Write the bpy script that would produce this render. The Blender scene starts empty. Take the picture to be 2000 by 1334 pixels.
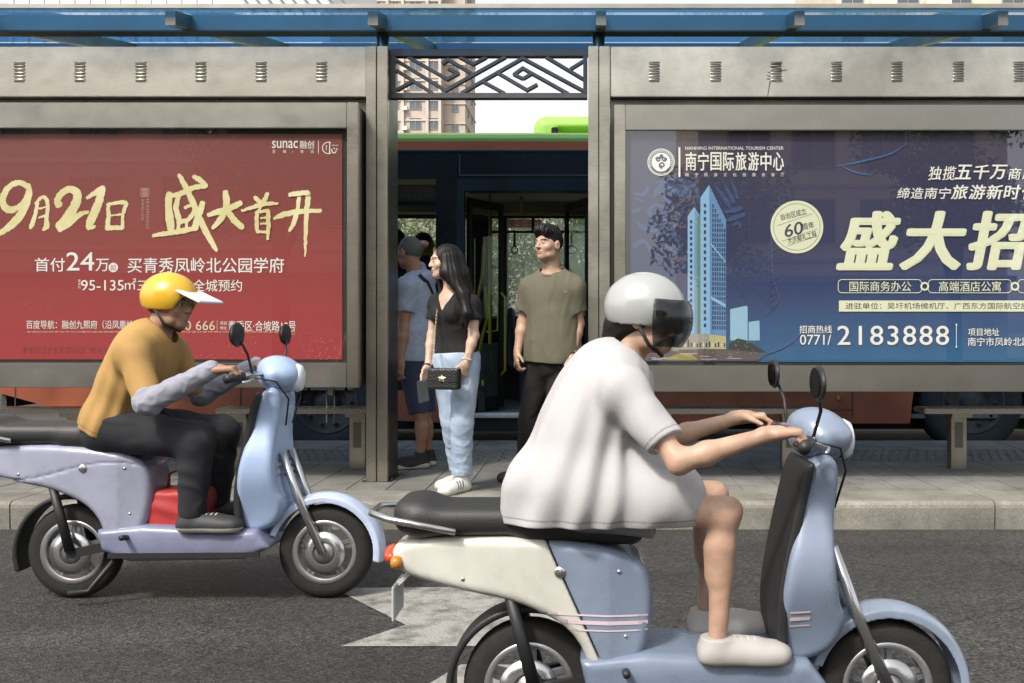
import bpy, bmesh, math, random
import numpy as np
from mathutils import Vector, Matrix

SC = bpy.context.scene
COL = SC.collection
R = math.radians
random.seed(7)

# ------------------------------------------------------------------ camera
cam_d = bpy.data.cameras.new("camera")
cam_d.lens = 35.0
cam_d.sensor_width = 36.0
cam_d.shift_x = -0.073
cam_d.shift_y = -0.010
cam_d.clip_end = 3000
cam = bpy.data.objects.new("camera", cam_d)
COL.objects.link(cam)
cam.location = (0, 0, 1.2)
cam.rotation_euler = (R(90), 0, 0)
SC.camera = cam

# ------------------------------------------------------------------ daylight
SUN_EL, SUN_AZ = 48.0, 215.0          # azimuth clockwise from +Y: from behind the camera, left
w = bpy.data.worlds.new("World")
SC.world = w
w.use_nodes = True
nt = w.node_tree
nt.nodes.clear()
sky = nt.nodes.new("ShaderNodeTexSky")
sky.sky_type = 'NISHITA'
sky.sun_disc = False
sky.sun_elevation = R(SUN_EL)
sky.sun_rotation = R(SUN_AZ)
sky.dust_density = 3.0
sky.air_density = 1.0
sky.ozone_density = 1.0
hs = nt.nodes.new("ShaderNodeHueSaturation")      # hazy white sky
hs.inputs["Saturation"].default_value = 0.14
hs.inputs["Value"].default_value = 1.0
bg = nt.nodes.new("ShaderNodeBackground")
bg.inputs["Strength"].default_value = 0.15
out = nt.nodes.new("ShaderNodeOutputWorld")
nt.links.new(sky.outputs[0], hs.inputs["Color"])
nt.links.new(hs.outputs[0], bg.inputs["Color"])
nt.links.new(bg.outputs[0], out.inputs["Surface"])

sd = bpy.data.lights.new("sun", 'SUN')
sd.energy = 1.9
sd.angle = R(7.0)
sd.color = (1.0, 0.93, 0.82)
sun = bpy.data.objects.new("sun", sd)
COL.objects.link(sun)
_d = Vector((math.sin(R(SUN_AZ)) * math.cos(R(SUN_EL)), math.cos(R(SUN_AZ)) * math.cos(R(SUN_EL)), math.sin(R(SUN_EL))))
sun.rotation_euler = _d.to_track_quat('Z', 'Y').to_euler()
sun.location = _d * 60

SC.view_settings.view_transform = 'Standard'
SC.view_settings.look = 'None'
SC.view_settings.exposure = 0.85
SC.view_settings.gamma = 1.0
SC.view_settings.use_curve_mapping = False
SC.cycles.max_bounces = 8
SC.cycles.transparent_max_bounces = 12
SC.cycles.caustics_reflective = False
SC.cycles.caustics_refractive = False

F = 1944.4
def X_(px, Y): return (px - 1146.0) / F * Y
def Z_(py, Y): return 1.2 + (647.0 - py) / F * Y

# ------------------------------------------------------------------ scene tree helpers
def tag(o, label=None, cat=None, group=None, kind=None):
    if label: o["label"] = label
    if cat: o["category"] = cat
    if group: o["group"] = group
    if kind: o["kind"] = kind
    return o

def empty(name, loc=(0, 0, 0), rz=0.0, label=None, cat=None, group=None):
    o = bpy.data.objects.new(name, None)
    o.empty_display_size = 0.2
    COL.objects.link(o)
    o.location = loc
    o.rotation_euler = (0, 0, rz)
    return tag(o, label, cat, group)

def link_mesh(name, me, mats, parent=None, smooth=False):
    o = bpy.data.objects.new(name, me)
    COL.objects.link(o)
    if mats is not None:
        for m in (mats if isinstance(mats, (list, tuple)) else [mats]):
            me.materials.append(m)
    if smooth and len(me.polygons):
        me.polygons.foreach_set("use_smooth", [True] * len(me.polygons))
    if parent is not None: o.parent = parent
    return o

def kids(o): return [c for c in bpy.data.objects if c.parent == o]

def copy_tree(o, parent=None):
    c = o.copy()
    COL.objects.link(c)
    c.parent = parent
    for ch in kids(o):
        copy_tree(ch, c)
    return c

class MB:
    """collects shapes into one mesh object"""
    def __init__(s): s.v = []; s.f = []; s.m = []; s.sm = []
    def add(s, vs, fs, mi=0, smooth=False):
        b = len(s.v)
        s.v += [tuple(v) for v in vs]
        for f in fs:
            s.f.append([b + i for i in f]); s.m.append(mi); s.sm.append(smooth)
        return s
    def box(s, x0, x1, y0, y1, z0, z1, mi=0, bev=0.0):
        if bev > 0:
            bm = bmesh.new()
            vs = [bm.verts.new(p) for p in ((x0,y0,z0),(x1,y0,z0),(x1,y1,z0),(x0,y1,z0),(x0,y0,z1),(x1,y0,z1),(x1,y1,z1),(x0,y1,z1))]
            for f in ((0,3,2,1),(4,5,6,7),(0,1,5,4),(1,2,6,5),(2,3,7,6),(3,0,4,7)): bm.faces.new([vs[i] for i in f])
            bmesh.ops.bevel(bm, geom=bm.edges[:], offset=bev, segments=2, affect='EDGES')
            s.bm(bm, mi)
            return s
        return s.add([(x0,y0,z0),(x1,y0,z0),(x1,y1,z0),(x0,y1,z0),(x0,y0,z1),(x1,y0,z1),(x1,y1,z1),(x0,y1,z1)],
                     [(0,3,2,1),(4,5,6,7),(0,1,5,4),(1,2,6,5),(2,3,7,6),(3,0,4,7)], mi)
    def bm(s, bm, mi=0, smooth=False, mat=None):
        bm.verts.index_update()
        vs = [(mat @ v.co if mat else v.co)[:] for v in bm.verts]
        s.add(vs, [[v.index for v in f.verts] for f in bm.faces], mi, smooth)
        bm.free()
        return s
    def tube(s, pts, r, n=10, mi=0, caps=True, closed=False):
        """round bar along points; r a number or one per point"""
        P = [Vector(p) for p in pts]
        rr = r if isinstance(r, (list, tuple)) else [r] * len(P)
        rings = []
        N = len(P)
        up = None
        for i, p in enumerate(P):
            if closed: t = P[(i + 1) % N] - P[i - 1]
            else: t = (P[min(i + 1, N - 1)] - P[max(i - 1, 0)])
            t.normalize()
            if up is None:
                up = Vector((0, 0, 1)) if abs(t.z) < .9 else Vector((1, 0, 0))
            a = t.cross(up)
            if a.length < 1e-4: a = t.orthogonal()
            a.normalize(); b = a.cross(t).normalized(); up = b
            rings.append([p + (a * math.cos(q) + b * math.sin(q)) * rr[i] for q in [2 * math.pi * k / n for k in range(n)]])
        vs = [v for ring in rings for v in ring]
        fs = []
        for i in range(N if closed else N - 1):
            j = (i + 1) % N
            for k in range(n):
                fs.append((i * n + k, i * n + (k + 1) % n, j * n + (k + 1) % n, j * n + k))
        if caps and not closed:
            fs.append(tuple(range(n))[::-1]); fs.append(tuple((N - 1) * n + k for k in range(n)))
        return s.add(vs, fs, mi, True)
    def bar(s, a, b, wx, wy, mi=0):
        """rectangular bar from a to b; wx = width across (horizontal), wy = other"""
        a = Vector(a); b = Vector(b); t = (b - a).normalized()
        h = Vector((0, 0, 1)).cross(t)
        if h.length < 1e-4: h = Vector((1, 0, 0))
        h.normalize(); k = t.cross(h).normalized()
        vs = []
        for p in (a, b):
            for (i, j) in ((-1,-1),(1,-1),(1,1),(-1,1)):
                vs.append(p + h * (i * wx / 2) + k * (j * wy / 2))
        return s.add(vs, [(0,3,2,1),(4,5,6,7),(0,1,5,4),(1,2,6,5),(2,3,7,6),(3,0,4,7)], mi)
    def lathe(s, prof, axis='Y', n=32, c=(0,0,0), mi=0, smooth=True):
        """prof: (radius, offset along axis)"""
        vs = []; fs = []
        m = len(prof)
        for k in range(n):
            q = 2 * math.pi * k / n
            for (r, t) in prof:
                u, v = r * math.cos(q), r * math.sin(q)
                p = {'Y': (u, t, v), 'Z': (u, v, t), 'X': (t, u, v)}[axis]
                vs.append((p[0] + c[0], p[1] + c[1], p[2] + c[2]))
        for k in range(n):
            k2 = (k + 1) % n
            for i in range(m - 1):
                fs.append((k * m + i, k * m + i + 1, k2 * m + i + 1, k2 * m + i))
        return s.add(vs, fs, mi, smooth)
    def poly(s, pts2, y, mi=0):
        """flat polygon in the X-Z plane facing the camera (-Y)"""
        return s.add([(p[0], y, p[1]) for p in pts2], [tuple(range(len(pts2)))], mi)
    def prism(s, pts2, y0, y1, mi=0):
        n = len(pts2)
        vs = [(p[0], y0, p[1]) for p in pts2] + [(p[0], y1, p[1]) for p in pts2]
        fs = [tuple(range(n)), tuple(range(2 * n - 1, n - 1, -1))]
        for i in range(n):
            j = (i + 1) % n
            fs.append((i, i + n, j + n, j))
        return s.add(vs, fs, mi)
    def build(s, name, mats, parent=None, smooth=None, fixn=True):
        me = bpy.data.meshes.new(name)
        me.from_pydata(s.v, [], s.f)
        me.polygons.foreach_set("material_index", s.m)
        me.polygons.foreach_set("use_smooth", s.sm if smooth is None else [smooth] * len(s.f))
        if fixn:
            b = bmesh.new(); b.from_mesh(me)
            bmesh.ops.recalc_face_normals(b, faces=b.faces[:])
            b.to_mesh(me); b.free()
        me.update()
        return link_mesh(name, me, mats, parent)

# ------------------------------------------------------------------ materials
MATS = {}
def mat(name, col, rough=0.6, metal=0.0, var=0.0, vscale=6.0, bump=0.0, bscale=60.0, coat=0.0, stretch=None,
        sheen=0.0, spec=0.5, rvar=0.0, col2=None, dirt=0.0, sss=0.0, trans=0.0, emit=0.0):
    if name in MATS: return MATS[name]
    m = bpy.data.materials.new(name); MATS[name] = m
    m.use_nodes = True
    t = m.node_tree; N = t.nodes; L = t.links
    b = N["Principled BSDF"]
    b.inputs["Base Color"].default_value = (*col, 1)
    b.inputs["Roughness"].default_value = rough
    b.inputs["Metallic"].default_value = metal
    b.inputs["Specular IOR Level"].default_value = spec
    if coat: b.inputs["Coat Weight"].default_value = coat; b.inputs["Coat Roughness"].default_value = 0.06
    if sheen: b.inputs["Sheen Weight"].default_value = sheen
    if sss:
        b.inputs["Subsurface Weight"].default_value = sss
        b.inputs["Subsurface Radius"].default_value = (0.012, 0.005, 0.003)
        b.inputs["Subsurface Scale"].default_value = 1.0
    if emit:
        b.inputs["Emission Color"].default_value = (*col, 1); b.inputs["Emission Strength"].default_value = emit
    tc = N.new("ShaderNodeTexCoord")
    mp = N.new("ShaderNodeMapping")
    L.new(tc.outputs["Object"], mp.inputs[0])
    if stretch: mp.inputs["Scale"].default_value = stretch
    if var or col2 or rvar:
        nz = N.new("ShaderNodeTexNoise"); nz.inputs["Scale"].default_value = vscale; nz.inputs["Detail"].default_value = 6
        nz.inputs["Roughness"].default_value = 0.6
        L.new(mp.outputs[0], nz.inputs["Vector"])
        rp = N.new("ShaderNodeMapRange"); rp.inputs[1].default_value = 0.3; rp.inputs[2].default_value = 0.7
        L.new(nz.outputs[0], rp.inputs[0])
        mx = N.new("ShaderNodeMix"); mx.data_type = 'RGBA'
        c2 = col2 if col2 else tuple(min(1, c * (1 + var)) for c in col)
        c1 = col if col2 else tuple(c * (1 - var) for c in col)
        mx.inputs[6].default_value = (*c1, 1); mx.inputs[7].default_value = (*c2, 1)
        L.new(rp.outputs[0], mx.inputs[0])
        L.new(mx.outputs[2], b.inputs["Base Color"])
        if rvar:
            rr = N.new("ShaderNodeMapRange"); rr.inputs[1].default_value = 0.3; rr.inputs[2].default_value = 0.7
            rr.inputs[3].default_value = max(0.02, rough - rvar); rr.inputs[4].default_value = min(1, rough + rvar)
            L.new(nz.outputs[0], rr.inputs[0]); L.new(rr.outputs[0], b.inputs["Roughness"])
    if bump:
        n2 = N.new("ShaderNodeTexNoise"); n2.inputs["Scale"].default_value = bscale; n2.inputs["Detail"].default_value = 4
        L.new(mp.outputs[0], n2.inputs["Vector"])
        bp = N.new("ShaderNodeBump"); bp.inputs["Strength"].default_value = bump; bp.inputs["Distance"].default_value = 0.01
        L.new(n2.outputs[0], bp.inputs["Height"]); L.new(bp.outputs[0], b.inputs["Normal"])
    return m

def glass_mat(name, tint=(1, 1, 1), ior=1.5, gl=1.0, rough=0.0):
    """window pane: see-through with mirror reflection by Fresnel"""
    if name in MATS: return MATS[name]
    m = bpy.data.materials.new(name); MATS[name] = m
    m.use_nodes = True
    t = m.node_tree; N = t.nodes; L = t.links
    N.remove(N["Principled BSDF"])
    tr = N.new("ShaderNodeBsdfTransparent"); tr.inputs[0].default_value = (*tint, 1)
    g = N.new("ShaderNodeBsdfGlossy"); g.inputs["Roughness"].default_value = rough; g.inputs[0].default_value = (gl, gl, gl, 1)
    fr = N.new("ShaderNodeFresnel")
    ge = N.new("ShaderNodeNewGeometry"); mi = N.new("ShaderNodeMapRange")      # same reflectance from both sides of the thin sheet
    mi.inputs[3].default_value = ior; mi.inputs[4].default_value = 1 / ior
    L.new(ge.outputs["Backfacing"], mi.inputs[0]); L.new(mi.outputs[0], fr.inputs[0])
    mx = N.new("ShaderNodeMixShader")
    L.new(fr.outputs[0], mx.inputs[0]); L.new(tr.outputs[0], mx.inputs[1]); L.new(g.outputs[0], mx.inputs[2])
    L.new(mx.outputs[0], N["Material Output"].inputs[0])
    return m

# ------------------------------------------------------------------ implicit surfaces (bodies, cloth, moulded panels)
def V3(*a): return np.array(a, dtype=np.float32)
def unit(v): v = np.asarray(v, dtype=np.float32); return v / max(1e-9, float(np.linalg.norm(v)))

def cap(P, a, b, ra, rb):
    a = np.asarray(a, np.float32); b = np.asarray(b, np.float32)
    ab = b - a; l2 = max(1e-9, float(ab @ ab))
    t = np.clip(((P - a) @ ab) / l2, 0, 1)
    d = P - a - t[:, None] * ab
    return np.sqrt(np.einsum('ij,ij->i', d, d)) - (ra + (rb - ra) * t)

def ell(P, c, r, M=None):
    q = P - np.asarray(c, np.float32)
    if M is not None: q = q @ M            # columns of M = axes
    r = np.asarray(r, np.float32)
    a = q / r; k0 = np.sqrt(np.einsum('ij,ij->i', a, a)); b = a / r
    k1 = np.sqrt(np.einsum('ij,ij->i', b, b))
    return k0 * (k0 - 1) / np.maximum(k1, 1e-6)

def rbox(P, c, h, r=0.0, M=None):
    q = P - np.asarray(c, np.float32)
    if M is not None: q = q @ M
    q = np.abs(q) - (np.asarray(h, np.float32) - r)
    o = np.maximum(q, 0)
    return np.sqrt(np.einsum('ij,ij->i', o, o)) + np.minimum(q.max(1), 0) - r

def smin(a, b, k):
    h = np.clip(0.5 + 0.5 * (b - a) / k, 0, 1)
    return b + (a - b) * h - k * h * (1 - h)
def smax(a, b, k): return -smin(-a, -b, k)

def poly2(x, z, pts):
    """signed distance to a polygon in a plane"""
    d = np.full(x.shape, 1e9, np.float32); s = np.ones(x.shape, np.float32)
    n = len(pts)
    for i in range(n):
        ax, az = pts[i]; bx, bz = pts[i - 1]
        ex, ez = bx - ax, bz - az
        wx, wz = x - ax, z - az
        t = np.clip((wx * ex + wz * ez) / (ex * ex + ez * ez + 1e-12), 0, 1)
        dx, dz = wx - ex * t, wz - ez * t
        d = np.minimum(d, dx * dx + dz * dz)
        c1 = z >= az; c2 = z < bz; c3 = ex * wz > ez * wx
        flip = (c1 & c2 & c3) | (~c1 & ~c2 & ~c3)
        s = np.where(flip, -s, s)
    return s * np.sqrt(d)

def ripple(P, amp, f, seed):
    rs = np.random.RandomState(seed)
    o = np.zeros(len(P), np.float32)
    for k in range(5):
        d = rs.normal(size=3) * f * (1 + .35 * k)
        o += np.sin(P @ d.astype(np.float32) + rs.uniform(0, 6.28) + 1.3 * np.sin(P @ (rs.normal(size=3) * f * .5).astype(np.float32))) / (1 + .5 * k)
    return o * amp / 2.2

def crease(P, amp, f, seed, w=.4):
    """thin fold ridges of cloth"""
    n = ripple(P, 1.0, f, seed)
    return -amp * np.clip(1 - (n / (w * 1.3)) ** 2, 0, 1) ** 2

def drape(P, o, S, Fv, U, amp, n, u0, u1, seed=0):
    """hanging folds round a body: none at height u0, full at u1 (heights along U from o)"""
    q = P - np.asarray(o, np.float32); a = np.arctan2(q @ S, q @ Fv); u = q @ U
    t = np.clip((u - u0) / (u1 - u0), 0, 1.2)
    ph = a * n + 1.1 * np.sin(a * 2.3 + seed) + .9 * np.sin(u * 7 + a * 2 + seed)
    return -amp * t * (np.sin(ph * .5) ** 2 - .5)

def sdf_mesh(fn, lo, hi, h, mat_fn=None):
    """polygonise fn (points -> distance) with surface nets; returns (verts, quads, material index)"""
    lo = np.asarray(lo, np.float32); hi = np.asarray(hi, np.float32)
    B = 8
    nb = np.maximum(1, np.ceil((hi - lo) / (h * B)).astype(int))
    n = nb * B + 1
    D = np.full(tuple(n), 1.0, np.float32)
    bi = np.stack(np.meshgrid(*[np.arange(k) for k in nb], indexing='ij'), -1).reshape(-1, 3)
    cen = lo + (bi + .5) * (B * h)
    dc = fn(cen.astype(np.float32))
    near = np.abs(dc) < B * h * 0.87 * 1.5 + 0.012
    for b, d in zip(bi[~near], dc[~near]):
        if d < 0: D[b[0]*B:b[0]*B+B+1, b[1]*B:b[1]*B+B+1, b[2]*B:b[2]*B+B+1] = -1.0
    off = np.stack(np.meshgrid(*[np.arange(B + 1)] * 3, indexing='ij'), -1).reshape(-1, 3)
    nbk = bi[near]
    CH = 400
    for i in range(0, len(nbk), CH):
        blk = nbk[i:i + CH]
        idx = (blk[:, None, :] * B + off[None]).reshape(-1, 3)
        D[idx[:, 0], idx[:, 1], idx[:, 2]] = fn((lo + idx * h).astype(np.float32))
    ins = D < 0
    c = ins[:-1, :-1, :-1].astype(np.int8)
    for dx in (0, 1):
        for dy in (0, 1):
            for dz in (0, 1):
                if dx + dy + dz:
                    c = c + ins[dx:n[0]-1+dx, dy:n[1]-1+dy, dz:n[2]-1+dz]
    act = (c > 0) & (c < 8)
    ci = np.argwhere(act)
    if len(ci) == 0: return np.zeros((0, 3)), np.zeros((0, 4), int), np.zeros(0, int)
    vid = np.full(act.shape, -1, np.int64); vid[act] = np.arange(len(ci))
    acc = np.zeros((len(ci), 3), np.float64); cnt = np.zeros(len(ci))
    cor = [(x, y, z) for x in (0, 1) for y in (0, 1) for z in (0, 1)]
    for a in cor:
        for b in cor:
            if sum(b) - sum(a) == 1 and all(q >= p for p, q in zip(a, b)):
                da = D[ci[:, 0]+a[0], ci[:, 1]+a[1], ci[:, 2]+a[2]]; db = D[ci[:, 0]+b[0], ci[:, 1]+b[1], ci[:, 2]+b[2]]
                m = (da < 0) != (db < 0)
                t = np.where(m, da / np.where(np.abs(da - db) < 1e-12, 1, da - db), 0)
                pa = np.array(a, float); pb = np.array(b, float)
                acc += np.where(m[:, None], pa + t[:, None] * (pb - pa), 0); cnt += m
    verts = lo + (ci + acc / cnt[:, None]) * h
    quads = []
    for ax in range(3):
        u, v = [(1, 2), (2, 0), (0, 1)][ax]
        sl0 = [slice(None)] * 3; sl1 = [slice(None)] * 3
        sl0[ax] = slice(0, -1); sl1[ax] = slice(1, None)
        ch = ins[tuple(sl0)] != ins[tuple(sl1)]
        e = np.argwhere(ch)
        ok = (e[:, u] > 0) & (e[:, v] > 0) & (e[:, u] < n[u] - 1) & (e[:, v] < n[v] - 1)
        e = e[ok]
        def g(du, dv):
            q = e.copy(); q[:, u] -= du; q[:, v] -= dv
            return vid[q[:, 0], q[:, 1], q[:, 2]]
        q = np.stack([g(1, 1), g(0, 1), g(0, 0), g(1, 0)], 1)
        fl = ~ins[e[:, 0], e[:, 1], e[:, 2]]
        q[fl] = q[fl][:, ::-1]
        quads.append(q)
    quads = np.concatenate(quads)
    quads = quads[(quads >= 0).all(1)]
    mi = np.zeros(len(quads), int)
    if mat_fn is not None: mi = mat_fn(verts[quads].mean(1).astype(np.float32))
    return verts, quads, mi

def sdf_obj(name, fn, lo, hi, h, mats, parent=None, mat_fn=None):
    v, q, mi = sdf_mesh(fn, lo, hi, h, mat_fn)
    me = bpy.data.meshes.new(name)
    me.vertices.add(len(v)); me.vertices.foreach_set("co", v.astype(np.float32).ravel())
    me.loops.add(len(q) * 4); me.loops.foreach_set("vertex_index", q.ravel().astype(np.int32))
    me.polygons.add(len(q))
    me.polygons.foreach_set("loop_start", (np.arange(len(q)) * 4).astype(np.int32))
    me.update(calc_edges=True)
    me.polygons.foreach_set("material_index", mi.astype(np.int32))
    me.polygons.foreach_set("use_smooth", np.ones(len(q), bool))
    me.validate()
    return link_mesh(name, me, mats, parent)
# ================================================================== THE SETTING
def asphalt_mat():
    m = bpy.data.materials.new("asphalt"); m.use_nodes = True
    t = m.node_tree; N = t.nodes; L = t.links; b = N["Principled BSDF"]
    tc = N.new("ShaderNodeTexCoord")
    v = N.new("ShaderNodeTexVoronoi"); v.inputs["Scale"].default_value = 95; L.new(tc.outputs["Object"], v.inputs["Vector"])
    n1 = N.new("ShaderNodeTexNoise"); n1.inputs["Scale"].default_value = 220; n1.inputs["Detail"].default_value = 3; L.new(tc.outputs["Object"], n1.inputs["Vector"])
    n2 = N.new("ShaderNodeTexNoise"); n2.inputs["Scale"].default_value = 0.9; n2.inputs["Detail"].default_value = 5; L.new(tc.outputs["Object"], n2.inputs["Vector"])
    cr = N.new("ShaderNodeValToRGB"); e = cr.color_ramp.elements
    e[0].position = .25; e[0].color = (.012, .0118, .011, 1); e[1].position = .75; e[1].color = (.068, .066, .061, 1)
    e2 = cr.color_ramp.elements.new(.95); e2.color = (.26, .25, .23, 1)
    mixv = N.new("ShaderNodeMath"); mixv.operation = 'ADD'
    sep = N.new("ShaderNodeSeparateColor"); L.new(v.outputs["Color"], sep.inputs[0])
    mm = N.new("ShaderNodeMath"); mm.operation = 'MULTIPLY'; mm.inputs[1].default_value = .55; L.new(sep.outputs[0], mm.inputs[0])
    m2 = N.new("ShaderNodeMath"); m2.operation = 'MULTIPLY'; m2.inputs[1].default_value = .45; L.new(n1.outputs[0], m2.inputs[0])
    L.new(mm.outputs[0], mixv.inputs[0]); L.new(m2.outputs[0], mixv.inputs[1]); L.new(mixv.outputs[0], cr.inputs[0])
    mx = N.new("ShaderNodeMix"); mx.data_type = 'RGBA'; mx.blend_type = 'MULTIPLY'; mx.inputs[0].default_value = 1
    rp = N.new("ShaderNodeMapRange"); rp.inputs[1].default_value = .3; rp.inputs[2].default_value = .7; rp.inputs[3].default_value = .62; rp.inputs[4].default_value = 1.25
    L.new(n2.outputs[0], rp.inputs[0]); L.new(cr.outputs[0], mx.inputs[6]); L.new(rp.outputs[0], mx.inputs[7]); # tyre-polished bands, oil spots and hairline cracks
    mp = N.new("ShaderNodeMapping"); mp.inputs["Scale"].default_value = (.12, 1.5, 1); L.new(tc.outputs["Object"], mp.inputs[0])
    n3 = N.new("ShaderNodeTexNoise"); n3.inputs["Scale"].default_value = 1.6; n3.inputs["Detail"].default_value = 4; L.new(mp.outputs[0], n3.inputs["Vector"])
    r3 = N.new("ShaderNodeMapRange"); r3.inputs[1].default_value = .35; r3.inputs[2].default_value = .62; r3.inputs[3].default_value = .72; r3.inputs[4].default_value = 1.08; L.new(n3.outputs[0], r3.inputs[0])
    vc = N.new("ShaderNodeTexVoronoi"); vc.feature = 'DISTANCE_TO_EDGE'; vc.inputs["Scale"].default_value = .55
    nd = N.new("ShaderNodeTexNoise"); nd.inputs["Scale"].default_value = 3.5; nd.inputs["Detail"].default_value = 6; L.new(tc.outputs["Object"], nd.inputs["Vector"])
    va = N.new("ShaderNodeVectorMath"); va.operation = 'MULTIPLY_ADD'; va.inputs[1].default_value = (.5, .5, 0); L.new(nd.outputs["Color"], va.inputs[0]); L.new(tc.outputs["Object"], va.inputs[2]); L.new(va.outputs[0], vc.inputs["Vector"])
    rc = N.new("ShaderNodeMapRange"); rc.inputs[1].default_value = .0; rc.inputs[2].default_value = .006; rc.inputs[3].default_value = .5; rc.inputs[4].default_value = 1; L.new(vc.outputs["Distance"], rc.inputs[0])
    mm3 = N.new("ShaderNodeMath"); mm3.operation = 'MULTIPLY'; L.new(r3.outputs[0], mm3.inputs[0]); L.new(rc.outputs[0], mm3.inputs[1])
    mx3 = N.new("ShaderNodeMix"); mx3.data_type = 'RGBA'; mx3.blend_type = 'MULTIPLY'; mx3.inputs[0].default_value = 1
    L.new(mx.outputs[2], mx3.inputs[6]); L.new(mm3.outputs[0], mx3.inputs[7]); L.new(mx3.outputs[2], b.inputs["Base Color"])
    b.inputs["Roughness"].default_value = .78
    bp = N.new("ShaderNodeBump"); bp.inputs["Strength"].default_value = .9; bp.inputs["Distance"].default_value = .006
    L.new(v.outputs["Distance"], bp.inputs["Height"]); L.new(bp.outputs[0], b.inputs["Normal"])
    return m
M_ASPHALT = asphalt_mat()

def granite_mat(name, c1, c2, scale=260, stain=.35, bump=.25):
    m = bpy.data.materials.new(name); m.use_nodes = True
    t = m.node_tree; N = t.nodes; L = t.links; b = N["Principled BSDF"]
    tc = N.new("ShaderNodeTexCoord")
    n1 = N.new("ShaderNodeTexNoise"); n1.inputs["Scale"].default_value = scale; n1.inputs["Detail"].default_value = 2; L.new(tc.outputs["Object"], n1.inputs["Vector"])
    n2 = N.new("ShaderNodeTexNoise"); n2.inputs["Scale"].default_value = 2.2; n2.inputs["Detail"].default_value = 7; n2.inputs["Roughness"].default_value = .7; L.new(tc.outputs["Object"], n2.inputs["Vector"])
    cr = N.new("ShaderNodeValToRGB"); e = cr.color_ramp.elements
    e[0].position = .35; e[0].color = (*c1, 1); e[1].position = .65; e[1].color = (*c2, 1)
    L.new(n1.outputs[0], cr.inputs[0])
    rp = N.new("ShaderNodeMapRange"); rp.inputs[1].default_value = .35; rp.inputs[2].default_value = .65; rp.inputs[3].default_value = 1 - stain; rp.inputs[4].default_value = 1.12
    L.new(n2.outputs[0], rp.inputs[0])
    mx = N.new("ShaderNodeMix"); mx.data_type = 'RGBA'; mx.blend_type = 'MULTIPLY'; mx.inputs[0].default_value = 1
    L.new(cr.outputs[0], mx.inputs[6]); L.new(rp.outputs[0], mx.inputs[7]); L.new(mx.outputs[2], b.inputs["Base Color"])
    b.inputs["Roughness"].default_value = .75
    bp = N.new("ShaderNodeBump"); bp.inputs["Strength"].default_value = bump; bp.inputs["Distance"].default_value = .004
    L.new(n1.outputs[0], bp.inputs["Height"]); L.new(bp.outputs[0], b.inputs["Normal"])
    return m
M_KERB = granite_mat("kerb_granite", (.17, .16, .135), (.33, .31, .265), 200, .5)
M_PAVE = granite_mat("paving_granite", (.14, .135, .12), (.29, .28, .25), 170, .5)
M_PAVE_B = granite_mat("paving_granite_dark", (.12, .117, .105), (.25, .243, .22), 170, .45)
M_JOINT = mat("joint_grout", (.06, .055, .05), .95)

# ground to the horizon, the carriageway, the opposite pavement
MB().add([(-900, -900, -.02), (900, -900, -.02), (900, 1500, -.02), (-900, 1500, -.02)], [(0, 1, 2, 3)]).build("ground", mat("ground_soil", (.16, .15, .12), .95, var=.3, vscale=.2))
tag(bpy.data.objects["ground"], kind="structure")
rd = MB().add([(-70, -9, 0), (70, -9, 0), (70, 17.5, 0), (-70, 17.5, 0)], [(0, 1, 2, 3)]).build("road", M_ASPHALT)
tag(rd, kind="structure")
tag(MB().box(-70, 70, -16, -9, -.015, .15).build("far_pavement", M_PAVE), kind="structure")
tag(MB().box(-70, 70, 17.5, 24, -.015, .15).build("roadside_verge", mat("verge_soil", (.09, .10, .05), .95, var=.4, vscale=2)), kind="structure")

# boarding platform: base, kerb stones with rounded nose, paving slabs, tactile strip
Y0, Y1, ZP = 6.02, 9.39, 0.17
pb = MB().box(-14, 12, Y0 + .05, Y1 - .03, 0, ZP - .012).build("platform", M_JOINT); tag(pb, kind="structure")
def slab(mb, x0, x1, y0, y1, z1, mi=0, bev=.006, th=.05):
    mb.box(x0, x1, y0, y1, z1 - th, z1, mi, bev)
kb = MB()
x = -14.0 + .005
XJ = [-12.43, -9.45, -6.47, -3.49, -.51, 2.47, 5.45, 8.43]
for a, b_ in zip(XJ[:-1], XJ[1:]):
    bm = bmesh.new()
    g = .004
    pr = [(Y0 + .006, 0), (Y0, .13), (Y0 + .004, .150), (Y0 + .014, .163), (Y0 + .03, ZP), (6.455, ZP), (6.455, 0)]
    n = len(pr)
    vs = [(a + g, y, z) for y, z in pr] + [(b_ - g, y, z) for y, z in pr]
    fs = [tuple(range(n))[::-1], tuple(range(n, 2 * n))] + [(i, (i + 1) % n, (i + 1) % n + n, i + n) for i in range(n)]
    kb.add(vs, fs)
kb = kb.build("kerb", M_KERB); tag(kb, kind="structure")
pv = MB()
rows = [(6.459, 6.94), (6.944, 7.41), (7.414, 7.875)]
for k, (ya, yb) in enumerate(rows):
    x = -12.4 + (.0 if k % 2 == 0 else .0)
    while x < 8.4:
        wd = .258
        slab(pv, x + .0015, x + wd - .0015, ya, yb, ZP + random.uniform(-.0012, .0012), random.choice((0, 0, 1)), .003)
        x += wd
x = -12.4
while x < 8.4:
    slab(pv, x + .002, x + .6 - .002, 8.674, Y1, ZP, 0, .004); x += .6
pv = pv.build("paving", [M_PAVE, M_PAVE_B]); tag(pv, kind="structure")
tp = MB()
x = -12.4
while x < 8.4:
    slab(tp, x + .002, x + .3 - .002, 7.879, 8.272, ZP - .001, 0, .003); slab(tp, x + .002, x + .3 - .002, 8.276, 8.67, ZP - .001, 0, .003)
    x += .3
x = -6.5
k = 0
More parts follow.
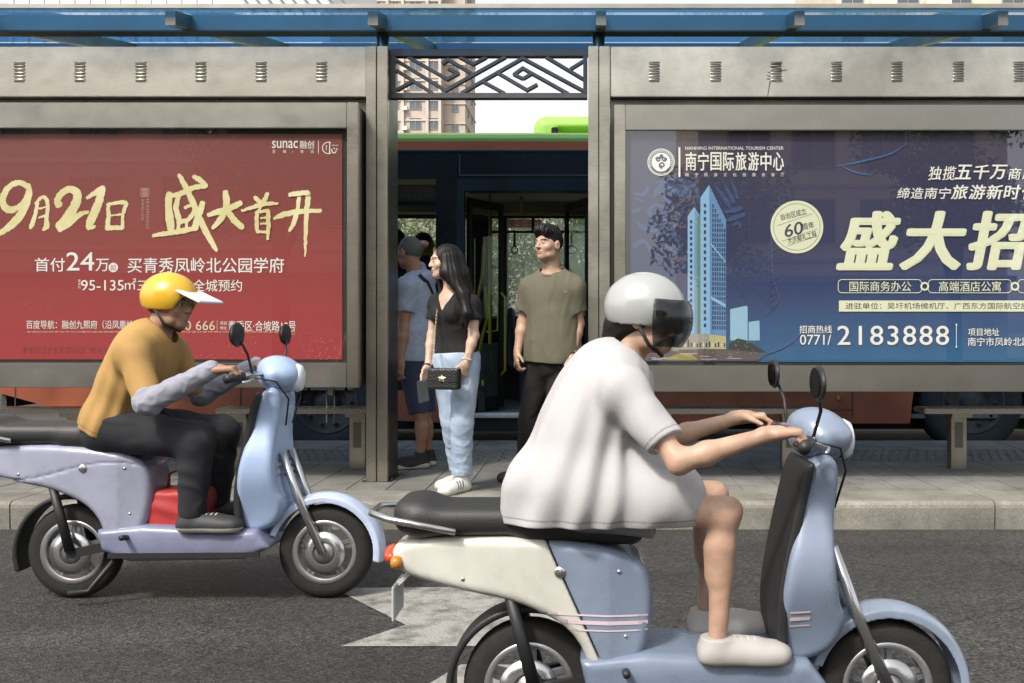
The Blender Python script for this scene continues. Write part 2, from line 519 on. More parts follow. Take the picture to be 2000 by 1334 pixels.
while x < 5.0:
    for j in range(7):
        yy = 7.94 + j * .108
        xx = x + (.0375 if j % 2 else 0)
        tp.add([(xx - .02, yy - .028, ZP - .001), (xx + .02, yy - .028, ZP - .001), (xx + .02, yy + .028, ZP - .001), (xx - .02, yy + .028, ZP - .001),
                (xx - .014, yy - .021, ZP + .006), (xx + .014, yy - .021, ZP + .006), (xx + .014, yy + .021, ZP + .006), (xx - .014, yy + .021, ZP + .006)],
               [(4, 5, 6, 7), (0, 1, 5, 4), (1, 2, 6, 5), (2, 3, 7, 6), (3, 0, 4, 7)], 1)
    x += .075; k += 1
tp = tp.build("tactile_strip", [M_PAVE_B, mat("tactile_stud", (.16, .155, .14), .8, var=.2, vscale=9)]); tag(tp, kind="structure")

# flat pale patches with mottled colour on the carriageway
def pale_patch_mat():
    m = bpy.data.materials.new("pale_patch"); m.use_nodes = True
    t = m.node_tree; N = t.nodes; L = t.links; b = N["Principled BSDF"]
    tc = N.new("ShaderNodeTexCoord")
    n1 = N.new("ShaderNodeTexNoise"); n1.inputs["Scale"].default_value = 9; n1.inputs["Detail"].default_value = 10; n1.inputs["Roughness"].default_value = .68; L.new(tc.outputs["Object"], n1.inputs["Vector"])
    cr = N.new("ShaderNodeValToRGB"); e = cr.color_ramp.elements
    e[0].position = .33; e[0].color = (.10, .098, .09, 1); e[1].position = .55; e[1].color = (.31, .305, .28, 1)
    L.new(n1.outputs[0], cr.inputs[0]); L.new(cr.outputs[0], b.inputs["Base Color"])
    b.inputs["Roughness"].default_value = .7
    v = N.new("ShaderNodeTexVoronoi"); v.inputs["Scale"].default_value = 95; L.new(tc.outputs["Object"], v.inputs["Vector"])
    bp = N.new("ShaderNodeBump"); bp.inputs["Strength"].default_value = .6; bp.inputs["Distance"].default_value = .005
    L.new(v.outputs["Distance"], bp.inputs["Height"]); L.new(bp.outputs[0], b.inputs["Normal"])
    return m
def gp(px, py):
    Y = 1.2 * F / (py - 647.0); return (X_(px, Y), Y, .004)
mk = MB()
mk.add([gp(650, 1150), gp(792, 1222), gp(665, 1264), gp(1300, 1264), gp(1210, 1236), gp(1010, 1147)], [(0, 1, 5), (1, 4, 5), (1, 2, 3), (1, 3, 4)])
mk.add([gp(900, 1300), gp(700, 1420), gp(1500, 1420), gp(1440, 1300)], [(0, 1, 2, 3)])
tag(mk.build("pale_road_patch", pale_patch_mat()), kind="structure")

# ------------------------------------------------------------------ trees
def leaf_mat(name, c, var=.5):
    m = bpy.data.materials.new(name); m.use_nodes = True
    t = m.node_tree; N = t.nodes; L = t.links; b = N["Principled BSDF"]
    g = N.new("ShaderNodeNewGeometry")
    cr = N.new("ShaderNodeValToRGB"); e = cr.color_ramp.elements
    e[0].color = (c[0] * (1 - var), c[1] * (1 - var), c[2] * (1 - var), 1); e[1].color = (c[0] * (1 + var), c[1] * (1 + var * .9), c[2] * (1 + var * .3), 1)
    L.new(g.outputs["Random Per Island"], cr.inputs[0]); L.new(cr.outputs[0], b.inputs["Base Color"])
    b.inputs["Roughness"].default_value = .5
    ts = N.new("ShaderNodeBsdfTranslucent"); ts.inputs[0].default_value = (c[0] * 1.6, c[1] * 1.7, c[2] * .7, 1)
    mx = N.new("ShaderNodeMixShader"); mx.inputs[0].default_value = .3
    L.new(b.outputs[0], mx.inputs[1]); L.new(ts.outputs[0], mx.inputs[2]); L.new(mx.outputs[0], N["Material Output"].inputs[0])
    return m
M_LEAF = [leaf_mat("leaf_green", (.10, .16, .04)), leaf_mat("leaf_dark_green", (.055, .10, .03)), leaf_mat("leaf_yellow_green", (.15, .20, .045))]
M_BARK = mat("bark", (.12, .10, .075), .9, var=.35, vscale=9, bump=.5, bscale=25)

def crown_mesh(name, rs, clumps, nleaf, lsize):
    V = []; Fc = []
    for (c, r) in clumps:
        n = max(6, int(nleaf * r[0] * r[1] * r[2]))
        for _ in range(n):
            d = rs.normal(size=3); d /= np.linalg.norm(d)
            p = np.array(c) + d * np.array(r) * (rs.uniform(.45, 1.05) ** .7)
            a = rs.normal(size=3); a /= np.linalg.norm(a)
            b = np.cross(a, rs.normal(size=3)); b /= np.linalg.norm(b)
            s = lsize * rs.uniform(.6, 1.3)
            k = len(V)
            nn = np.cross(a, b) * s * .12
            V += [p - a * s, p + b * s * .42 + nn, p + a * s, p - b * s * .42 + nn]
            Fc.append((k, k + 1, k + 2, k + 3))
    me = bpy.data.meshes.new(name); me.from_pydata([tuple(v) for v in V], [], Fc); me.update()
    return me

def make_tree(name, loc, h, spread, seed, mi, label, cat="tree", group=None, nleaf=420, lsize=.14, trunk=True, ck=11, low=.35):
    rs = np.random.RandomState(seed)
    root = empty(name, loc, 0, label, cat, group)
    clumps = []
    for k in range(ck):
        a = rs.uniform(0, 6.28); rr = spread * math.sqrt(rs.uniform(.05, 1)) * .7
        z = h * rs.uniform(low, .9)
        clumps.append(((rr * math.cos(a), rr * math.sin(a), z), np.array([1, 1, .75]) * spread * rs.uniform(.32, .55)))
    me = crown_mesh("crown", rs, clumps, nleaf, lsize)
    link_mesh("crown", me, M_LEAF[mi], root)
    if trunk:
        mb = MB()
        mb.tube([(0, 0, 0), (rs.uniform(-.1, .1), rs.uniform(-.1, .1), h * .3), (rs.uniform(-.2, .2), rs.uniform(-.2, .2), h * .55), (0, 0, h * .8)], [h * .028, h * .022, h * .016, h * .006], 9)
        for c, r in clumps[:6]:
            z0 = h * rs.uniform(.25, .5)
            mb.tube([(0, 0, z0), (c[0] * .5, c[1] * .5, (z0 + c[2]) * .52), c], [h * .012, h * .008, h * .004], 6)
        mb.build("trunk", M_BARK, root)
    return root

tl = ["tree of mixed green leaves seen through the bus windows behind the %s",]
spots = [(-4.6, 20.0, 4.9, 2.1, 0, "leafy green tree seen through the bus window behind the grey haired man"),
         (-2.6, 21.5, 5.6, 2.3, 2, "yellow green tree showing in the bus window left of the door"),
         (-.6, 19.6, 4.6, 2.0, 1, "dark green tree seen through the open bus door between the poles"),
         (1.6, 21.0, 4.8, 2.2, 0, "green tree behind the far bus window with the exit sign"),
         (4.2, 20.5, 4.8, 2.2, 1, "dark tree standing behind the right end of the bus"),
         (-7.6, 21.0, 4.8, 2.3, 0, "broad tree hidden mostly behind the rear of the bus")]
for i, (x, y, h, s, mi, lb) in enumerate(spots):
    make_tree("roadside_tree", (x, y, .15), h, s, 20 + i, mi, lb, "tree", "trees beyond the bus", nleaf=1500, lsize=.05, low=.22)
hg = None
rs = np.random.RandomState(5)
hc = [((rs.uniform(-9, 6), rs.uniform(-.5, .5), rs.uniform(.4, 3.8)), np.array([.7, .5, .6]) * rs.uniform(.8, 1.3)) for _ in range(120)]
hg = link_mesh("hedge", crown_mesh("hedge", rs, hc, 1300, .055), [M_LEAF[0]]); hg.location = (0, 22.9, .15)
tag(hg, "tall leafy green hedge running behind the trees beyond the bus", "hedge")

# ------------------------------------------------------------------ buildings
M_WALL = mat("tower_wall", (.47, .40, .34), .85, var=.12, vscale=.4, bump=.1)
M_WALL2 = mat("tower_trim", (.52, .45, .39), .85, var=.1, vscale=.5)
M_WIN = mat("window_dark", (.06, .075, .09), .08, var=.5, vscale=.3, spec=.8)
M_WFR = mat("window_frame", (.30, .28, .26), .6)
def window_mesh(name, w_, h_, d=.12):
    mb = MB()
    t = .06
    mb.box(-w_/2, w_/2, -d, 0, -h_/2, -h_/2 + t, 1); mb.box(-w_/2, w_/2, -d, 0, h_/2 - t, h_/2, 1)
    mb.box(-w_/2, -w_/2 + t, -d, 0, -h_/2 + t, h_/2 - t, 1); mb.box(w_/2 - t, w_/2, -d, 0, -h_/2 + t, h_/2 - t, 1)
    mb.box(-t/2, t/2, -d, 0, -h_/2 + t, h_/2 - t, 1)
    mb.box(-w_/2 + t, w_/2 - t, -d, 0, h_*.18, h_*.18 + t, 1) if False else None
    mb.add([(-w_/2, -.03, -h_/2), (w_/2, -.03, -h_/2), (w_/2, -.03, h_/2), (-w_/2, -.03, h_/2)], [(0, 1, 2, 3)], 0)
    o = mb.build(name, [M_WIN, M_WFR]); me = o.data
    bpy.data.objects.remove(o)
    return me
def put(me, name, loc, parent, rz=0.0):
    o = bpy.data.objects.new(name, me); COL.objects.link(o); o.parent = parent; o.location = loc; o.rotation_euler = (0, 0, rz)
    return o

# pale brown apartment tower beyond the bus
tw = empty("apartment_tower", (-18.6, 150, 0), 0, "tall beige apartment tower with rows of dark windows rising behind the bus roof", "building")
H = 66
MB().box(-19.3, -3.2, 0, 18, 0, H).box(-3.2, 0, 2.2, 16, 0, H).build("wall", M_WALL, tw)
mb = MB()
for z in range(3, H, 3):
    mb.box(-19.4, -3.15, -.18, -.002, z - .14, z + .1)
    mb.box(-3.2, .12, 2.02, 2.198, z - .14, z + .1); mb.box(.002, .14, 2.2, 16, z - .14, z + .1)
mb.build("floor_band", M_WALL2, tw)
mb = MB()
for x in (-19.3, -15.6, -11.4, -9.1, -5.4, -3.5): mb.box(x - .22, x + .22, -.42, -.19, 0, H)
mb.build("pilaster", M_WALL2, tw)
wm = window_mesh("window", 1.75, 1.75); wn = window_mesh("window", 1.0, 1.5)
for z in range(25, 63, 3):
    for x in (-17.5, -13.4, -10.2, -7.2, -4.4):
        put(wm if x != -10.2 else wn, "window", (x, -.004, z + 1.45), tw)
    put(wn, "window", (-1.5, 2.196, z + 1.45), tw)
    put(wn, "window", (.003, 6, z + 1.45), tw, R(90))
    put(wn, "window", (.003, 11, z + 1.45), tw, R(90))
cu = MB().box(-.35, .35, -.55, 0, -.3, .3).build("cooling_unit", mat("aircon_white", (.6, .58, .55), .6)); cm = cu.data; bpy.data.objects.remove(cu)
for z in range(25, 63, 3):
    for x in (-15.0, -8.7): put(cm, "cooling_unit", (x, -.2, z + .7), tw)

# white panelled office block, top left
ob = empty("office_block", (-36, 62, 0), 0, "white panelled office block with slanted dark fins showing above the left roof edge", "building")
MB().box(0, 20, 0, 14, 0, 34).build("wall", mat("white_cladding", (.72, .74, .78), .45, var=.06, vscale=.3), ob)
mb = MB()
for k in range(0, 14): mb.box(.95 * k + .3, .95 * k + .34, -.06, -.002, 0, 34)
for z in range(1, 34, 2): mb.box(0, 14, -.05, -.002, z - .02, z + .02)
mb.build("panel_joint", mat("panel_joint", (.45, .47, .5), .6), ob)
for k in range(9):
    MB().bar((13.6 + k * .75, -.2, 23.2), (15.6 + k * .75, -.2, 20.8), .12, .1).build("fin", mat("dark_fin", (.12, .12, .13), .5), ob)

# cream flats with balconies, top right
cf = empty("cream_apartment_block", (18, 72, 0), 0, "cream apartment block with balconies showing above the right roof edge", "building")
MB().box(0, 16, 0, 14, 0, 36).build("wall", mat("cream_render", (.66, .56, .45), .85, var=.1, vscale=.5), cf)
wl = window_mesh("window", 1.6, 1.5)
M_BALC = mat("balcony_cream", (.70, .62, .52), .8)
for z in range(18, 34, 3):
    for x in (1.2, 5.2, 9.0, 12.8): put(wl, "window", (x, -.004, z + 1.6), cf)
    for x in (3.2, 7.1, 14.8):
        mb = MB(); mb.box(x - .9, x + .9, -1.1, -.003, z - .1, z + .05); mb.box(x - .9, x + .9, -1.1, -1.02, z + .05, z + .9)
        mb.box(x - .9, x - .82, -1.02, -.003, z + .05, z + .9); mb.box(x + .82, x + .9, -1.02, -.003, z + .05, z + .9)
        mb.build("balcony", M_BALC, cf)

# opposite side of the street (seen in the poster glass and the polished steel)
def street_block(x0, x1, y, h, wallmat, label, cols, zr):
    b = empty("street_block", ((x0 + x1) / 2, y, .15), R(180), label, "building")
    hw = (x1 - x0) / 2
    MB().box(-hw, hw, 0, 10, -.1, h).build("wall", wallmat, b)
    mb = MB()
    for z in zr: mb.box(-hw - .05, hw + .05, -.1, -.002, z - .16, z)
    mb.build("floor_band", M_WALL2, b)
    for z in zr:
        for x in cols: put(wm, "window", (x, -.004, z + 1.5), b)
    MB().box(-hw, hw, -.9, -.003, 3.0, 3.25).build("awning", mat("awning_grey", (.3, .3, .32), .6), b)
    return b
street_block(-33, -4, -21, 13.5, mat("brick_red", (.50, .33, .27), .85, var=.2, vscale=1.5), "low red brown block across the street mirrored in the red poster glass", (-12.5, -10.2, -7.4, -4.8, -1.6, 1.6, 4.8, 8.2, 11.5), (4, 7, 10))
street_block(4.5, 17, -27, 11.2, mat("render_tan", (.74, .60, .45), .85, var=.12, vscale=.6), "tan apartment block across the street mirrored in the blue poster glass", (-4, -1.2, 1.6, 4.2), range(4, 11, 3))
for i, (x, y, h, s, mi, lb) in enumerate([(-1.5, -13.0, 8.0, 2.6, 1, "dark street tree mirrored at the left of the blue poster"),
                                          (9.5, -12.5, 7.6, 2.5, 1, "dark street tree mirrored at the right of the blue poster"),
                                          (-21.5, -12.0, 7.0, 2.3, 0, "green street tree across the road from the red poster"),
                                          (-8.5, -14.5, 9.5, 3.2, 1, "tall dark street tree across the road between the two posters"), (3.6, -16.0, 6.6, 2.2, 0, "green street tree across the road facing the bus door")]):  # last two trees added behind the camera to block sky light
    make_tree("street_tree", (x, y, .15), h, s, 50 + i, mi, lb, "tree", "street trees opposite the stop", nleaf=420, lsize=.11, low=.42)
# ================================================================== BUS SHELTER
def steel_mat(name, col, rough=.34, stretch=(1.2, 1.2, 30), var=.14, stain=.42):
    m = bpy.data.materials.new(name); m.use_nodes = True
    t = m.node_tree; N = t.nodes; L = t.links; b = N["Principled BSDF"]
    tc = N.new("ShaderNodeTexCoord")
    mp = N.new("ShaderNodeMapping"); mp.inputs["Scale"].default_value = stretch; L.new(tc.outputs["Object"], mp.inputs[0])
    n1 = N.new("ShaderNodeTexNoise"); n1.inputs["Scale"].default_value = 14; n1.inputs["Detail"].default_value = 5; L.new(mp.outputs[0], n1.inputs["Vector"])
    n2 = N.new("ShaderNodeTexNoise"); n2.inputs["Scale"].default_value = 1.7; n2.inputs["Detail"].default_value = 7; n2.inputs["Roughness"].default_value = .62; L.new(tc.outputs["Object"], n2.inputs["Vector"])
    r1 = N.new("ShaderNodeMapRange"); r1.inputs[1].default_value = .3; r1.inputs[2].default_value = .7; r1.inputs[3].default_value = 1 - var; r1.inputs[4].default_value = 1 + var * .5
    L.new(n1.outputs[0], r1.inputs[0])
    r2 = N.new("ShaderNodeMapRange"); r2.inputs[1].default_value = .35; r2.inputs[2].default_value = .65; r2.inputs[3].default_value = 1 - stain; r2.inputs[4].default_value = 1.05
    L.new(n2.outputs[0], r2.inputs[0])
    mu = N.new("ShaderNodeMath"); mu.operation = 'MULTIPLY'; L.new(r1.outputs[0], mu.inputs[0]); L.new(r2.outputs[0], mu.inputs[1])
    mx = N.new("ShaderNodeMix"); mx.data_type = 'RGBA'; mx.blend_type = 'MULTIPLY'; mx.inputs[0].default_value = 1; mx.inputs[6].default_value = (*col, 1)
    L.new(mu.outputs[0], mx.inputs[7]); L.new(mx.outputs[2], b.inputs["Base Color"])
    b.inputs["Metallic"].default_value = 1
    r3 = N.new("ShaderNodeMapRange"); r3.inputs[1].default_value = .3; r3.inputs[2].default_value = .7; r3.inputs[3].default_value = rough + .1; r3.inputs[4].default_value = rough - .06
    L.new(n2.outputs[0], r3.inputs[0]); L.new(r3.outputs[0], b.inputs["Roughness"])
    bp = N.new("ShaderNodeBump"); bp.inputs["Strength"].default_value = .12; bp.inputs["Distance"].default_value = .002
    n3 = N.new("ShaderNodeTexNoise"); n3.inputs["Scale"].default_value = 2.6; n3.inputs["Detail"].default_value = 2; L.new(tc.outputs["Object"], n3.inputs["Vector"])
    b2 = N.new("ShaderNodeBump"); b2.inputs["Strength"].default_value = .25; b2.inputs["Distance"].default_value = .02
    L.new(n3.outputs[0], b2.inputs["Height"]); L.new(n1.outputs[0], bp.inputs["Height"]); L.new(b2.outputs[0], bp.inputs["Normal"]); L.new(bp.outputs[0], b.inputs["Normal"])
    return m
M_STEEL = steel_mat("brushed_steel", (.49, .46, .385), .31)
M_FASCIA = steel_mat("fascia_steel", (.66, .625, .54), .30, (1.2, 1.2, 20), .08, .4)
M_STEELH = steel_mat("brushed_steel_frame", (.33, .315, .28), .36, (30, 1.2, 1.2), .06, .08)
M_DKSTEEL = steel_mat("dark_steel", (.17, .165, .15), .38, (1.2, 1.2, 30), .1, .2)
M_LATT = mat("lattice_grey_paint", (.085, .085, .088), .45, var=.15, vscale=12, coat=.2)
M_BLACK = mat("black_gap", (.012, .012, .013), .7)

def roof_glass_mat():
    m = bpy.data.materials.new("roof_blue_glass"); m.use_nodes = True
    t = m.node_tree; N = t.nodes; L = t.links; N.remove(N["Principled BSDF"])
    tr = N.new("ShaderNodeBsdfTransparent"); tr.inputs[0].default_value = (.085, .27, .54, 1)
    ts = N.new("ShaderNodeBsdfTranslucent"); ts.inputs[0].default_value = (.06, .17, .33, 1)
    gl = N.new("ShaderNodeBsdfGlossy"); gl.inputs["Roughness"].default_value = .05
    m1 = N.new("ShaderNodeMixShader"); m1.inputs[0].default_value = .35
    m2 = N.new("ShaderNodeMixShader"); fr = N.new("ShaderNodeFresnel")
    ge = N.new("ShaderNodeNewGeometry"); mi = N.new("ShaderNodeMapRange"); mi.inputs[3].default_value = 1.2; mi.inputs[4].default_value = 1 / 1.2
    L.new(ge.outputs["Backfacing"], mi.inputs[0]); L.new(mi.outputs[0], fr.inputs[0])
    L.new(tr.outputs[0], m1.inputs[1]); L.new(ts.outputs[0], m1.inputs[2])
    L.new(fr.outputs[0], m2.inputs[0]); L.new(m1.outputs[0], m2.inputs[1]); L.new(gl.outputs[0], m2.inputs[2])
    L.new(m2.outputs[0], N["Material Output"].inputs[0])
    return m
def roofz(Y): return 3.345 + .2 * (Y - 6.6)

sh = empty("bus_shelter", (0, 7.0, ZP), 0, "stainless steel bus shelter with blue glass roof and vented fascia panels", "bus shelter")
OFF = Vector((0, 7.0, ZP))
def part(mb, name, mats, parent, off=OFF, **k):
    mb.v = [(v[0] - off[0], v[1] - off[1], v[2] - off[2]) for v in mb.v]
    return mb.build(name, mats, parent, **k)

XL, XR = -5.35, 4.35
# posts: twin channels with a groove, flank shade painted in as darker steel, round neck under the beam
def post(x0, x1):
    mb = MB()
    g = (x0 + x1) / 2 - .002
    zt = 3.148
    mb.box(x0, g - .004, 6.80, 6.86, ZP, zt, 0, .003); mb.box(g + .004, x1, 6.80, 6.86, ZP, zt, 0, .003)
    mb.box(x0 + .004, x1 - .004, 6.855, 7.19, ZP, zt - .003, 1)
    p = part(mb, "post", [M_STEEL, M_DKSTEEL], sh)
    nk = MB().lathe([(.0, 0), (.047, 0), (.047, .012), (.043, .016), (.043, .14), (0, .14)], 'Z', 24, ((x0 + x1) / 2, 7.0, zt))
    part(nk, "post_neck", M_STEEL, p)
    bp = MB().box(x0 - .03, x1 + .03, 6.79, 7.2, ZP, ZP + .006)
    for bx_ in (x0 - .018, x1 + .018):
        for by_ in (6.86, 7.13): bp.lathe([(0, .010), (.007, .010), (.009, .004), (.009, 0)], 'Z', 6, (bx_, by_, ZP + .0055))
    part(bp, "base_plate", M_DKSTEEL, p)
post(-1.507, -1.361); post(.0105, .157); post(-5.2, -5.054); post(4.0, 4.146)

# fascia panels with louvred vents
def louvre_mesh():
    mb = MB()
    for k in range(6):
        z = .056 - k * .0235
        n = 8
        vs = []; fs = []
        wd = .04
        for i in range(n + 1):
            a = math.pi * i / n
            rr = .0065
            for xx, sc in ((-wd, .35), (-wd * .8, 1), (wd * .8, 1), (wd, .35)):
                vs.append((xx, -math.sin(a) * rr * sc, z + math.cos(a) * rr * sc))
        for i in range(n):
            for j in range(3): fs.append((i * 4 + j, i * 4 + j + 1, i * 4 + j + 5, i * 4 + j + 4))
        mb.add(vs, fs, 0, True)
        mb.add([(-wd * .85, -.0012, z - .0165), (wd * .85, -.0012, z - .0165), (wd * .85, -.0012, z - .0115), (-wd * .85, -.0012, z - .0115)], [(0, 1, 2, 3)], 1)
    o = mb.build("vent", [M_STEEL, M_BLACK]); me = o.data; bpy.data.objects.remove(o); return me
LOU = louvre_mesh()
YF = 6.83
def fascia(xa, xb, vents, extra=0):
    mb = MB().box(xa, xb, YF, YF + .34, Z_(188.5, YF), Z_(91, YF), 0, .004)
    f = part(mb, "fascia_panel", M_FASCIA, sh)
    for px in vents:
        v = put(LOU, "vent", (X_(px, YF), YF - .0015 - 7.0, Z_(138, YF) - ZP), f)
    return f
f1 = fascia(XL, X_(715, YF), (-200, -82, 38, 156, 275, 392, 510, 628))
f2 = fascia(X_(1193, YF), XR, (1278, 1398, 1516, 1634, 1752, 1872, 1990, 2110, 2230))
# burnt streaks round the third vent of the right panel
mb = MB(); rs = np.random.RandomState(3)
for k in range(7):
    x = X_(1516 + rs.uniform(-13, 16), YF); z = Z_(124 + k * 6 + rs.uniform(-2, 2), YF)
    mb.add([(x - .03, YF - .0022 - k*.0002, z), (x + .02, YF - .0022 - k*.0002, z + .006), (x + .035, YF - .0022 - k*.0002, z + .002), (x - .01, YF - .0022 - k*.0002, z - .008)], [(0, 1, 2, 3)])
mb.add([(X_(1503, YF), YF - .004, Z_(158, YF)), (X_(1506, YF), YF - .004, Z_(158, YF)), (X_(1500, YF), YF - .004, Z_(188, YF)), (X_(1498.5, YF), YF - .004, Z_(188, YF))], [(0, 1, 2, 3)])
part(mb, "scorch_mark", mat("soot", (.13, .12, .105), .6), f2)

# dark recess panel behind the cabinets, between fascia and cabinet tops
for xa, xb in ((XL + .02, -1.515), (.165, XR - .02)):
    part(MB().box(xa, xb, 6.90, 7.08, .95, Z_(190, YF) - .001), "back_panel", M_DKSTEEL, sh)

# main longitudinal beam, rear beam, transverse roof beams, roof glass
part(MB().box(XL - .3, XR + .3, 6.93, 7.07, 3.29, 3.404, 0, .006), "front_beam", mat("beam_grey", (.36, .36, .34), .35, .55, var=.1, vscale=3), sh)
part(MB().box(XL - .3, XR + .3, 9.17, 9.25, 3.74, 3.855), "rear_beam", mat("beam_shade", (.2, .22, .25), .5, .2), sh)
M_BEAM = mat("roof_beam_steel", (.33, .32, .29), .45, .7, var=.15, vscale=5)
for x in (-5.58, -4.18, -2.784, -1.43, .096, 1.423, 2.784, 4.2):
    mb = MB(); y0, y1 = 6.655, 9.16; hh = .098; wv = .034
    z0, z1 = roofz(y0) - .012, roofz(y1) - .012
    mb.add([(x - wv, y0, z0 - hh), (x + wv, y0, z0 - hh), (x + wv, y1, z1 - hh), (x - wv, y1, z1 - hh), (x - wv, y0, z0), (x + wv, y0, z0), (x + wv, y1, z1), (x - wv, y1, z1)],
           [(0, 3, 2, 1), (4, 5, 6, 7), (0, 1, 5, 4), (1, 2, 6, 5), (2, 3, 7, 6), (3, 0, 4, 7)])
    part(mb, "roof_beam", M_BEAM, sh)
mb = MB(); y0, y1 = 6.60, 9.32
mb.add([(XL - .35, y0, roofz(y0)), (XR + .35, y0, roofz(y0)), (XR + .35, y1, roofz(y1)), (XL - .35, y1, roofz(y1))], [(0, 1, 2, 3)])
part(mb, "roof_glass", roof_glass_mat(), sh)
part(MB().box(XL - .36, XR + .36, 6.575, 6.60, roofz(6.6) - .013, roofz(6.6) + .020, 0, .004), "roof_edge", M_BEAM, sh)

# lattice screen between the posts
YLT = 6.95
def lz(zx, zy): return (X_(650 + zx * .35, YLT), Z_(zy * .35, YLT))
mb = MB()
xa, xb, za, zb = X_(763, YLT), X_(1147.5, YLT), Z_(193, YLT), Z_(97, YLT)
ia, ib, ja, jb = X_(774, YLT), X_(1139, YLT), Z_(182.5, YLT), Z_(111, YLT)
mb.box(xa, xb, YLT - .02, YLT + .05, jb, zb, 0, .003); mb.box(xa, xb, YLT - .02, YLT + .05, za, ja, 0, .003)
mb.box(xa, ia, YLT - .021, YLT + .049, ja, jb); mb.box(ib, xb, YLT - .021, YLT + .049, ja, jb)
lt = part(mb, "lattice_frame", M_LATT, sh)
SEG = [[(420, 318), (640, 442), (700, 410), (643, 383)], [(608, 357), (645, 333), (778, 412)], [(356, 338), (630, 505), (965, 318)],
       [(356, 393), (555, 520)], [(356, 503), (443, 455)], [(705, 318), (785, 358), (858, 318)], [(715, 522), (1060, 325), (1400, 508)],
       [(840, 457), (960, 522)], [(912, 402), (1085, 503), (1142, 472)], [(1108, 408), (1315, 524)], [(1062, 440), (1012, 415), (1060, 380), (1112, 410), (1062, 440)],
       [(1190, 318), (1400, 443)], [(1325, 387), (1400, 341)]]
mb = MB(); hw = .0105; q = 0
for line in SEG:
    P = [Vector(lz(*p)) for p in line]
    for i in range(len(P) - 1):
        a, b_ = P[i], P[i + 1]; t = (b_ - a).normalized(); n_ = Vector((-t.y, t.x)) * hw
        a2 = a - t * (hw * .6 if i else 0); b2 = b_ + t * (hw * .6 if i < len(P) - 2 else 0)
        q += 1; y0 = YLT - .012 - .0006 * (q % 9); y1 = YLT + .03 + .0006 * (q % 7)
        mb.prism([(a2 + n_)[:], (a2 - n_)[:], (b2 - n_)[:], (b2 + n_)[:]], y0, y1)
part(mb, "lattice_bars", M_LATT, sh)

# ------------------------------------------------------------------ benches
M_TUBE = steel_mat("bench_steel", (.5, .48, .43), .25, (30, 1, 1), .08, .15)
def bench(pxa, pxb, legs, label, plate=False):
    YB0, YB1 = 7.34, 7.62
    xa, xb = X_(pxa, 7.34), X_(pxb, 7.34)
    r = empty("bench", ((xa + xb) / 2, 7.48, ZP), 0, label, "bench", "steel waiting benches under the poster cabinets")
    off = Vector(((xa + xb) / 2, 7.48, ZP))
    mb = MB()
    for k in range(4): mb.box(xa, xb, YB0 + k * .071, YB0 + k * .071 + .058, .590, .628, 0, .008)
    part(mb, "seat", M_TUBE, r, off)
    for px in legs:
        x = X_(px, 7.48)
        mb = MB(); mb.box(x - .058, x + .058, 7.44, 7.455, ZP, .56, 0, .003)
        mb.box(x - .058, x - .048, 7.456, 7.53, ZP, .56); mb.box(x + .048, x + .058, 7.456, 7.53, ZP, .56)
        mb.box(x - .075, x + .075, 7.37, 7.60, .561, .589, 0, .003)
        mb.box(x - .03, x + .03, 7.436, 7.4395, .33, .52, 1)
        part(mb, "leg", [M_STEEL, M_DKSTEEL], r, off)
    return r
bench(-420, 193, (-330, 150), "steel slat bench at the far left with its open end beside the scooter")
bench(420, 726, (470, 700), "steel slat bench beside the left shelter post under the red poster")
bench(1235, 1599, (1290, 1541), "steel slat bench under the blue poster behind the white clad rider")
bench(1806, 2420, (1869, 2360), "steel slat bench at the far right in front of the bus front wheel")

hk = MB()
hk.tube([(X_(638, 6.9), 6.9, Z_(757, 6.9) + .02), (X_(638, 6.9), 6.9, Z_(826, 6.9)), (X_(652, 6.9), 6.9, Z_(828, 6.9)), (X_(654, 6.9), 6.9, Z_(757, 6.9) + .02)], .0035, 6)
hk.box(X_(640, 6.9), X_(651, 6.9), 6.893, 6.907, Z_(772, 6.9), Z_(758, 6.9), 0, .003)
tag(hk.build("wire_hook", M_STEEL), "thin bent wire loop hanging under the red poster cabinet", "wire hook")
# ================================================================== POSTER CABINETS
_TC = {}
def text_verts(s, bold=0.0, spacing=1.0):
    key = (s, bold, spacing)
    if key not in _TC:
        c = bpy.data.curves.new("lettering", 'FONT'); c.body = s; c.offset = bold; c.space_character = spacing
        c.resolution_u = 3; c.fill_mode = 'FRONT'
        o = bpy.data.objects.new("lettering", c); COL.objects.link(o)
        dg = bpy.context.evaluated_depsgraph_get()
        e = o.evaluated_get(dg); me = e.to_mesh()
        v = np.array([q.co[:2] for q in me.vertices]); f = [tuple(p.vertices) for p in me.polygons]
        e.to_mesh_clear(); bpy.data.objects.remove(o); bpy.data.curves.remove(c)
        v = v - v.min(0)
        _TC[key] = (v, f, v.max(0))
    return _TC[key]

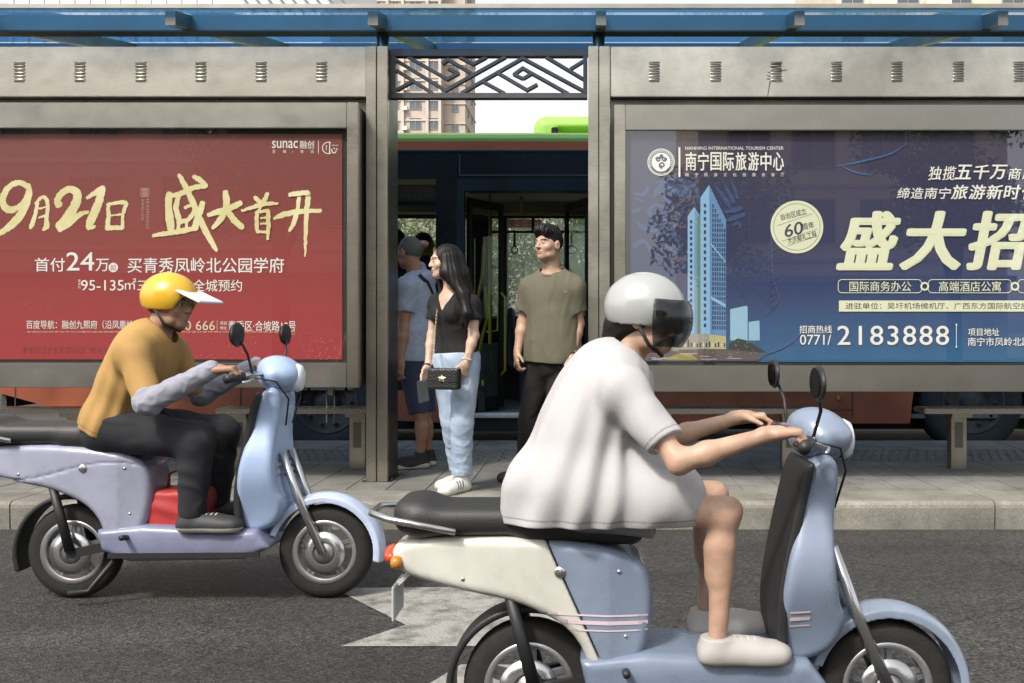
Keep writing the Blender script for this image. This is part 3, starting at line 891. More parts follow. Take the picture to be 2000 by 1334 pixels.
class Print:
    """flat print on a poster: everything is given in photograph pixels on the plane Yp"""
    def __init__(s, Yp): s.Y = Yp; s.layers = {}; s.k = 0
    def mb(s, layer):
        if layer not in s.layers: s.layers[layer] = MB()
        return s.layers[layer]
    def pt(s, p, dy): return (X_(p[0], s.Y), s.Y - dy, Z_(p[1], s.Y))
    def text(s, layer, st, x0, y0, x1, y1, bold=0.0, shear=0.0, rot=0.0, dy=.002, spacing=1.0, vertical=False):
        if bold > .004:
            e = bold * (y1 - y0) * .8
            for j, (ex, ey) in enumerate(((-e, 0), (e, 0), (0, e * .6), (0, -e * .6))):
                s.text(layer, st, x0 + e + ex, y0 + e * .6 + ey, x1 - e + ex, y1 - e * .6 + ey, 0.0, shear, rot, dy + .00015 * (j + 1), spacing, vertical)
            return
        v, f, mx = text_verts(st, bold, spacing)
        u = v / mx
        px = x0 + u[:, 0] * (x1 - x0) + - shear * u[:, 1] * (y1 - y0); py = y1 - u[:, 1] * (y1 - y0)
        if rot or vertical:
            cx, cy = (x0 + x1) / 2, (y0 + y1) / 2
            a = R(rot); dx, dy_ = px - cx, py - cy
            px = cx + dx * math.cos(a) - dy_ * math.sin(a); py = cy + dx * math.sin(a) + dy_ * math.cos(a)
        s.mb(layer).add([s.pt(p, dy) for p in zip(px, py)], f)
    def poly(s, layer, pts, dy=.0015):
        s.mb(layer).add([s.pt(p, dy) for p in pts], [tuple(range(len(pts)))])
    def rect(s, layer, x0, y0, x1, y1, dy=.0015): s.poly(layer, [(x0, y0), (x1, y0), (x1, y1), (x0, y1)], dy)
    def disc(s, layer, cx, cy, r, dy=.0015, n=48): s.poly(layer, [(cx + r * math.cos(2 * math.pi * k / n), cy + r * math.sin(2 * math.pi * k / n)) for k in range(n)], dy)
    def ring(s, layer, cx, cy, r, wd, dy=.0018, n=48, a0=0, a1=360):
        vs = []; m = n + 1
        for k in range(m):
            a = R(a0 + (a1 - a0) * k / n)
            for rr in (r - wd / 2, r + wd / 2): vs.append(s.pt((cx + rr * math.cos(a), cy + rr * math.sin(a)), dy))
        s.mb(layer).add(vs, [(2 * k, 2 * k + 1, 2 * k + 3, 2 * k + 2) for k in range(n)])
    def brush(s, layer, pts, dy=None, rag=.0, taper=True):
        """a brush stroke: (x, y, half width) control points"""
        s.k += 1
        if dy is None: dy = .0015 + .00012 * (s.k % 40)
        rs = np.random.RandomState(s.k)
        P = np.array(pts, float)
        # catmull-rom
        out = []
        n = len(P)
        for i in range(n - 1):
            p0, p1, p2, p3 = P[max(i - 1, 0)], P[i], P[i + 1], P[min(i + 2, n - 1)]
            for t in np.linspace(0, 1, 7)[:-1]:
                out.append(.5 * ((2 * p1) + (-p0 + p2) * t + (2 * p0 - 5 * p1 + 4 * p2 - p3) * t * t + (-p0 + 3 * p1 - 3 * p2 + p3) * t ** 3))
        out.append(P[-1]); out = np.array(out)
        d = np.gradient(out[:, :2], axis=0); d /= np.linalg.norm(d, axis=1)[:, None] + 1e-9
        nrm = np.stack([-d[:, 1], d[:, 0]], 1)
        vs = []; m = len(out)
        # blunt rounded start and end
        pre = [(out[0, :2] - d[0] * out[0, 2] * .55, .55 * out[0, 2], nrm[0])] ; post = [(out[-1, :2] + d[-1] * out[-1, 2] * .6, .45 * out[-1, 2], nrm[-1])]
        seq = pre + [(out[i, :2], out[i, 2], nrm[i]) for i in range(m)] + post
        for (p, wv, nn) in seq:
            a = p + nn * (wv + rs.uniform(-rag, rag)); b = p - nn * (wv + rs.uniform(-rag, rag))
            vs += [s.pt(a, dy), s.pt(b, dy)]
        s.mb(layer).add(vs, [(2 * i, 2 * i + 1, 2 * i + 3, 2 * i + 2) for i in range(len(seq) - 1)])
    def pill(s, layer, x0, y0, x1, y1, r, wd, dy=.0018):
        pts = []
        for cx, cy, a0 in ((x1 - r, y0 + r, -90), (x1 - r, y1 - r, 0), (x0 + r, y1 - r, 90), (x0 + r, y0 + r, 180)):
            for k in range(9): a = R(a0 + 90 * k / 8); pts.append((cx, cy, math.cos(a), math.sin(a)))
        vs = []
        for cx, cy, c, s_ in pts:
            vs += [s.pt((cx + (r - wd) * c, cy + (r - wd) * s_), dy), s.pt((cx + r * c, cy + r * s_), dy)]
        n = len(pts)
        s.mb(layer).add(vs, [(2 * i, 2 * i + 1, (2 * i + 3) % (2 * n), (2 * i + 2) % (2 * n)) for i in range(n)])

def cabinet(xa, xb, pxt, pxb, open_t, open_b, side_w, label, end_sides):
    zt, zb = Z_(pxt, 6.6), Z_(pxb, 6.6)
    r = empty("poster_cabinet", ((xa + xb) / 2, 6.7, zb), 0, label, "advertising light box")
    off = Vector(((xa + xb) / 2, 6.7, zb))
    zo1, zo0 = Z_(open_t, 6.6), Z_(open_b, 6.6)
    part(MB().box(xa + .012, xb - .012, 6.66, 6.899, zb + .01, zt - .01), "housing", M_DKSTEEL, r, off)
    part(MB().box(xa + side_w, xb - side_w, 6.60, 6.655, zo1, zt, 0, .004), "frame_rail", M_STEELH, r, off)
    part(MB().box(xa + side_w, xb - side_w, 6.60, 6.655, zb, zo0, 0, .004), "frame_rail", M_STEELH, r, off)
    part(MB().box(xa, xa + side_w - .002, 6.598, 6.657, zb - .001, zt + .001, 0, .004), "frame_stile", M_STEEL, r, off)
    part(MB().box(xb - side_w + .002, xb, 6.598, 6.657, zb - .001, zt + .001, 0, .004), "frame_stile", M_STEEL, r, off)
    part(MB().add([(xa + side_w, 6.658, zo0), (xb - side_w, 6.658, zo0), (xb - side_w, 6.658, zo1), (xa + side_w, 6.658, zo1)], [(0, 1, 2, 3)]), "black_border", M_BLACK, r, off)
    # pane
    part(MB().add([(xa + side_w, 6.618, zo0), (xb - side_w, 6.618, zo0), (xb - side_w, 6.618, zo1), (xa + side_w, 6.618, zo1)], [(0, 1, 2, 3)], 0), "glass_pane", glass_mat("cabinet_glass", (.97, .98, .97), 1.85), r, off, fixn=False)
    return r, off

def print_mat(name, stops, nz=.15, nscale=3.0, spark=0.0, swirl=None):
    """printed paper: colours from bottom to top of the sheet, with a printed cloud pattern"""
    m = bpy.data.materials.new(name); m.use_nodes = True
    t = m.node_tree; N = t.nodes; L = t.links; b = N["Principled BSDF"]
    tc = N.new("ShaderNodeTexCoord"); sp = N.new("ShaderNodeSeparateXYZ"); L.new(tc.outputs["Generated"], sp.inputs[0])
    n1 = N.new("ShaderNodeTexNoise"); n1.inputs["Scale"].default_value = nscale; n1.inputs["Detail"].default_value = 8; n1.inputs["Distortion"].default_value = 1.2
    L.new(tc.outputs["Object"], n1.inputs["Vector"])
    ad = N.new("ShaderNodeMath"); ad.operation = 'MULTIPLY_ADD'; ad.inputs[1].default_value = nz; L.new(n1.outputs[0], ad.inputs[0])
    sb = N.new("ShaderNodeMath"); sb.operation = 'SUBTRACT'; sb.inputs[1].default_value = nz * .5; L.new(sp.outputs[2], sb.inputs[0]); L.new(sb.outputs[0], ad.inputs[2])
    cr = N.new("ShaderNodeValToRGB"); e = cr.color_ramp.elements
    e[0].position, e[0].color = stops[0][0], (*stops[0][1], 1); e[1].position, e[1].color = stops[-1][0], (*stops[-1][1], 1)
    for p, c in stops[1:-1]: q = e.new(p); q.color = (*c, 1)
    L.new(ad.outputs[0], cr.inputs[0])
    last = cr.outputs[0]
    if spark:
        v = N.new("ShaderNodeTexVoronoi"); v.inputs["Scale"].default_value = 55; L.new(tc.outputs["Object"], v.inputs["Vector"])
        lt = N.new("ShaderNodeMath"); lt.operation = 'LESS_THAN'; lt.inputs[1].default_value = .14; L.new(v.outputs["Distance"], lt.inputs[0])
        n3 = N.new("ShaderNodeTexNoise"); n3.inputs["Scale"].default_value = 2.2; n3.inputs["Detail"].default_value = 4; L.new(tc.outputs["Object"], n3.inputs["Vector"])
        g3 = N.new("ShaderNodeMapRange"); g3.inputs[1].default_value = .5; g3.inputs[2].default_value = .68; L.new(n3.outputs[0], g3.inputs[0])
        inv = N.new("ShaderNodeMapRange"); inv.inputs[1].default_value = .42; inv.inputs[2].default_value = .05; L.new(sp.outputs[2], inv.inputs[0])
        a = N.new("ShaderNodeMath"); a.operation = 'MULTIPLY'; L.new(lt.outputs[0], a.inputs[0]); L.new(g3.outputs[0], a.inputs[1])
        a2 = N.new("ShaderNodeMath"); a2.operation = 'MULTIPLY'; L.new(a.outputs[0], a2.inputs[0]); L.new(inv.outputs[0], a2.inputs[1])
        mx = N.new("ShaderNodeMix"); mx.data_type = 'RGBA'; mx.inputs[7].default_value = (.75, .52, .25, 1)
        L.new(a2.outputs[0], mx.inputs[0]); L.new(last, mx.inputs[6]); last = mx.outputs[2]
    L.new(last, b.inputs["Base Color"]); b.inputs["Roughness"].default_value = .55
    return m

INK = {}
def ink(name, c): return mat("ink_" + name, c, .6)

def gold_ink():
    return mat("ink_gold", (.80, .74, .44), .6, var=.0, col2=(.62, .54, .24), vscale=5)

# ------------------------------------------------------------------ left: red poster
XA, XB = -4.95, X_(700, 6.6)
c1, o1 = cabinet(XA, XB, 200, 757, 250, 709, .078, "advertising light box with a red poster and gold brush calligraphy", 1)
YP = 6.652
pl_, pr_, pt_, pb_ = -520, 668.5, 262, 702
base = MB(); Q = Print(YP)
base.add([Q.pt(p, 0) for p in ((pl_, pb_), (pr_, pb_), (pr_, pt_), (pl_, pt_))], [(0, 1, 2, 3)])
poster1 = part(base, "poster", print_mat("red_print", [(0, (.33, .025, .032)), (.3, (.28, .030, .030)), (.6, (.21, .032, .026)), (1, (.16, .032, .026))], .35, 2.2, spark=1), c1, o1)
g = Q
z6 = lambda L_: [(x * .32, 330 + y * .32, w_ * .32) for x, y, w_ in L_]
for st in (
    [(178, 118, 16), (130, 84, 17), (70, 98, 17), (28, 150, 19), (18, 205, 21), (50, 248, 23), (105, 238, 17), (155, 195, 17), (178, 140, 20)],
    [(172, 96, 16), (180, 150, 18), (160, 220, 22), (112, 300, 25), (55, 355, 22), (0, 395, 14), (-45, 420, 7)],
    [(228, 205, 12), (220, 260, 12), (200, 330, 14), (186, 362, 10)], [(218, 212, 9), (250, 178, 10), (284, 182, 12), (292, 240, 12), (286, 300, 12), (286, 350, 17), (262, 372, 8)],
    [(240, 243, 6), (285, 232, 6)], [(238, 297, 6), (290, 283, 8)],
    [(362, 222, 24), (352, 190, 20), (382, 145, 20), (436, 124, 22), (474, 160, 26), (455, 230, 28), (408, 300, 28), (358, 352, 24)], [(362, 366, 22), (425, 325, 24), (492, 278, 16), (540, 262, 9)],
    [(532, 178, 11), (590, 142, 17), (632, 116, 18)], [(625, 125, 22), (598, 220, 25), (563, 300, 26), (540, 352, 20)], [(538, 360, 16), (582, 352, 9)],
    [(662, 222, 11), (664, 290, 13), (658, 358, 17)], [(650, 360, 14), (720, 360, 15), (752, 358, 13)], [(655, 218, 9), (735, 203, 12), (772, 214, 13), (752, 275, 10), (748, 362, 11)], [(668, 287, 6), (742, 276, 6)],
    [(1094, 36, 12), (1124, 90, 17), (1168, 180, 18), (1212, 290, 20), (1268, 400, 19), (1322, 500, 10)], [(1182, 46, 12), (1215, 64, 17), (1256, 98, 13)],
    [(1262, 102, 15), (1180, 116, 16), (1112, 146, 16), (1040, 168, 14)], [(1034, 150, 20), (1030, 240, 22), (1040, 330, 25), (1046, 388, 18)],
    [(1098, 150, 13), (1076, 240, 17), (1104, 330, 16)], [(1130, 236, 12), (1192, 222, 9), (1160, 302, 14), (1108, 322, 13)], [(1238, 205, 17), (1216, 280, 20), (1190, 360, 20)],
    [(936, 408, 11), (1000, 396, 14), (1098, 380, 17), (1205, 362, 14)], [(1092, 300, 10), (1090, 380, 13)], [(1142, 306, 9), (1140, 376, 10)],
    [(1272, 282, 12), (1322, 266, 18), (1400, 242, 17), (1470, 208, 18)], [(1376, 138, 15), (1384, 200, 21), (1370, 270, 18), (1330, 330, 17), (1298, 362, 9)], [(1386, 252, 13), (1430, 312, 20), (1482, 358, 17)],
    [(1556, 172, 10), (1578, 195, 14), (1602, 207, 8)], [(1636, 150, 12), (1616, 190, 14), (1592, 216, 9)], [(1478, 256, 8), (1540, 236, 13), (1620, 214, 14), (1696, 212, 9)],
    [(1592, 222, 9), (1582, 256, 9)], [(1570, 262, 11), (1568, 330, 13), (1574, 384, 11)], [(1572, 264, 11), (1640, 256, 11)], [(1640, 258, 13), (1640, 340, 13), (1636, 430, 9)],
    [(1592, 300, 6), (1632, 296, 6)], [(1592, 336, 6), (1632, 333, 6)], [(1572, 382, 10), (1636, 388, 9)],
    [(1768, 158, 13), (1820, 150, 14), (1884, 146, 16)], [(1672, 302, 8), (1740, 276, 17), (1830, 261, 15), (1958, 254, 13)], [(1826, 160, 12), (1816, 250, 13), (1792, 330, 15), (1766, 380, 7)],
    [(1882, 150, 16), (1872, 260, 15), (1866, 400, 12), (1864, 480, 8), (1862, 532, 4)]):
    g.brush("gold", z6(st), rag=.9)
W = "white"
g.text(W, "sunac", 531.5, 275, 582, 289.5, .012); g.text(W, "融创", 586, 275, 613.5, 290.5, .008)
for i, ch in enumerate("至臻·致远"): g.text(W, ch, (532, 553, 571, 587, 607)[i], 293 if ch != "·" else 296, (538, 559, 572.5, 593, 613)[i], 299 if ch != "·" else 297.5)
g.rect(W, 621.6, 275, 622.6, 300)
g.ring(W, 641, 289, 11, 1.6, a0=60, a1=300); g.brush(W, [(644, 277, .8), (644, 300, 1.1)]); g.brush(W, [(638, 284, .8), (637, 293, .6)]); g.brush(W, [(648, 291, .9), (650, 298, .9), (655, 298, .9), (657, 293, .7)]); g.brush(W, [(652, 289, .9), (654, 291, .7)]); g.brush(W, [(657, 290, .8), (660, 292, .6)])
for k in range(5): g.rect(W, 648 + k * 2.7, 283, 649.5 + k * 2.7, 284.4)
g.pill("faded", 275, 367.5, 291.5, 384.5, 3, 1.0)
for k in range(5): g.rect("faded", 278.5 + k * 2.1, 371, 279.5 + k * 2.1, 381)
g.rect("faded", 278, 370, 288.5, 371, .0017); g.rect("faded", 278, 381, 288.5, 382, .0017)
g.text("faded", "PROSPEROUS", 288.5 - 29, 414.5, 288.5 + 29, 420.5, 0, 0, 90, spacing=1.5); g.text("faded", "MANSION", 279 - 20, 407, 279 + 20, 412.5, 0, 0, 90, spacing=1.5)
g.text(W, "首付", 68.5, 503.5, 127, 530.5, .012); g.text(W, "24", 130, 492.5, 184.5, 528.5, .014); g.text(W, "万", 187, 505.5, 213, 530, .012)
g.disc(W, 221.5, 522.5, 9.2, .0015); g.text("redink", "起", 216, 517, 227, 528, .004, dy=.0022)
g.text(W, "买青秀凤岭北公园学府", 249.5, 503, 555, 533, .013)
for i, ch in enumerate("建筑约"): g.text(W, ch, 153, 545.5 + 6.4 * i, 157.5, 551 + 6.4 * i)
g.text(W, "95-135", 158.5, 547, 242, 567.5, .012); g.text(W, "㎡", 244, 543.5, 266.5, 565.5, .008); g.text(W, "三至四房", 268.5, 546, 363, 568.5, .01); g.text(W, "全城预约", 377, 546, 473, 569.5, .01)
g.text(W, "百度导航：融创九熙府（沿凤凰岭路）", 51.5, 625.5, 279.5, 642.5, .008)
g.rect("cream", 283, 626, 283.8, 646); g.text("cream", "0771", 291.5, 627, 317, 635.5); g.text("cream", "VIP LINE", 293, 637.5, 321.5, 643.5); g.text("cream", "5560 666", 323, 626.5, 420, 645)
g.rect("cream", 424, 626, 424.8, 646); g.text(W, "项目", 430, 628, 443, 634.5); g.text(W, "地址", 430, 637, 443, 643.5); g.text(W, "青秀区·合坡路18号", 446, 626.5, 578, 646.5, .01)
g.text("cream", "本资料仅供参考不作为要约或承诺最终以政府批准文件为准开发商保留对宣传资料的修改权利敬请留意最新资料", 52, 646.8, 577, 649.6); g.text("cream", "本广告有效期至年底", 553, 651.5, 577, 653.8)
g.text("darkred", "PROSPEROUS MANSION", 46, 677.5, 262, 689.5, -.005, spacing=1.6)
for ln, nm, mm in (("gold", "calligraphy", gold_ink()), (W, "lettering", ink("white", (.78, .75, .70))), ("faded", "seal_lettering", ink("faded", (.52, .34, .26))), ("cream", "small_lettering", ink("cream", (.70, .57, .42))),
                   ("redink", "badge_lettering", ink("red", (.40, .05, .05))), ("darkred", "dark_lettering", ink("darkred", (.22, .03, .035)))):
    part(g.mb(ln), nm, mm, poster1, o1, fixn=False)

# ------------------------------------------------------------------ right: blue poster
XA, XB = X_(1200, 6.6), 3.95
c2, o2 = cabinet(XA, XB, 204.5, 765, 254, 714, .0745, "advertising light box with a dark blue poster of a glass tower and a phone number", 1)
Q = Print(YP); g = Q
pl_, pr_, pt_, pb_ = 1232, 2268, 258, 707
base = MB(); base.add([Q.pt(p, 0) for p in ((pl_, pb_), (pr_, pb_), (pr_, pt_), (pl_, pt_))], [(0, 1, 2, 3)])
poster2 = part(base, "poster", print_mat("blue_print", [(0, (.020, .11, .24)), (.1, (.018, .08, .20)), (.28, (.016, .038, .125)), (.5, (.019, .023, .075)), (1, (.026, .019, .050))], .16, 1.6), c2, o2)
# phoenix-cloud curls behind the tower (dim blue on blue)
C = "curl"
z7 = lambda L_: [(1220 + x * .2, 255 + y * .2, w_ * .2) for x, y, w_ in L_]
for st in ([(80, 600, 4), (130, 625, 14), (190, 620, 20), (225, 570, 16), (200, 540, 6)], [(90, 650, 4), (150, 680, 12), (205, 705, 3)],
           [(280, 650, 6), (330, 590, 40), (400, 545, 46), (470, 560, 40)], [(430, 560, 30), (520, 580, 62), (600, 600, 52), (640, 640, 20)], [(380, 640, 12), (440, 700, 26), (470, 770, 10)],
           [(280, 520, 4), (360, 500, 16), (420, 520, 20)], [(420, 470, 6), (530, 480, 20), (640, 520, 24), (700, 580, 26), (720, 680, 22), (745, 750, 8)],
           [(240, 815, 22), (250, 760, 18), (320, 725, 16), (390, 770, 18), (400, 850, 20), (360, 920, 20), (330, 980, 22), (320, 1060, 14)], [(250, 790, 16), (270, 860, 26), (310, 850, 18), (300, 815, 14)],
           [(650, 715, 5), (570, 760, 14), (530, 850, 16), (500, 920, 14), (420, 970, 16), (350, 1020, 10)], [(80, 790, 20), (130, 780, 22), (150, 760, 10)],
           [(110, 880, 6), (160, 940, 22), (240, 960, 30), (310, 970, 24)], [(90, 1130, 30), (170, 1080, 24), (220, 1110, 16), (250, 1180, 20)], [(330, 1110, 14), (410, 1120, 20), (480, 1190, 20), (540, 1160, 18), (520, 1090, 14), (470, 1010, 20), (500, 985, 12)],
           [(870, 520, 4), (930, 600, 16), (1000, 700, 26), (1030, 760, 10)], [(950, 480, 4), (1010, 590, 16), (1060, 700, 22)], [(1030, 470, 4), (1070, 560, 16), (1100, 660, 18)],
           [(980, 800, 10), (1060, 780, 26), (1140, 760, 20)], [(1000, 880, 14), (1080, 850, 26), (1170, 820, 18)], [(1060, 930, 10), (1100, 900, 16), (1130, 930, 14), (1110, 960, 8)]):
    g.brush(C, z7(st), rag=.1)
for k in range(9):
    y = 545 + k * 9 if k < 9 else 0
    g.brush(C, [(1512 + (k % 2) * 8, 470 + k * 14, 1.0), (1500, 482 + k * 14, 1.0), (1507, 488 + k * 14, .8)])
g.brush(C, [(1506, 470, 1.4), (1510, 540, 1.4), (1520, 585, 1.4), (1496, 616, .8)])
# towers
def tower(pts_l, pts_r, lm, rm): g.poly(lm, pts_l, .0030); g.poly(rm, pts_r, .0030)
tower([(1368, 386), (1385, 361), (1387, 655), (1368, 655)], [(1385, 361), (1418, 430), (1418, 658), (1387, 655)], "tower_light", "tower_blue")
tower([(1343, 422), (1356, 404), (1356, 655), (1343, 655)], [(1356, 404), (1366, 420), (1366, 655), (1356, 655)], "tower_light", "tower_mid")
g.poly("tower_green", [(1361, 425), (1368, 415), (1368, 655), (1361, 655)], .0034)
for k in range(20):
    y = 385 + k * 13
    for (xa_, xb_) in ((1374.5, 1379),): 
        if y > 388: g.rect("tower_dark", xa_, y, xb_, y + 7, .0038)
    g.rect("tower_dark", 1347.5, 430 + k * 11, 1352, 436 + k * 11, .0038) if 430 + k * 11 < 640 else None
for j in range(6):
    x = 1391 + j * 4.6; yt = 372 + (x - 1385) * 2.1 + 14
    y = yt
    while y < 640: g.rect("tower_dark", x, y, x + 2.6, y + 7, .0038); y += 9.5
g.poly("tower_light", [(1388, 578), (1417, 594), (1417, 601), (1388, 584)], .0042); g.poly("tower_light", [(1388, 474), (1417, 510), (1417, 513), (1388, 478)], .0042)
tower([(1284, 590), (1318, 564.5), (1318, 645), (1284, 650)], [(1318, 564.5), (1330, 575), (1330, 648), (1318, 645)], "tower_grey", "tower_shade")
for j in range(6):
    for k in range(7): 
        y = 585 + k * 8 - j * 2.0 + 6
        g.rect("tower_win", 1286.5 + j * 5.2, y, 1289.5 + j * 5.2, y + 4.5, .0036)
tower([(1426, 604), (1458, 597), (1460, 599), (1460, 665), (1426, 665)], [(1462, 629), (1483, 626), (1484, 665), (1462, 665)], "tower_pale", "tower_pale")
g.poly("tower_pale", [(1334, 613), (1344, 612), (1344, 655), (1334, 655)], .0028)
g.poly("podium", [(1268, 668), (1300, 655), (1340, 652), (1385, 652), (1385, 682), (1262, 684)], .0046); g.poly("podium_lit", [(1385, 653), (1418, 657), (1418, 682), (1385, 682)], .0046)
rs = np.random.RandomState(9)
for k in range(26): 
    x = 1266 + k * 5.9; g.rect("tower_dark" if k % 3 else "podium_glow", x, 664 + rs.uniform(0, 8), x + 3, 678, .0050)
g.poly("treeink", [(1236, 690), (1240, 655), (1252, 651), (1262, 668), (1262, 690)], .0044); g.poly("treeink", [(1420, 690), (1424, 672), (1440, 661), (1455, 664), (1470, 672), (1500, 690)], .0044)
g.poly("streetink", [(1236, 684), (1420, 683), (1500, 690), (1480, 705), (1236, 705)], .0048)
g.poly("grassink", [(1296, 703), (1320, 692), (1346, 690), (1364, 703)], .0052)
for k in range(16):
    y = 684 + rs.uniform(0, 18); x = 1238 + rs.uniform(0, 200); g.rect("lightink", x, y, x + rs.uniform(6, 36), y + .7, .0056 + .0001 * k)
for k in range(110):
    x = 1238 + rs.uniform(0, 240); y = 655 + abs(rs.normal()) * 20; y = min(y, 703); g.rect("lightink", x, y, x + 1.1, y + 1.1, .0075 + .00002 * k)
g.brush("swoosh", [(1470, 694, .8), (1510, 686, 2.2), (1545, 668, 2.2), (1575, 640, .8)]); g.brush("swoosh", [(1630, 325, .4), (1680, 316, 2), (1740, 300, 1.6), (1770, 280, .5)]); g.brush("swoosh", [(1634, 318, .4), (1665, 335, 1.6), (1700, 342, 1.2)])
g.pill("swoosh", 1555, 685, 1572, 697, 2, .6)
# lettering
W = "white"
cx, cy = 1291, 317
g.disc(W, cx, cy, 26.5, .0060); g.ring("navy", cx, cy, 24.5, 1.0, .0064); g.ring("navy", cx, cy, 20.6, 4.4, .0064); g.disc(W, cx, cy, 18, .0062)
for k in range(20):
    a = R(160 + k * 220 / 19); r0 = 20.6
    g.ring(W, cx + r0 * math.cos(a), cy + r0 * math.sin(a), .75, 1.0, .0068, 8)
for a0, sx, sy, rr in ((200, -6, -5, 4.6), (-20, 6, -6, 4.6), (90, 2, 6, 6), (270, 0, -11, 3.4)):
    g.brush("navy", [(cx + sx + rr * math.cos(R(a0 + t)) * (1 - t / 700), cy + sy + rr * math.sin(R(a0 + t)) * (1 - t / 700), 1.5) for t in range(0, 460, 45)], .0068)
g.rect(W, 1325, 288, 1328.6, 346, .006)
g.text(W, "NANNING INTERNATIONAL TOURISM CENTER", 1338, 286.5, 1530, 293, .01, dy=.006)
for i, ch in enumerate("南宁国际旅游中心"): g.text(W, ch, 1338.5 + i * 24.4, 297.5, 1338.5 + i * 24.4 + 21.5, 333.5, .018, dy=.006)
for i, ch in enumerate("南宁民族文化旅游会客厅"): g.text(W, ch, 1338 + i * 18.65, 338, 1345 + i * 18.65, 345, dy=.006)
g.disc("badge", 1556, 443.5, 51.5, .0060, 64); g.ring("navy", 1556, 443.5, 45.3, .8, .0064, 64)
g.text("navy", "自治区成立", 1524, 412.5, 1575, 425, .008, 0, -14, .0066); g.text("navy", "60", 1529, 436, 1566, 461, .02, -.2, -13, .0066); g.text("navy", "周年", 1566, 434.5, 1590, 448, .012, 0, -13, .0066); g.text("navy", "大庆献礼工程", 1537, 457.5, 1595, 470, .008, 0, -14, .0066)
for (xa_, ya_, xb_, yb_) in ((1517, 441, 1587, 417), (1527, 471, 1596, 447), (1538, 480, 1592, 462)): g.poly("navy", [(xa_, ya_), (xb_, yb_), (xb_, yb_ + .7), (xa_, ya_ + .7)], .0066)
SH = -.18
def chars(layer, st, x, y0, y1, wd, pitch, bold, shear=SH):
    for i, ch in enumerate(st): g.text(layer, ch, x + i * pitch, y0, x + i * pitch + wd, y1, bold, shear, 0, .006)
chars(W, "独揽", 1811, 325, 352, 25, 27.5, .014, -.2); chars(W, "五千万", 1864, 322, 350.5, 31, 33.5, .03, -.2); chars(W, "商成片运营", 1967, 328, 351.5, 24, 27.5, .014, -.2)
chars(W, "缔造南宁", 1750, 366.5, 388.5, 24, 26.8, .016, -.2); chars(W, "旅游新时代", 1856, 361, 389.5, 31, 34, .026, -.2)
for i, (ch, xa_, xb_) in enumerate((("盛", 1630, 1744), ("大", 1752, 1876), ("招", 1880, 1996), ("商", 2006, 2122))):
    for j, (ex, ey) in enumerate([(0, 0)] + [(5.6 * math.cos(t), 3.0 * math.sin(t)) for t in [2 * math.pi * q / 12 for q in range(12)]]):
        g.text("big", ch, xa_ + 7 + ex, 415 + ey, xb_ - 7 + ex, 525 + ey, 0.0, -.2, 0, .006 + .0002 * j)
def pilltext(xa_, xb_, st, tx0, tx1):
    g.pill("big", xa_, 545.5, xb_, 572.5, 8, 1.3, .006); g.text("big", st, tx0, 549.5, tx1, 569.5, .008, 0, 0, .006)
pilltext(1636, 1800, "国际商务办公", 1658.5, 1779); pilltext(1812, 1975, "高端酒店公寓", 1833, 1954.5); pilltext(1987, 2150, "主题文化商业", 2009, 2130)
for x in (1805.5, 1981.5): g.ring("big", x, 559.3, 6.7, 3.6, .0065)
g.rect("big", 1638, 587, 2180, 608.5, .0060); g.text("navy", "进驻单位：吴圩机场候机厅、广西东方国际航空旅", 1651, 591, 2008, 604, .004, 0, 0, .0066)
g.text("navy", "游、北部湾国际", 2014, 591, 2120, 604, .004, 0, 0, .0066)
g.text(W, "招商热线", 1561, 635.5, 1624.5, 651, .014, 0, 0, .006); g.text(W, "0771/", 1562, 653.5, 1623, 673.5, .008, 0, 0, .006); g.text(W, "2183888", 1635, 636, 1853, 674, .012, 0, 0, .006, 1.12)
g.rect(W, 1866.6, 634, 1867.8, 678, .006); g.disc(W, 1867.2, 634, 1.8, .0063); g.disc(W, 1867.2, 677.5, 1.8, .0063)
g.text(W, "项目地址", 1890, 641, 1951, 656, .008, 0, 0, .006); g.text(W, "南宁市凤岭北路", 1889.5, 659, 2012, 676, .008, 0, 0, .006)
PAL = {"curl": (.03, .055, .15), "tower_light": (.22, .40, .62), "tower_blue": (.10, .22, .42), "tower_mid": (.14, .27, .46), "tower_green": (.10, .20, .14), "tower_dark": (.02, .03, .055),
       "tower_grey": (.17, .20, .26), "tower_shade": (.06, .07, .11), "tower_win": (.04, .05, .08), "tower_pale": (.26, .44, .58), "podium": (.28, .28, .24), "podium_lit": (.42, .38, .20), "podium_glow": (.62, .52, .25),
       "treeink": (.022, .03, .025), "streetink": (.10, .075, .075), "grassink": (.26, .24, .05), "lightink": (.72, .6, .6), "swoosh": (.035, .09, .24), "white": (.74, .76, .78), "navy": (.03, .03, .06), "badge": (.66, .68, .48), "big": (.70, .71, .50)}
NM = {"curl": "cloud_motif", "white": "lettering", "navy": "dark_lettering", "badge": "badge", "big": "headline_lettering", "swoosh": "light_streak", "treeink": "printed_tree", "streetink": "printed_street", "grassink": "printed_lawn", "lightink": "printed_lights"}
for ln in list(g.layers):
    part(g.mb(ln), NM.get(ln, "printed_" + ln), ink(ln, PAL[ln]), poster2, o2, fixn=False)
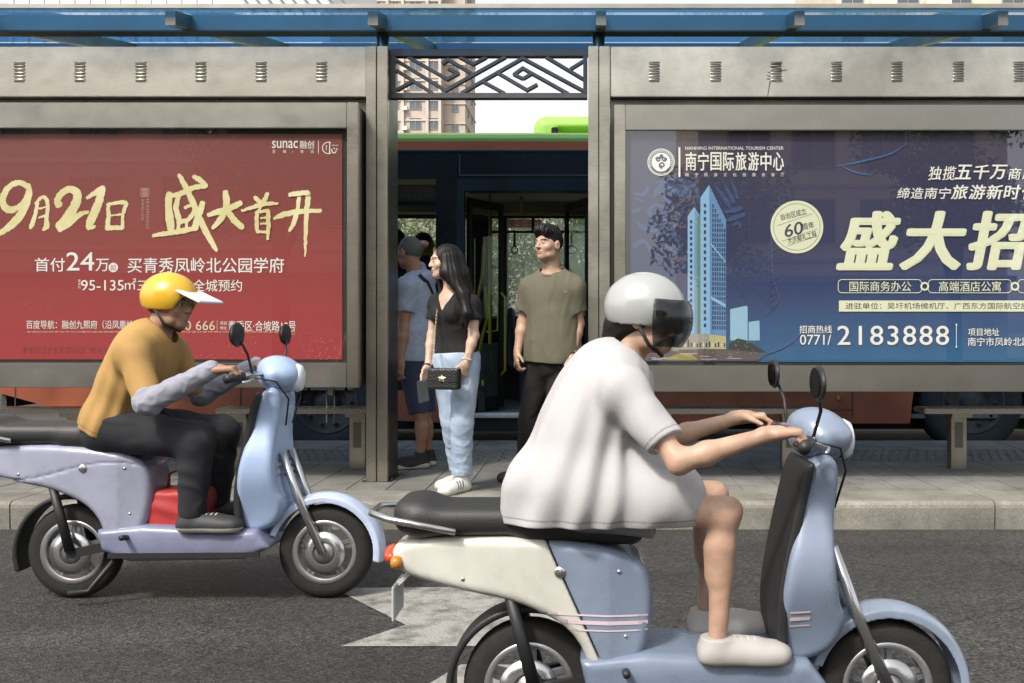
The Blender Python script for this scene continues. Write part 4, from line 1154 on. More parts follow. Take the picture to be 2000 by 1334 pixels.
# ================================================================== CITY BUS
def haze_glass():  # translucent layer mixed into the pane to haze what lies behind
    if "bus_glass_hazy" in MATS: return MATS["bus_glass_hazy"]
    m = glass_mat("bus_glass_hazy", (.85, .9, .83), 1.4); t = m.node_tree; N = t.nodes; L = t.links
    o = N["Material Output"]; src = o.inputs[0].links[0].from_socket
    ts = N.new("ShaderNodeBsdfTranslucent"); ts.inputs[0].default_value = (.50, .55, .47, 1); mx = N.new("ShaderNodeMixShader"); mx.inputs[0].default_value = .38
    L.new(src, mx.inputs[1]); L.new(ts.outputs[0], mx.inputs[2]); L.new(mx.outputs[0], o.inputs[0])
    return m
YB = 9.72; YBF = 12.22            # near and far side
def bx(px): return X_(px, YB)
def bz(py): return Z_(py, YB)
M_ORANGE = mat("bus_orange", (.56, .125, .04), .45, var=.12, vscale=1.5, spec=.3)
M_ORLOW = mat("bus_orange_shaded", (.27, .075, .035), .6, var=.3, vscale=2.5, spec=.25)  # same orange paint, darkened to put the shelter's shade into the colour
M_GREEN = mat("bus_green", (.30, .50, .105), .4, var=.08, vscale=1.5, spec=.35)
M_BLKP = mat("bus_black_gloss", (.008, .0075, .007), .25, spec=.25, rvar=.05, vscale=3)
M_BLKM = mat("bus_black_trim", (.013, .0115, .009), .6, spec=.25, var=.2, vscale=8)
M_INT = mat("bus_interior_grey", (.14, .145, .135), .7, var=.15, vscale=4)
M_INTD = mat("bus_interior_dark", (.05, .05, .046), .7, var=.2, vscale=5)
M_CEIL = mat("bus_ceiling", (.34, .34, .30), .6)
M_FLOORB = mat("bus_floor", (.10, .10, .095), .6, var=.25, vscale=30)
M_YEL = mat("pole_yellow", (.48, .36, .03), .4, var=.1, vscale=8, coat=.3)
M_BUSGL = glass_mat("bus_glass", (.80, .86, .78), 1.4)
M_BUSGLD = glass_mat("bus_glass_dark", (.10, .11, .12), 1.5)
M_ALU = mat("aluminium", (.62, .62, .6), .4, .9, var=.1, vscale=20)

bus = empty("city_bus", (0, (YB + YBF) / 2, 0), 0, "orange and green city bus stopped behind the shelter with its middle door open", "bus")
BO = Vector((0, (YB + YBF) / 2, 0))
BX0, BX1 = -5.75, 5.6
zfl = .385                                  # low floor
zr = bz(264)                                # roof edge
z_or1, z_or0 = bz(276), bz(293)             # green | orange | black band boundaries
door0, door1 = bx(893), bx(1170)            # outer door frame
di0, di1 = bx(907), bx(1158)                # clear opening
z_dt = bz(373)
zs0 = .30                                   # skirt bottom
# roof shell: rounded shoulders
mb = MB()
prof = [(YB, z_or1), (YB, z_or1 + .03), (YB + .03, zr + .01), (YB + .12, zr + .045), (YB + .6, zr + .07), (YBF - .6, zr + .07), (YBF - .12, zr + .045), (YBF - .04, zr + .02), (YBF, zr - .03), (YBF, z_or1)]
vs = [(BX0, y, z) for y, z in prof] + [(BX1, y, z) for y, z in prof]; n = len(prof)
mb.add(vs, [(i, i + 1, n + i + 1, n + i) for i in range(n - 1)] + [tuple(range(n)), tuple(range(2 * n - 1, n - 1, -1))], 0, False)
part(mb, "roof", M_GREEN, bus, BO)
# roof unit with rounded ends
ac = lambda P: rbox(P, (0, 0, 0), (1.75, .85, .17), .12) 
ax0 = X_(1042, 10.3)
def acf(P):
    q = P.copy(); d = rbox(q, (ax0 + 1.9, 10.97, zr + .15), (1.9, .75, .165), .13)
    gr = rbox(q, (ax0 + 1.7, 10.2, zr + .14), (1.45, .1, .035), .01)
    d = np.maximum(d, -gr)
    return d
o = sdf_obj("roof_unit", lambda P: acf(P), (ax0 - .1, 10.1, zr - .05), (ax0 + 3.95, 11.9, zr + .4), .02, [M_GREEN], bus); o.location = -BO
mb = MB().box(X_(1077, 10.25), X_(1090, 10.25), 10.21, 10.26, zr + .09, zr + .18, 0, .01); part(mb, "latch", M_BLKM, bpy.data.objects[o.name], Vector((0,0,0)))
# near side: orange stripe, black glazing band, lower panels
mb = MB().box(BX0, BX1, YB - .004, YB + .05, z_or0, z_or1); part(mb, "cant_rail", M_ORANGE, bus, BO)
mb = MB()
zb1, zb0 = z_or0 - .002, bz(349)
mb.box(BX0, door0 - .17, YB, YB + .05, zb0, zb1); mb.box(door0 - .17, door1 + .05, YB, YB + .05, zb0, zb1); mb.box(door1 + .05, BX1, YB, YB + .05, zb0, zb1)
part(mb, "glazing_band", M_BLKP, bus, BO)
# destination strip glass in the band over the door, and thin seam lines
mb = MB(); mb.box(bx(899), bx(1172), YB - .006, YB - .001, bz(341), bz(302)); part(mb, "side_glass", M_BLKP, bus, BO)
mb = MB()
mb.box(bx(897), bx(899), YB - .010, YB - .0065, bz(343), bz(302)); mb.box(bx(897), bx(1172), YB - .010, YB - .0065, bz(343.5), bz(341.2)); mb.box(BX0, BX1, YB - .012, YB - .005, z_or0 - .012, z_or0 + .0)
part(mb, "seam_strip", mat("rubber_seam", (.05, .05, .055), .5), bus, BO)
# lower body: panels between wheels and door, rising rear overhang
wz, wr = .5, .50
xw1, xw2 = X_(636, YB), X_(1905, YB)
def arch(x): return [(x - .62 * math.cos(R(a)), wz - .02 + .62 * math.sin(R(a))) for a in range(0, 181, 15)]
lowtop = 1.15
body = MB()
pl = [(BX0, .62), (BX0 + .5, .47), (xw1 - .64, .36), (xw1 - .62, .48)] 
poly_rear = [(BX0, lowtop), (BX0, .60), (BX0 + .62, .43), (xw1 - .9, .33), (xw1 - .64, .33)] + arch(xw1) + [(xw1 + .64, .33), (door0, zs0), (door0, lowtop)]
body.prism(poly_rear, YB, YB + .06)
poly_fr = [(door1, lowtop), (door1, zs0), (xw2 - .64, zs0)] + arch(xw2) + [(xw2 + .64, zs0), (BX1, zs0 + .02), (BX1, lowtop)]
body.prism(poly_fr, YB, YB + .06)
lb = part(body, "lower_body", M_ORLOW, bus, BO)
for xa_, xb_ in ((xw1 + .66, door0), (door1, xw2 - .66)): part(MB().box(xa_, xb_, YB - .003, YB - .0005, .625, 1.149), "black_side_panel", M_BLKP, bus, BO)
# engine louvres at the rear, panel seams, reflectors
mb = MB()
mb.box(bx(50), bx(224), YB - .003, YB + .0, .86, 1.12)
part(mb, "engine_grille", M_BLKM, bus, BO)
mb = MB()
for k in range(14):
    px = 59 + k * 12.4; mb.box(bx(px) - .012, bx(px) + .012, YB - .014, YB - .0035, .86, 1.12)
part(mb, "grille_slats", M_ORANGE, bus, BO)
mb = MB().box(BX0, bx(14), YB - .004, YB - .001, .98, 1.1); part(mb, "rear_stripe", M_GREEN, bus, BO)
mb = MB()
for px in (30, 470, 1210, 1665): mb.box(bx(px) - .006, bx(px) + .006, YB - .0035, YB - .0005, .36, 1.14)
mb.box(bx(1310), bx(1665), YB - .0036, YB - .0006, .43, .437)
part(mb, "panel_seam", mat("seam_dark", (.05, .02, .015), .6), bus, BO)
mb = MB().box(bx(1634), bx(1640), YB - .018, YB - .0, .53, .57, 0, .004); part(mb, "side_marker", mat("marker_amber", (.5, .2, .03), .3), bus, BO)
# underbody, far wall, floor, ceiling, ends
part(MB().box(BX0 + .9, BX1 - .1, YB + .25, YBF - .1, .22, .34).box(xw1 - .62, xw1 + .62, YB + .42, YBF - .42, .34, 1.05).box(xw2 - .62, xw2 + .62, YB + .42, YBF - .42, .34, 1.05), "underbody", M_BLKM, bus, BO)
part(MB().box(door0 - .4, BX1 - .06, YB + .07, YBF - .06, .345, zfl), "floor", M_FLOORB, bus, BO)
part(MB().box(BX0 + .06, door0 - .41, YB + .07, YBF - .06, .62, .66), "raised_floor", M_FLOORB, bus, BO)
part(MB().box(BX0 + .06, BX1 - .06, YB + .07, YBF - .07, 2.74, z_or0 - .01), "ceiling", M_CEIL, bus, BO)
yf = YBF - .05
ZL, ZU = Z_(617, yf), Z_(426, yf)      # far windows: sill and head
mb = MB()
wins = [(-5.2, -3.9), (-3.75, -2.42), (-2.32, -1.42), (X_(961, yf), X_(975, yf)), (X_(992, yf), X_(1172, yf)), (.32, 1.6), (1.75, 3.0), (3.15, 4.4)]
mb.box(BX0, BX1, yf, YBF, .4, ZL); mb.box(BX0, BX1, yf, YBF, ZU, z_or0)
edges = [BX0] + [e for w_ in wins for e in w_] + [BX1]
for i in range(0, len(edges), 2): mb.box(edges[i], edges[i + 1], yf, YBF, ZL, ZU)
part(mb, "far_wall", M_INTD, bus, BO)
part(MB().box(BX0, BX1, yf - .25, yf - .005, ZU + .04, Z_(398, yf) + .1), "cove_panel", M_CEIL, bus, BO)
part(MB().box(BX0, BX1, YBF, YBF + .04, .35, ZL), "far_side_panel", M_ORANGE, bus, BO)
for (a, b) in wins:
    part(MB().add([(a, yf + .02, ZL), (b, yf + .02, ZL), (b, yf + .02, ZU), (a, yf + .02, ZU)], [(0, 1, 2, 3)]), "far_window", haze_glass(), bus, BO, fixn=False)
part(MB().box(X_(990, yf), X_(1172, yf), yf - .02, yf - .002, Z_(615, yf), Z_(612, yf)).box(X_(990, yf), X_(992, yf), yf - .02, yf - .002, Z_(612, yf), ZU), "window_trim", M_ALU, bus, BO)
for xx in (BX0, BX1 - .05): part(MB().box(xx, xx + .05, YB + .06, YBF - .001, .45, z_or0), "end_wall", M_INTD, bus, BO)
part(MB().box(BX1 + .001, BX1 + .08, YB + .1, YBF - .1, .35, 1.1), "front_mask", M_ORANGE, bus, BO)
# near windows: left bay (clear), the rest behind the cabinets tinted
zw0, zw1 = 1.152, zb0 - .002
bays = [(BX0 + .35, -4.6), (-4.5, -3.4), (-3.3, X_(748, YB)), (X_(772, YB), bx(851))]
ed = [BX0] + [e for w_ in bays for e in w_] + [door0 - .0]
for i in range(0, len(ed), 2): part(MB().box(ed[i], ed[i + 1], YB - .002, YB + .055, zw0, zw1), "window_pillar", M_BLKP, bus, BO)
bays2 = [(door1 + .12, 1.3), (1.4, 2.6), (2.7, 3.9), (4.0, 5.2)]
ed = [door1] + [e for w_ in bays2 for e in w_] + [BX1]
for i in range(0, len(ed), 2): part(MB().box(ed[i], ed[i + 1], YB - .002, YB + .055, zw0, zw1), "window_pillar", M_BLKP, bus, BO)
for (a, b) in bays + bays2:
    part(MB().add([(a, YB + .02, zw0), (b, YB + .02, zw0), (b, YB + .02, zw1), (a, YB + .02, zw1)], [(0, 1, 2, 3)]), "near_window", M_BUSGL if b < -1.3 else M_BUSGLD, bus, BO, fixn=False)
# LED sign behind the left window, with mirror-written glyphs seen from outside
led = part(MB().box(X_(774, YB + .2), X_(852, YB + .2), YB + .18, YB + .24, Z_(402, YB + .2), Z_(361, YB + .2)), "led_sign", M_BLKM, bus, BO)
P_ = Print(YB + .178)
for i, ch in enumerate("舍人舍"): P_.text("a", ch, 784 + i * 22.5, 365, 802 + i * 22.5, 386, -.004)
part(P_.mb("a"), "led_lettering", mat("led_red", (.10, .012, .02), .6), led, BO, fixn=False)
part(MB().box(X_(774, YB + .5), X_(800, YB + .5), YB + .48, YB + .52, Z_(399, YB + .5), Z_(396, YB + .5)), "ceiling_lamp", mat("lamp_cover", (.7, .7, .66), .4), bus, BO)
# door: frame, open leaves folded inwards, sill
mb = MB()
mb.box(door0, di0, YB - .03, YB + .08, bz(828), bz(356)); mb.box(di1, door1, YB - .03, YB + .08, bz(828), bz(356)); mb.box(di0, di1, YB - .03, YB + .08, z_dt, bz(356)); mb.box(door0, door1, YB - .012, YB + .06, bz(356) + .002, zb0 - .002)
df = part(mb, "door_frame", M_BLKM, bus, BO)
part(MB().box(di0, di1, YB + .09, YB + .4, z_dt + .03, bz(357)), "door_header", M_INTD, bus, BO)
sl = MB().box(di0, di1, YB - .02, YB + .28, .355, zfl + .004).box(di0 + .02, di1 - .02, YB - .035, YB - .021, .365, .385).box(di0, di1, YB + .02, YB + .035, zfl + .0045, zfl + .010).box(di0, di1, YB + .1, YB + .11, zfl + .0045, zfl + .010)
part(sl, "door_sill", M_ALU, bus, BO)
part(MB().box(di0, di1, YB, YB + .05, .22, .354), "step_riser", M_BLKM, bus, BO)
def leaf(x, yaw, name="door_leaf"):
    """half door folded inward: frame with tall glass"""
    mb = MB(); Lw = .62; z0, z1 = zfl + .03, z_dt - .05
    mb.box(0, .05, 0, .035, z0, z1); mb.box(Lw - .05, Lw, 0, .035, z0, z1); mb.box(.05, Lw - .05, 0, .035, z1 - .08, z1); mb.box(.05, Lw - .05, 0, .035, z0, z0 + .12)
    o = mb.build(name, M_BLKM, bus); o.location = (x, YB + .1 - BO[1], 0); o.rotation_euler = (0, 0, R(yaw))
    g_ = MB().add([(.05, .017, z0 + .12), (Lw - .05, .017, z0 + .12), (Lw - .05, .017, z1 - .08), (.05, .017, z1 - .08)], [(0, 1, 2, 3)]).build("door_glass", M_BUSGL, o, fixn=False)
    h = MB().tube([(.54, -.02, .75), (.54, -.07, .8), (.54, -.07, 1.55), (.54, -.02, 1.6)], .014, 8).build("door_handle", M_YEL, o)
    return o
leaf(X_(917, YB + .1), 62); leaf(X_(1152, YB + .1), 112)
# yellow grab poles and rails
def pole(pts, r=.017, name="grab_pole", m=None): part(MB().tube(pts, r, 10), name, m or M_YEL, bus, BO)
y1 = 10.5
pole([(X_(957, 10.55), 10.55, zfl), (X_(957, 10.55), 10.55, Z_(372, 10.55))])
pole([(X_(945, 10.2), 10.2, Z_(480, 10.2)), (X_(942, 10.2), 10.2, Z_(540, 10.2)), (X_(930, 10.2), 10.2, Z_(600, 10.2)), (X_(926, 10.2), 10.2, Z_(645, 10.2))])
pole([(X_(948, 10.25), 10.25, Z_(560, 10.25)), (X_(952, 10.25), 10.25, Z_(620, 10.25)), (X_(940, 10.25), 10.25, Z_(665, 10.25)), (X_(931, 10.25), 10.25, Z_(715, 10.25))])
pole([(X_(957, 10.55), 10.55, Z_(522, 10.55)), (X_(974, 10.75), 10.75, Z_(521, 10.75))], .014)
pole([(X_(952, 10.55), 10.55, Z_(648, 10.55)), (X_(972, 10.75), 10.75, Z_(646, 10.75)), (X_(976, 10.75), 10.75, Z_(560, 10.75))], .014)
pole([(X_(945, 11.4), 11.4, Z_(418, 11.4)), (X_(1300, 11.4), 11.4, Z_(418, 11.4))], .02)
pole([(X_(1019, 11.4), 11.4, Z_(381, 11.4)), (X_(1019, 11.4), 11.4, Z_(418, 11.4))], .022)
pole([(X_(1041, 11.9), 11.9, Z_(420, 11.9)), (X_(1041, 11.9), 11.9, Z_(455, 11.9))], .02, "drop_bar", M_INTD)
pole([(X_(955, 11.9), 11.9, Z_(453, 11.9)), (X_(1300, 11.9), 11.9, Z_(453, 11.9))], .016, "strap_rail", M_INTD)
pole([(X_(775, 10.9), 10.9, Z_(496, 10.9)), (X_(850, 10.9), 10.9, Z_(496, 10.9))], .017)
for px in (1005, 1116, 1190):
    x = X_(px, 11.9); z = Z_(453, 11.9)
    mb = MB(); mb.box(x - .013, x + .013, 11.89, 11.905, z - .17, z + .02)
    tri = [(x + .05 * math.sin(a) * (1.35 if px != 1005 else .7), 11.897, z - .215 + .045 * math.cos(a)) for a in [2 * math.pi * k / 16 for k in range(16)]]
    mb.tube(tri, .008, 6, closed=True)
    part(mb, "hand_strap", M_INTD, bus, BO)
def sign_mat():
    m = mat("sign_pink", (.55, .45, .42), .6); t = m.node_tree; N = t.nodes; L = t.links
    ts = N.new("ShaderNodeBsdfTranslucent"); ts.inputs[0].default_value = (.8, .62, .58, 1); mx = N.new("ShaderNodeMixShader"); mx.inputs[0].default_value = .7
    L.new(N["Principled BSDF"].outputs[0], mx.inputs[1]); L.new(ts.outputs[0], mx.inputs[2]); L.new(mx.outputs[0], N["Material Output"].inputs[0])
    return m
# exit sign on the far window, second etched sign
ys = yf - .03
sg = part(MB().box(X_(991, ys), X_(1058, ys), ys, ys + .006, Z_(445, ys), Z_(428.5, ys), 0), "exit_sign", sign_mat(), bus, BO)
P_ = Print(ys - .001); P_.text("a", "安全出口", 995, 430, 1055, 443.5, .01)
part(P_.mb("a"), "exit_lettering", mat("sign_red", (.42, .03, .03), .6), sg, BO, fixn=False)
P_ = Print(yf - .004); P_.text("a", "应急出口", 1082, 513, 1112, 519.5); P_.rect("a", 1097, 509.5, 1111, 510.3)
part(P_.mb("a"), "emergency_lettering", mat("etched_white", (.6, .62, .6), .7), bus, BO, fixn=False)
# seats, console
def seat(px, Y, z0=zfl):
    x = X_(px, Y)
    f = lambda P: np.minimum(rbox(P, (x, Y, z0 + .42), (.2, .2, .04), .03), smin(rbox(P, (x - .19, Y, z0 + .75), (.035, .2, .34), .03), rbox(P, (x - .05, Y, z0 + .2), (.04, .12, .22), .02), .05))
    o = sdf_obj("bus_seat", f, (x - .3, Y - .25, z0 - .02), (x + .25, Y + .25, z0 + 1.15), .025, [mat("seat_blue_grey", (.05, .06, .075), .6)], bus); o.location = -BO
for px, Y, z in ((800, 11.6, .66), (845, 11.6, .66), (1030, 11.7, zfl), (1110, 11.7, zfl), (1190, 11.7, zfl)): seat(px, Y, z)
part(MB().box(X_(935, 10.4), X_(975, 10.4), 10.35, 10.9, zfl, Z_(672, 10.4), 0, .02).box(X_(925, 10.0), X_(946, 10.0), 9.95, 10.25, zfl, Z_(762, 10.0), 0, .02), "wheel_box", M_INTD, bus, BO)
part(MB().box(X_(942, 10.0), X_(946, 10.0), 9.93, 9.95, Z_(752, 10.0), Z_(742, 10.0)), "door_button", M_YEL, bus, BO)
# wheels
M_TYRE = mat("tyre_rubber", (.017, .0155, .014), .88, var=.25, vscale=20, bump=.2, bscale=80)
M_RIM = mat("rim_grey", (.034, .027, .021), .8, .0, var=.3, vscale=8)
def bus_wheel(x):
    t = MB().lathe([(.31, YB + .05), (.335, YB + .035), (.43, YB + .03), (.475, YB + .05), (.5, YB + .09), (.5, YB + .28), (.46, YB + .3), (.3, YB + .3)], 'Y', 48, (x, 0, wz))
    o = part(t, "wheel", M_TYRE, bus, BO)
    r_ = MB().lathe([(0, YB + .1), (.09, YB + .09), (.10, YB + .12), (.17, YB + .13), (.19, YB + .09), (.27, YB + .1), (.29, YB + .05), (.312, YB + .045), (.312, YB + .07)], 'Y', 48, (x, 0, wz))
    for k in range(10):
        a = 2 * math.pi * k / 10; r_.lathe([(0, YB + .07), (.016, YB + .07), (.018, YB + .1)], 'Y', 8, (x + .225 * math.cos(a), 0, wz + .225 * math.sin(a)))
    rr = part(r_, "rim", M_RIM, o, Vector((0, 0, 0)))
    rr.location = (0, 0, 0); rr.data.transform(Matrix.Translation((-BO[0], -BO[1], -BO[2])))
bus_wheel(xw1); bus_wheel(xw2)
# ================================================================== PEOPLE
M_EYE = mat("eye_white", (.42, .40, .38), .25)
M_IRIS = mat("iris_dark", (.015, .010, .008), .2)
M_LIP = mat("lips", (.36, .19, .15), .45)
M_BROW = mat("brow_hair", (.02, .016, .013), .8)
M_HAIRB = mat("hair_black", (.008, .007, .0065), .5, spec=.3, bump=.10, bscale=40, stretch=(5, 5, .4))
M_HAIRG = mat("hair_grey_cropped", (.06, .058, .055), .7, col2=(.16, .155, .15), vscale=90, bump=.6, bscale=160)
M_SKIN = mat("skin_light", (.46, .29, .205), .5, var=.2, vscale=14, sss=.15, bump=.08, bscale=120)
M_SKINF = mat("skin_fair", (.53, .355, .265), .48, var=.14, vscale=14, sss=.15, bump=.06, bscale=120)
M_SKINT = mat("skin_tan", (.36, .205, .13), .5, var=.12, vscale=14, sss=.12, bump=.08, bscale=120)

def cloth_mat(name, col, rough=.85, var=.1, vs=5, weave=420, bump=.3, col2=None, sheen=0):
    return mat(name, col, rough, var=var, vscale=vs, bump=bump, bscale=weave, sheen=sheen, col2=col2)

class Body:
    def __init__(s, J, head_dir, head_up=(0, 0, 1), k=1.0, female=False, hs=1.0):
        s.J = {n: np.asarray(v, np.float32) for n, v in J.items()}
        J = s.J; s.k = k; s.female = female
        s.U = unit(J['nb'] - J['pel']); S0 = J['shL'] - J['shR']; S0 = S0 - s.U * float(S0 @ s.U); s.S = unit(S0); s.F = np.cross(s.S, s.U)
        s.M = np.stack([s.S, s.F, s.U], 1).astype(np.float32)
        f = unit(head_dir); up = np.asarray(head_up, np.float32); up = unit(up - f * float(up @ f)); lf = np.cross(up, f)
        s.HM = np.stack([lf, f, up], 1).astype(np.float32); s.hs = hs
        s.T = float(np.linalg.norm(J['nb'] - J['pel']))
    def at(s, t, side=0, fwd=0):
        return s.J['pel'] + s.U * (s.T * t) + s.S * side + s.F * fwd
    def torso(s, P, i=0.0, bell=0.0):
        k = s.k; M = s.M; J = s.J
        if s.female:
            d = ell(P, s.at(.02, 0, -.01), (.165*k+i, .115*k+i, .13*k+i), M)
            d = smin(d, ell(P, s.at(.38), (.118*k+i, .088*k+i, .17*k+i), M), .06)
            d = smin(d, ell(P, s.at(.72), (.140*k+i, .098*k+i, .17*k+i), M), .06)
            for sd in (-1, 1): d = smin(d, ell(P, s.at(.70, sd*.062*k, .075*k), (.052*k+i, .05*k+i, .055*k+i), M), .035)
            rs = .045
        else:
            d = ell(P, s.at(.02), (.165*k+i, .118*k+i, .14*k+i), M)
            d = smin(d, ell(P, s.at(.38), (.152*k+i, .108*k+i, .18*k+i), M), .06)
            d = smin(d, ell(P, s.at(.74), (.168*k+i, .115*k+i, .19*k+i), M), .06)
            rs = .056
        mid = s.at(.93, 0, -.015)
        for n in ('shL', 'shR'):
            d = smin(d, cap(P, mid, J[n], .06*k+i, rs*k+i), .06)
        return d
    def neck(s, P, i=0.0):
        r = .047 if s.female else .056
        top = s.J['hd'] + s.HM @ V3(0, -.022, -.05)
        return cap(P, s.J['nb'] - s.U * .02, top, r*s.k*1.12+i, r*s.k*.98+i)
    def arm(s, P, n, i=0.0, upto=2):
        k = s.k*(.82 if s.female else 1); J = s.J
        d = cap(P, J['sh'+n], J['el'+n], .052*k+i, .038*k+i)
        mu = J['sh'+n] + (J['el'+n]-J['sh'+n])*.5; d = smin(d, cap(P, mu, mu + (J['el'+n]-J['sh'+n])*.2, .049*k+i, .040*k+i), .02)
        if upto > 1:
            m = J['el'+n] + (J['wr'+n] - J['el'+n]) * .3
            d = smin(d, cap(P, J['el'+n], m, .039*k+i, .041*k+i), .03)
            d = smin(d, cap(P, m, J['wr'+n], .041*k+i, .0255*k+i), .02)
            o_ = unit(unit(J['el'+n]-J['sh'+n]) - unit(J['wr'+n]-J['el'+n])); d = smin(d, np.sqrt(((P - J['el'+n] - o_*.014)**2).sum(1)) - (.029*k+i), .015)
        return d
    def hand(s, P, n, dirv, norm, thumb, curl=.5, k=1.0):
        """palm with five bent fingers; dirv wrist->knuckles, norm = palm side, thumb = direction of the thumb side"""
        k = k*(.88 if s.female else 1)
        w = s.J['wr'+n]; d = unit(dirv); nn = np.asarray(norm, np.float32); nn = unit(nn - d*float(nn@d)); a = np.cross(d, nn); 
        if float(a @ np.asarray(thumb, np.float32)) < 0: a = -a
        M = np.stack([a, d, nn], 1).astype(np.float32)
        o = rbox(P, w + d*.052*k, (.040*k, .050*k, .014*k), .013*k, M)
        o = smin(o, cap(P, w - d*.02, w + d*.03*k, .026*k, .024*k), .02)
        for j, (off, L_) in enumerate(((.030, .070), (.010, .080), (-.011, .074), (-.030, .058))):
            p0 = w + d*.096*k + a*off*k; c = curl*(1 + .12*j)
            d1 = unit(d*math.cos(c*.6) + nn*math.sin(c*.6)); d2 = unit(d*math.cos(c*1.5) + nn*math.sin(c*1.5)); d3 = unit(d*math.cos(c*2.2) + nn*math.sin(c*2.2))
            p1 = p0 + d1*L_*.46*k; p2 = p1 + d2*L_*.32*k; p3 = p2 + d3*L_*.22*k
            f = np.minimum(cap(P, p0 - d*.012, p1, .0098*k, .009*k), np.minimum(cap(P, p1, p2, .009*k, .0083*k), cap(P, p2, p3, .0083*k, .007*k)))
            o = smin(o, f, .005)
        t0 = w + d*.028*k + a*.030*k; t1 = t0 + unit(a*.75 + d*.6 + nn*.3)*.040*k; t2 = t1 + unit(a*.25 + d*.85 + nn*.45)*.034*k
        o = smin(o, np.minimum(cap(P, t0, t1, .014*k, .011*k), cap(P, t1, t2, .011*k, .0085*k)), .01)
        return o
    def leg(s, P, n, i=0.0, i2=None, calf=True):
        if i2 is None: i2 = i
        J = s.J; k = s.k*(.95 if s.female else 1)
        d = cap(P, J['hip'+n], J['kn'+n], .086*k+i, .056*k+(i+i2)/2)
        d = smin(d, cap(P, J['kn'+n], J['an'+n], .053*k+(i+i2)/2, .036*k+i2), .03)
        if calf:
            kd = unit(unit(J['kn'+n]-J['hip'+n]) - unit(J['an'+n]-J['kn'+n]) + s.F*.3); d = smin(d, np.sqrt(((P - J['kn'+n] - kd*.022)**2).sum(1)) - (.040*k+(i+i2)/2), .02)
            back = -unit(s.F); m = J['kn'+n] + (J['an'+n]-J['kn'+n])*.3 + back*.018
            d = smin(d, cap(P, m, m + (J['an'+n]-J['kn'+n])*.22, .045*k+i2, .035*k+i2), .04)
        return d
    def foot(s, P, n, dirv, i=0.0, L=.25, ground=0.0):
        a = s.J['an'+n]; d = unit(V3(dirv[0], dirv[1], 0)); sd = np.cross(d, V3(0, 0, 1))
        g = a.copy(); g[2] = ground if ground is not None else a[2]-.08
        h = g - d*.055; M = np.stack([sd, d, V3(0, 0, 1)], 1).astype(np.float32)
        o = rbox(P, h + d*(L*.5) + V3(0, 0, .028), (.041+i, L*.5+i, .028), .027, M)
        o = smin(o, ell(P, h + d*(L*.76) + V3(0, 0, .03), (.047+i, .075+i, .034+i), M), .02)
        o = smin(o, cap(P, h + d*.055 + V3(0, 0, .045), h + d*.16 + V3(0, 0, .038), .042+i, .034+i), .025)
        o = smin(o, cap(P, h + d*.045 + V3(0, 0, .05), a + V3(0, 0, .015), .040+i, .040+i), .02)
        return np.maximum(o, ground - P[:, 2])
    def hl(s, P): return (P - s.J['hd']) @ s.HM / s.hs
    def head(s, P):
        q = s.hl(P); f = s.female
        d = ell(q, (0, -.014, .028), (.074, .094, .088))
        d = smin(d, ell(q, (0, .026, -.03), (.058 if not f else .056, .064, .074)), .03)
        d = smin(d, ell(q, (0, .058, -.088), (.026, .024, .020)), .03)
        for sd in (-1, 1):
            d = smin(d, ell(q, (sd*.04, .055, -.022), (.024, .024, .022)), .02)
            d = smin(d, ell(q, (sd*.045, .02, -.07), (.02, .035, .025)), .02)
        d = smin(d, cap(q, (-.034, .079, .026), (.034, .079, .026), .011, .011), .015)
        for sd in (-1, 1): d = smax(d, -ell(q, (sd*.031, .101, .006), (.018, .016, .011)), .008)
        d = smin(d, cap(q, (0, .086, .012), (0, (.100 if f else .106), -.022), .008, .0112), .010)
        for sd in (-1, 1): d = smin(d, ell(q, (sd*.011, .098, -.026), (.009, .010, .008)), .006)
        d = smin(d, ell(q, (0, .083, -.050), (.024, .012, .006)), .006); d = smin(d, ell(q, (0, .081, -.062), (.021, .012, .007)), .005)
        for sd in (-1, 1):
            d = np.minimum(d, np.sqrt(((q - V3(sd*.031, .074, .005))**2).sum(1)) - .0135)
            e = ell(q, (sd*.076, -.012, -.004), (.010, .021, .033)); e = smax(e, -ell(q, (sd*.088, -.008, -.002), (.009, .012, .021)), .006)
            d = smin(d, e, .006)
        return d * s.hs
    def face_mats(s, C):
        """0 skin, 1 eye white, 2 iris, 3 lips, 4 brow"""
        q = s.hl(C); m = np.zeros(len(C), int)
        for sd in (-1, 1):
            e = q - V3(sd*.031, .074, .005); r = np.sqrt((e**2).sum(1))
            w_ = (r < .0152) & (e[:, 1] > .004) & (np.abs(e[:, 2]) < .0048); m[w_] = 1
            m[w_ & (np.sqrt(e[:, 0]**2 + e[:, 2]**2) < .0062)] = 2
            m[(np.abs(q[:, 0] - sd*.034) < .019) & (np.abs(q[:, 2] - (.027 - .10*np.abs(q[:, 0] - sd*.034))) < .0040) & (q[:, 1] > .055)] = 4
        m[(np.abs(q[:, 0]) < .023 - np.abs(q[:, 2] + .056)*.9) & (np.abs(q[:, 2] + .056) < .012) & (q[:, 1] > .075)] = 3
        return m
    def bounds(s, pad=.16):
        A = np.stack(list(s.J.values())); return A.min(0) - pad, A.max(0) + pad

def person_root(name, loc, label, group=None): return empty(name, loc, 0, label, "person", group)

def pxj(base):
    """joint picker: photograph pixel + depth offset -> person-local metres"""
    def j(px, py, dy=0.0):
        Y = base[1] + dy
        return V3(X_(px, Y) - base[0], dy, Z_(py, Y) - base[2])
    return j

def rng(lo, hi, *pts, pad=.1):
    A = np.stack([np.asarray(p, np.float32) for p in pts]); return A.min(0) - pad, A.max(0) + pad

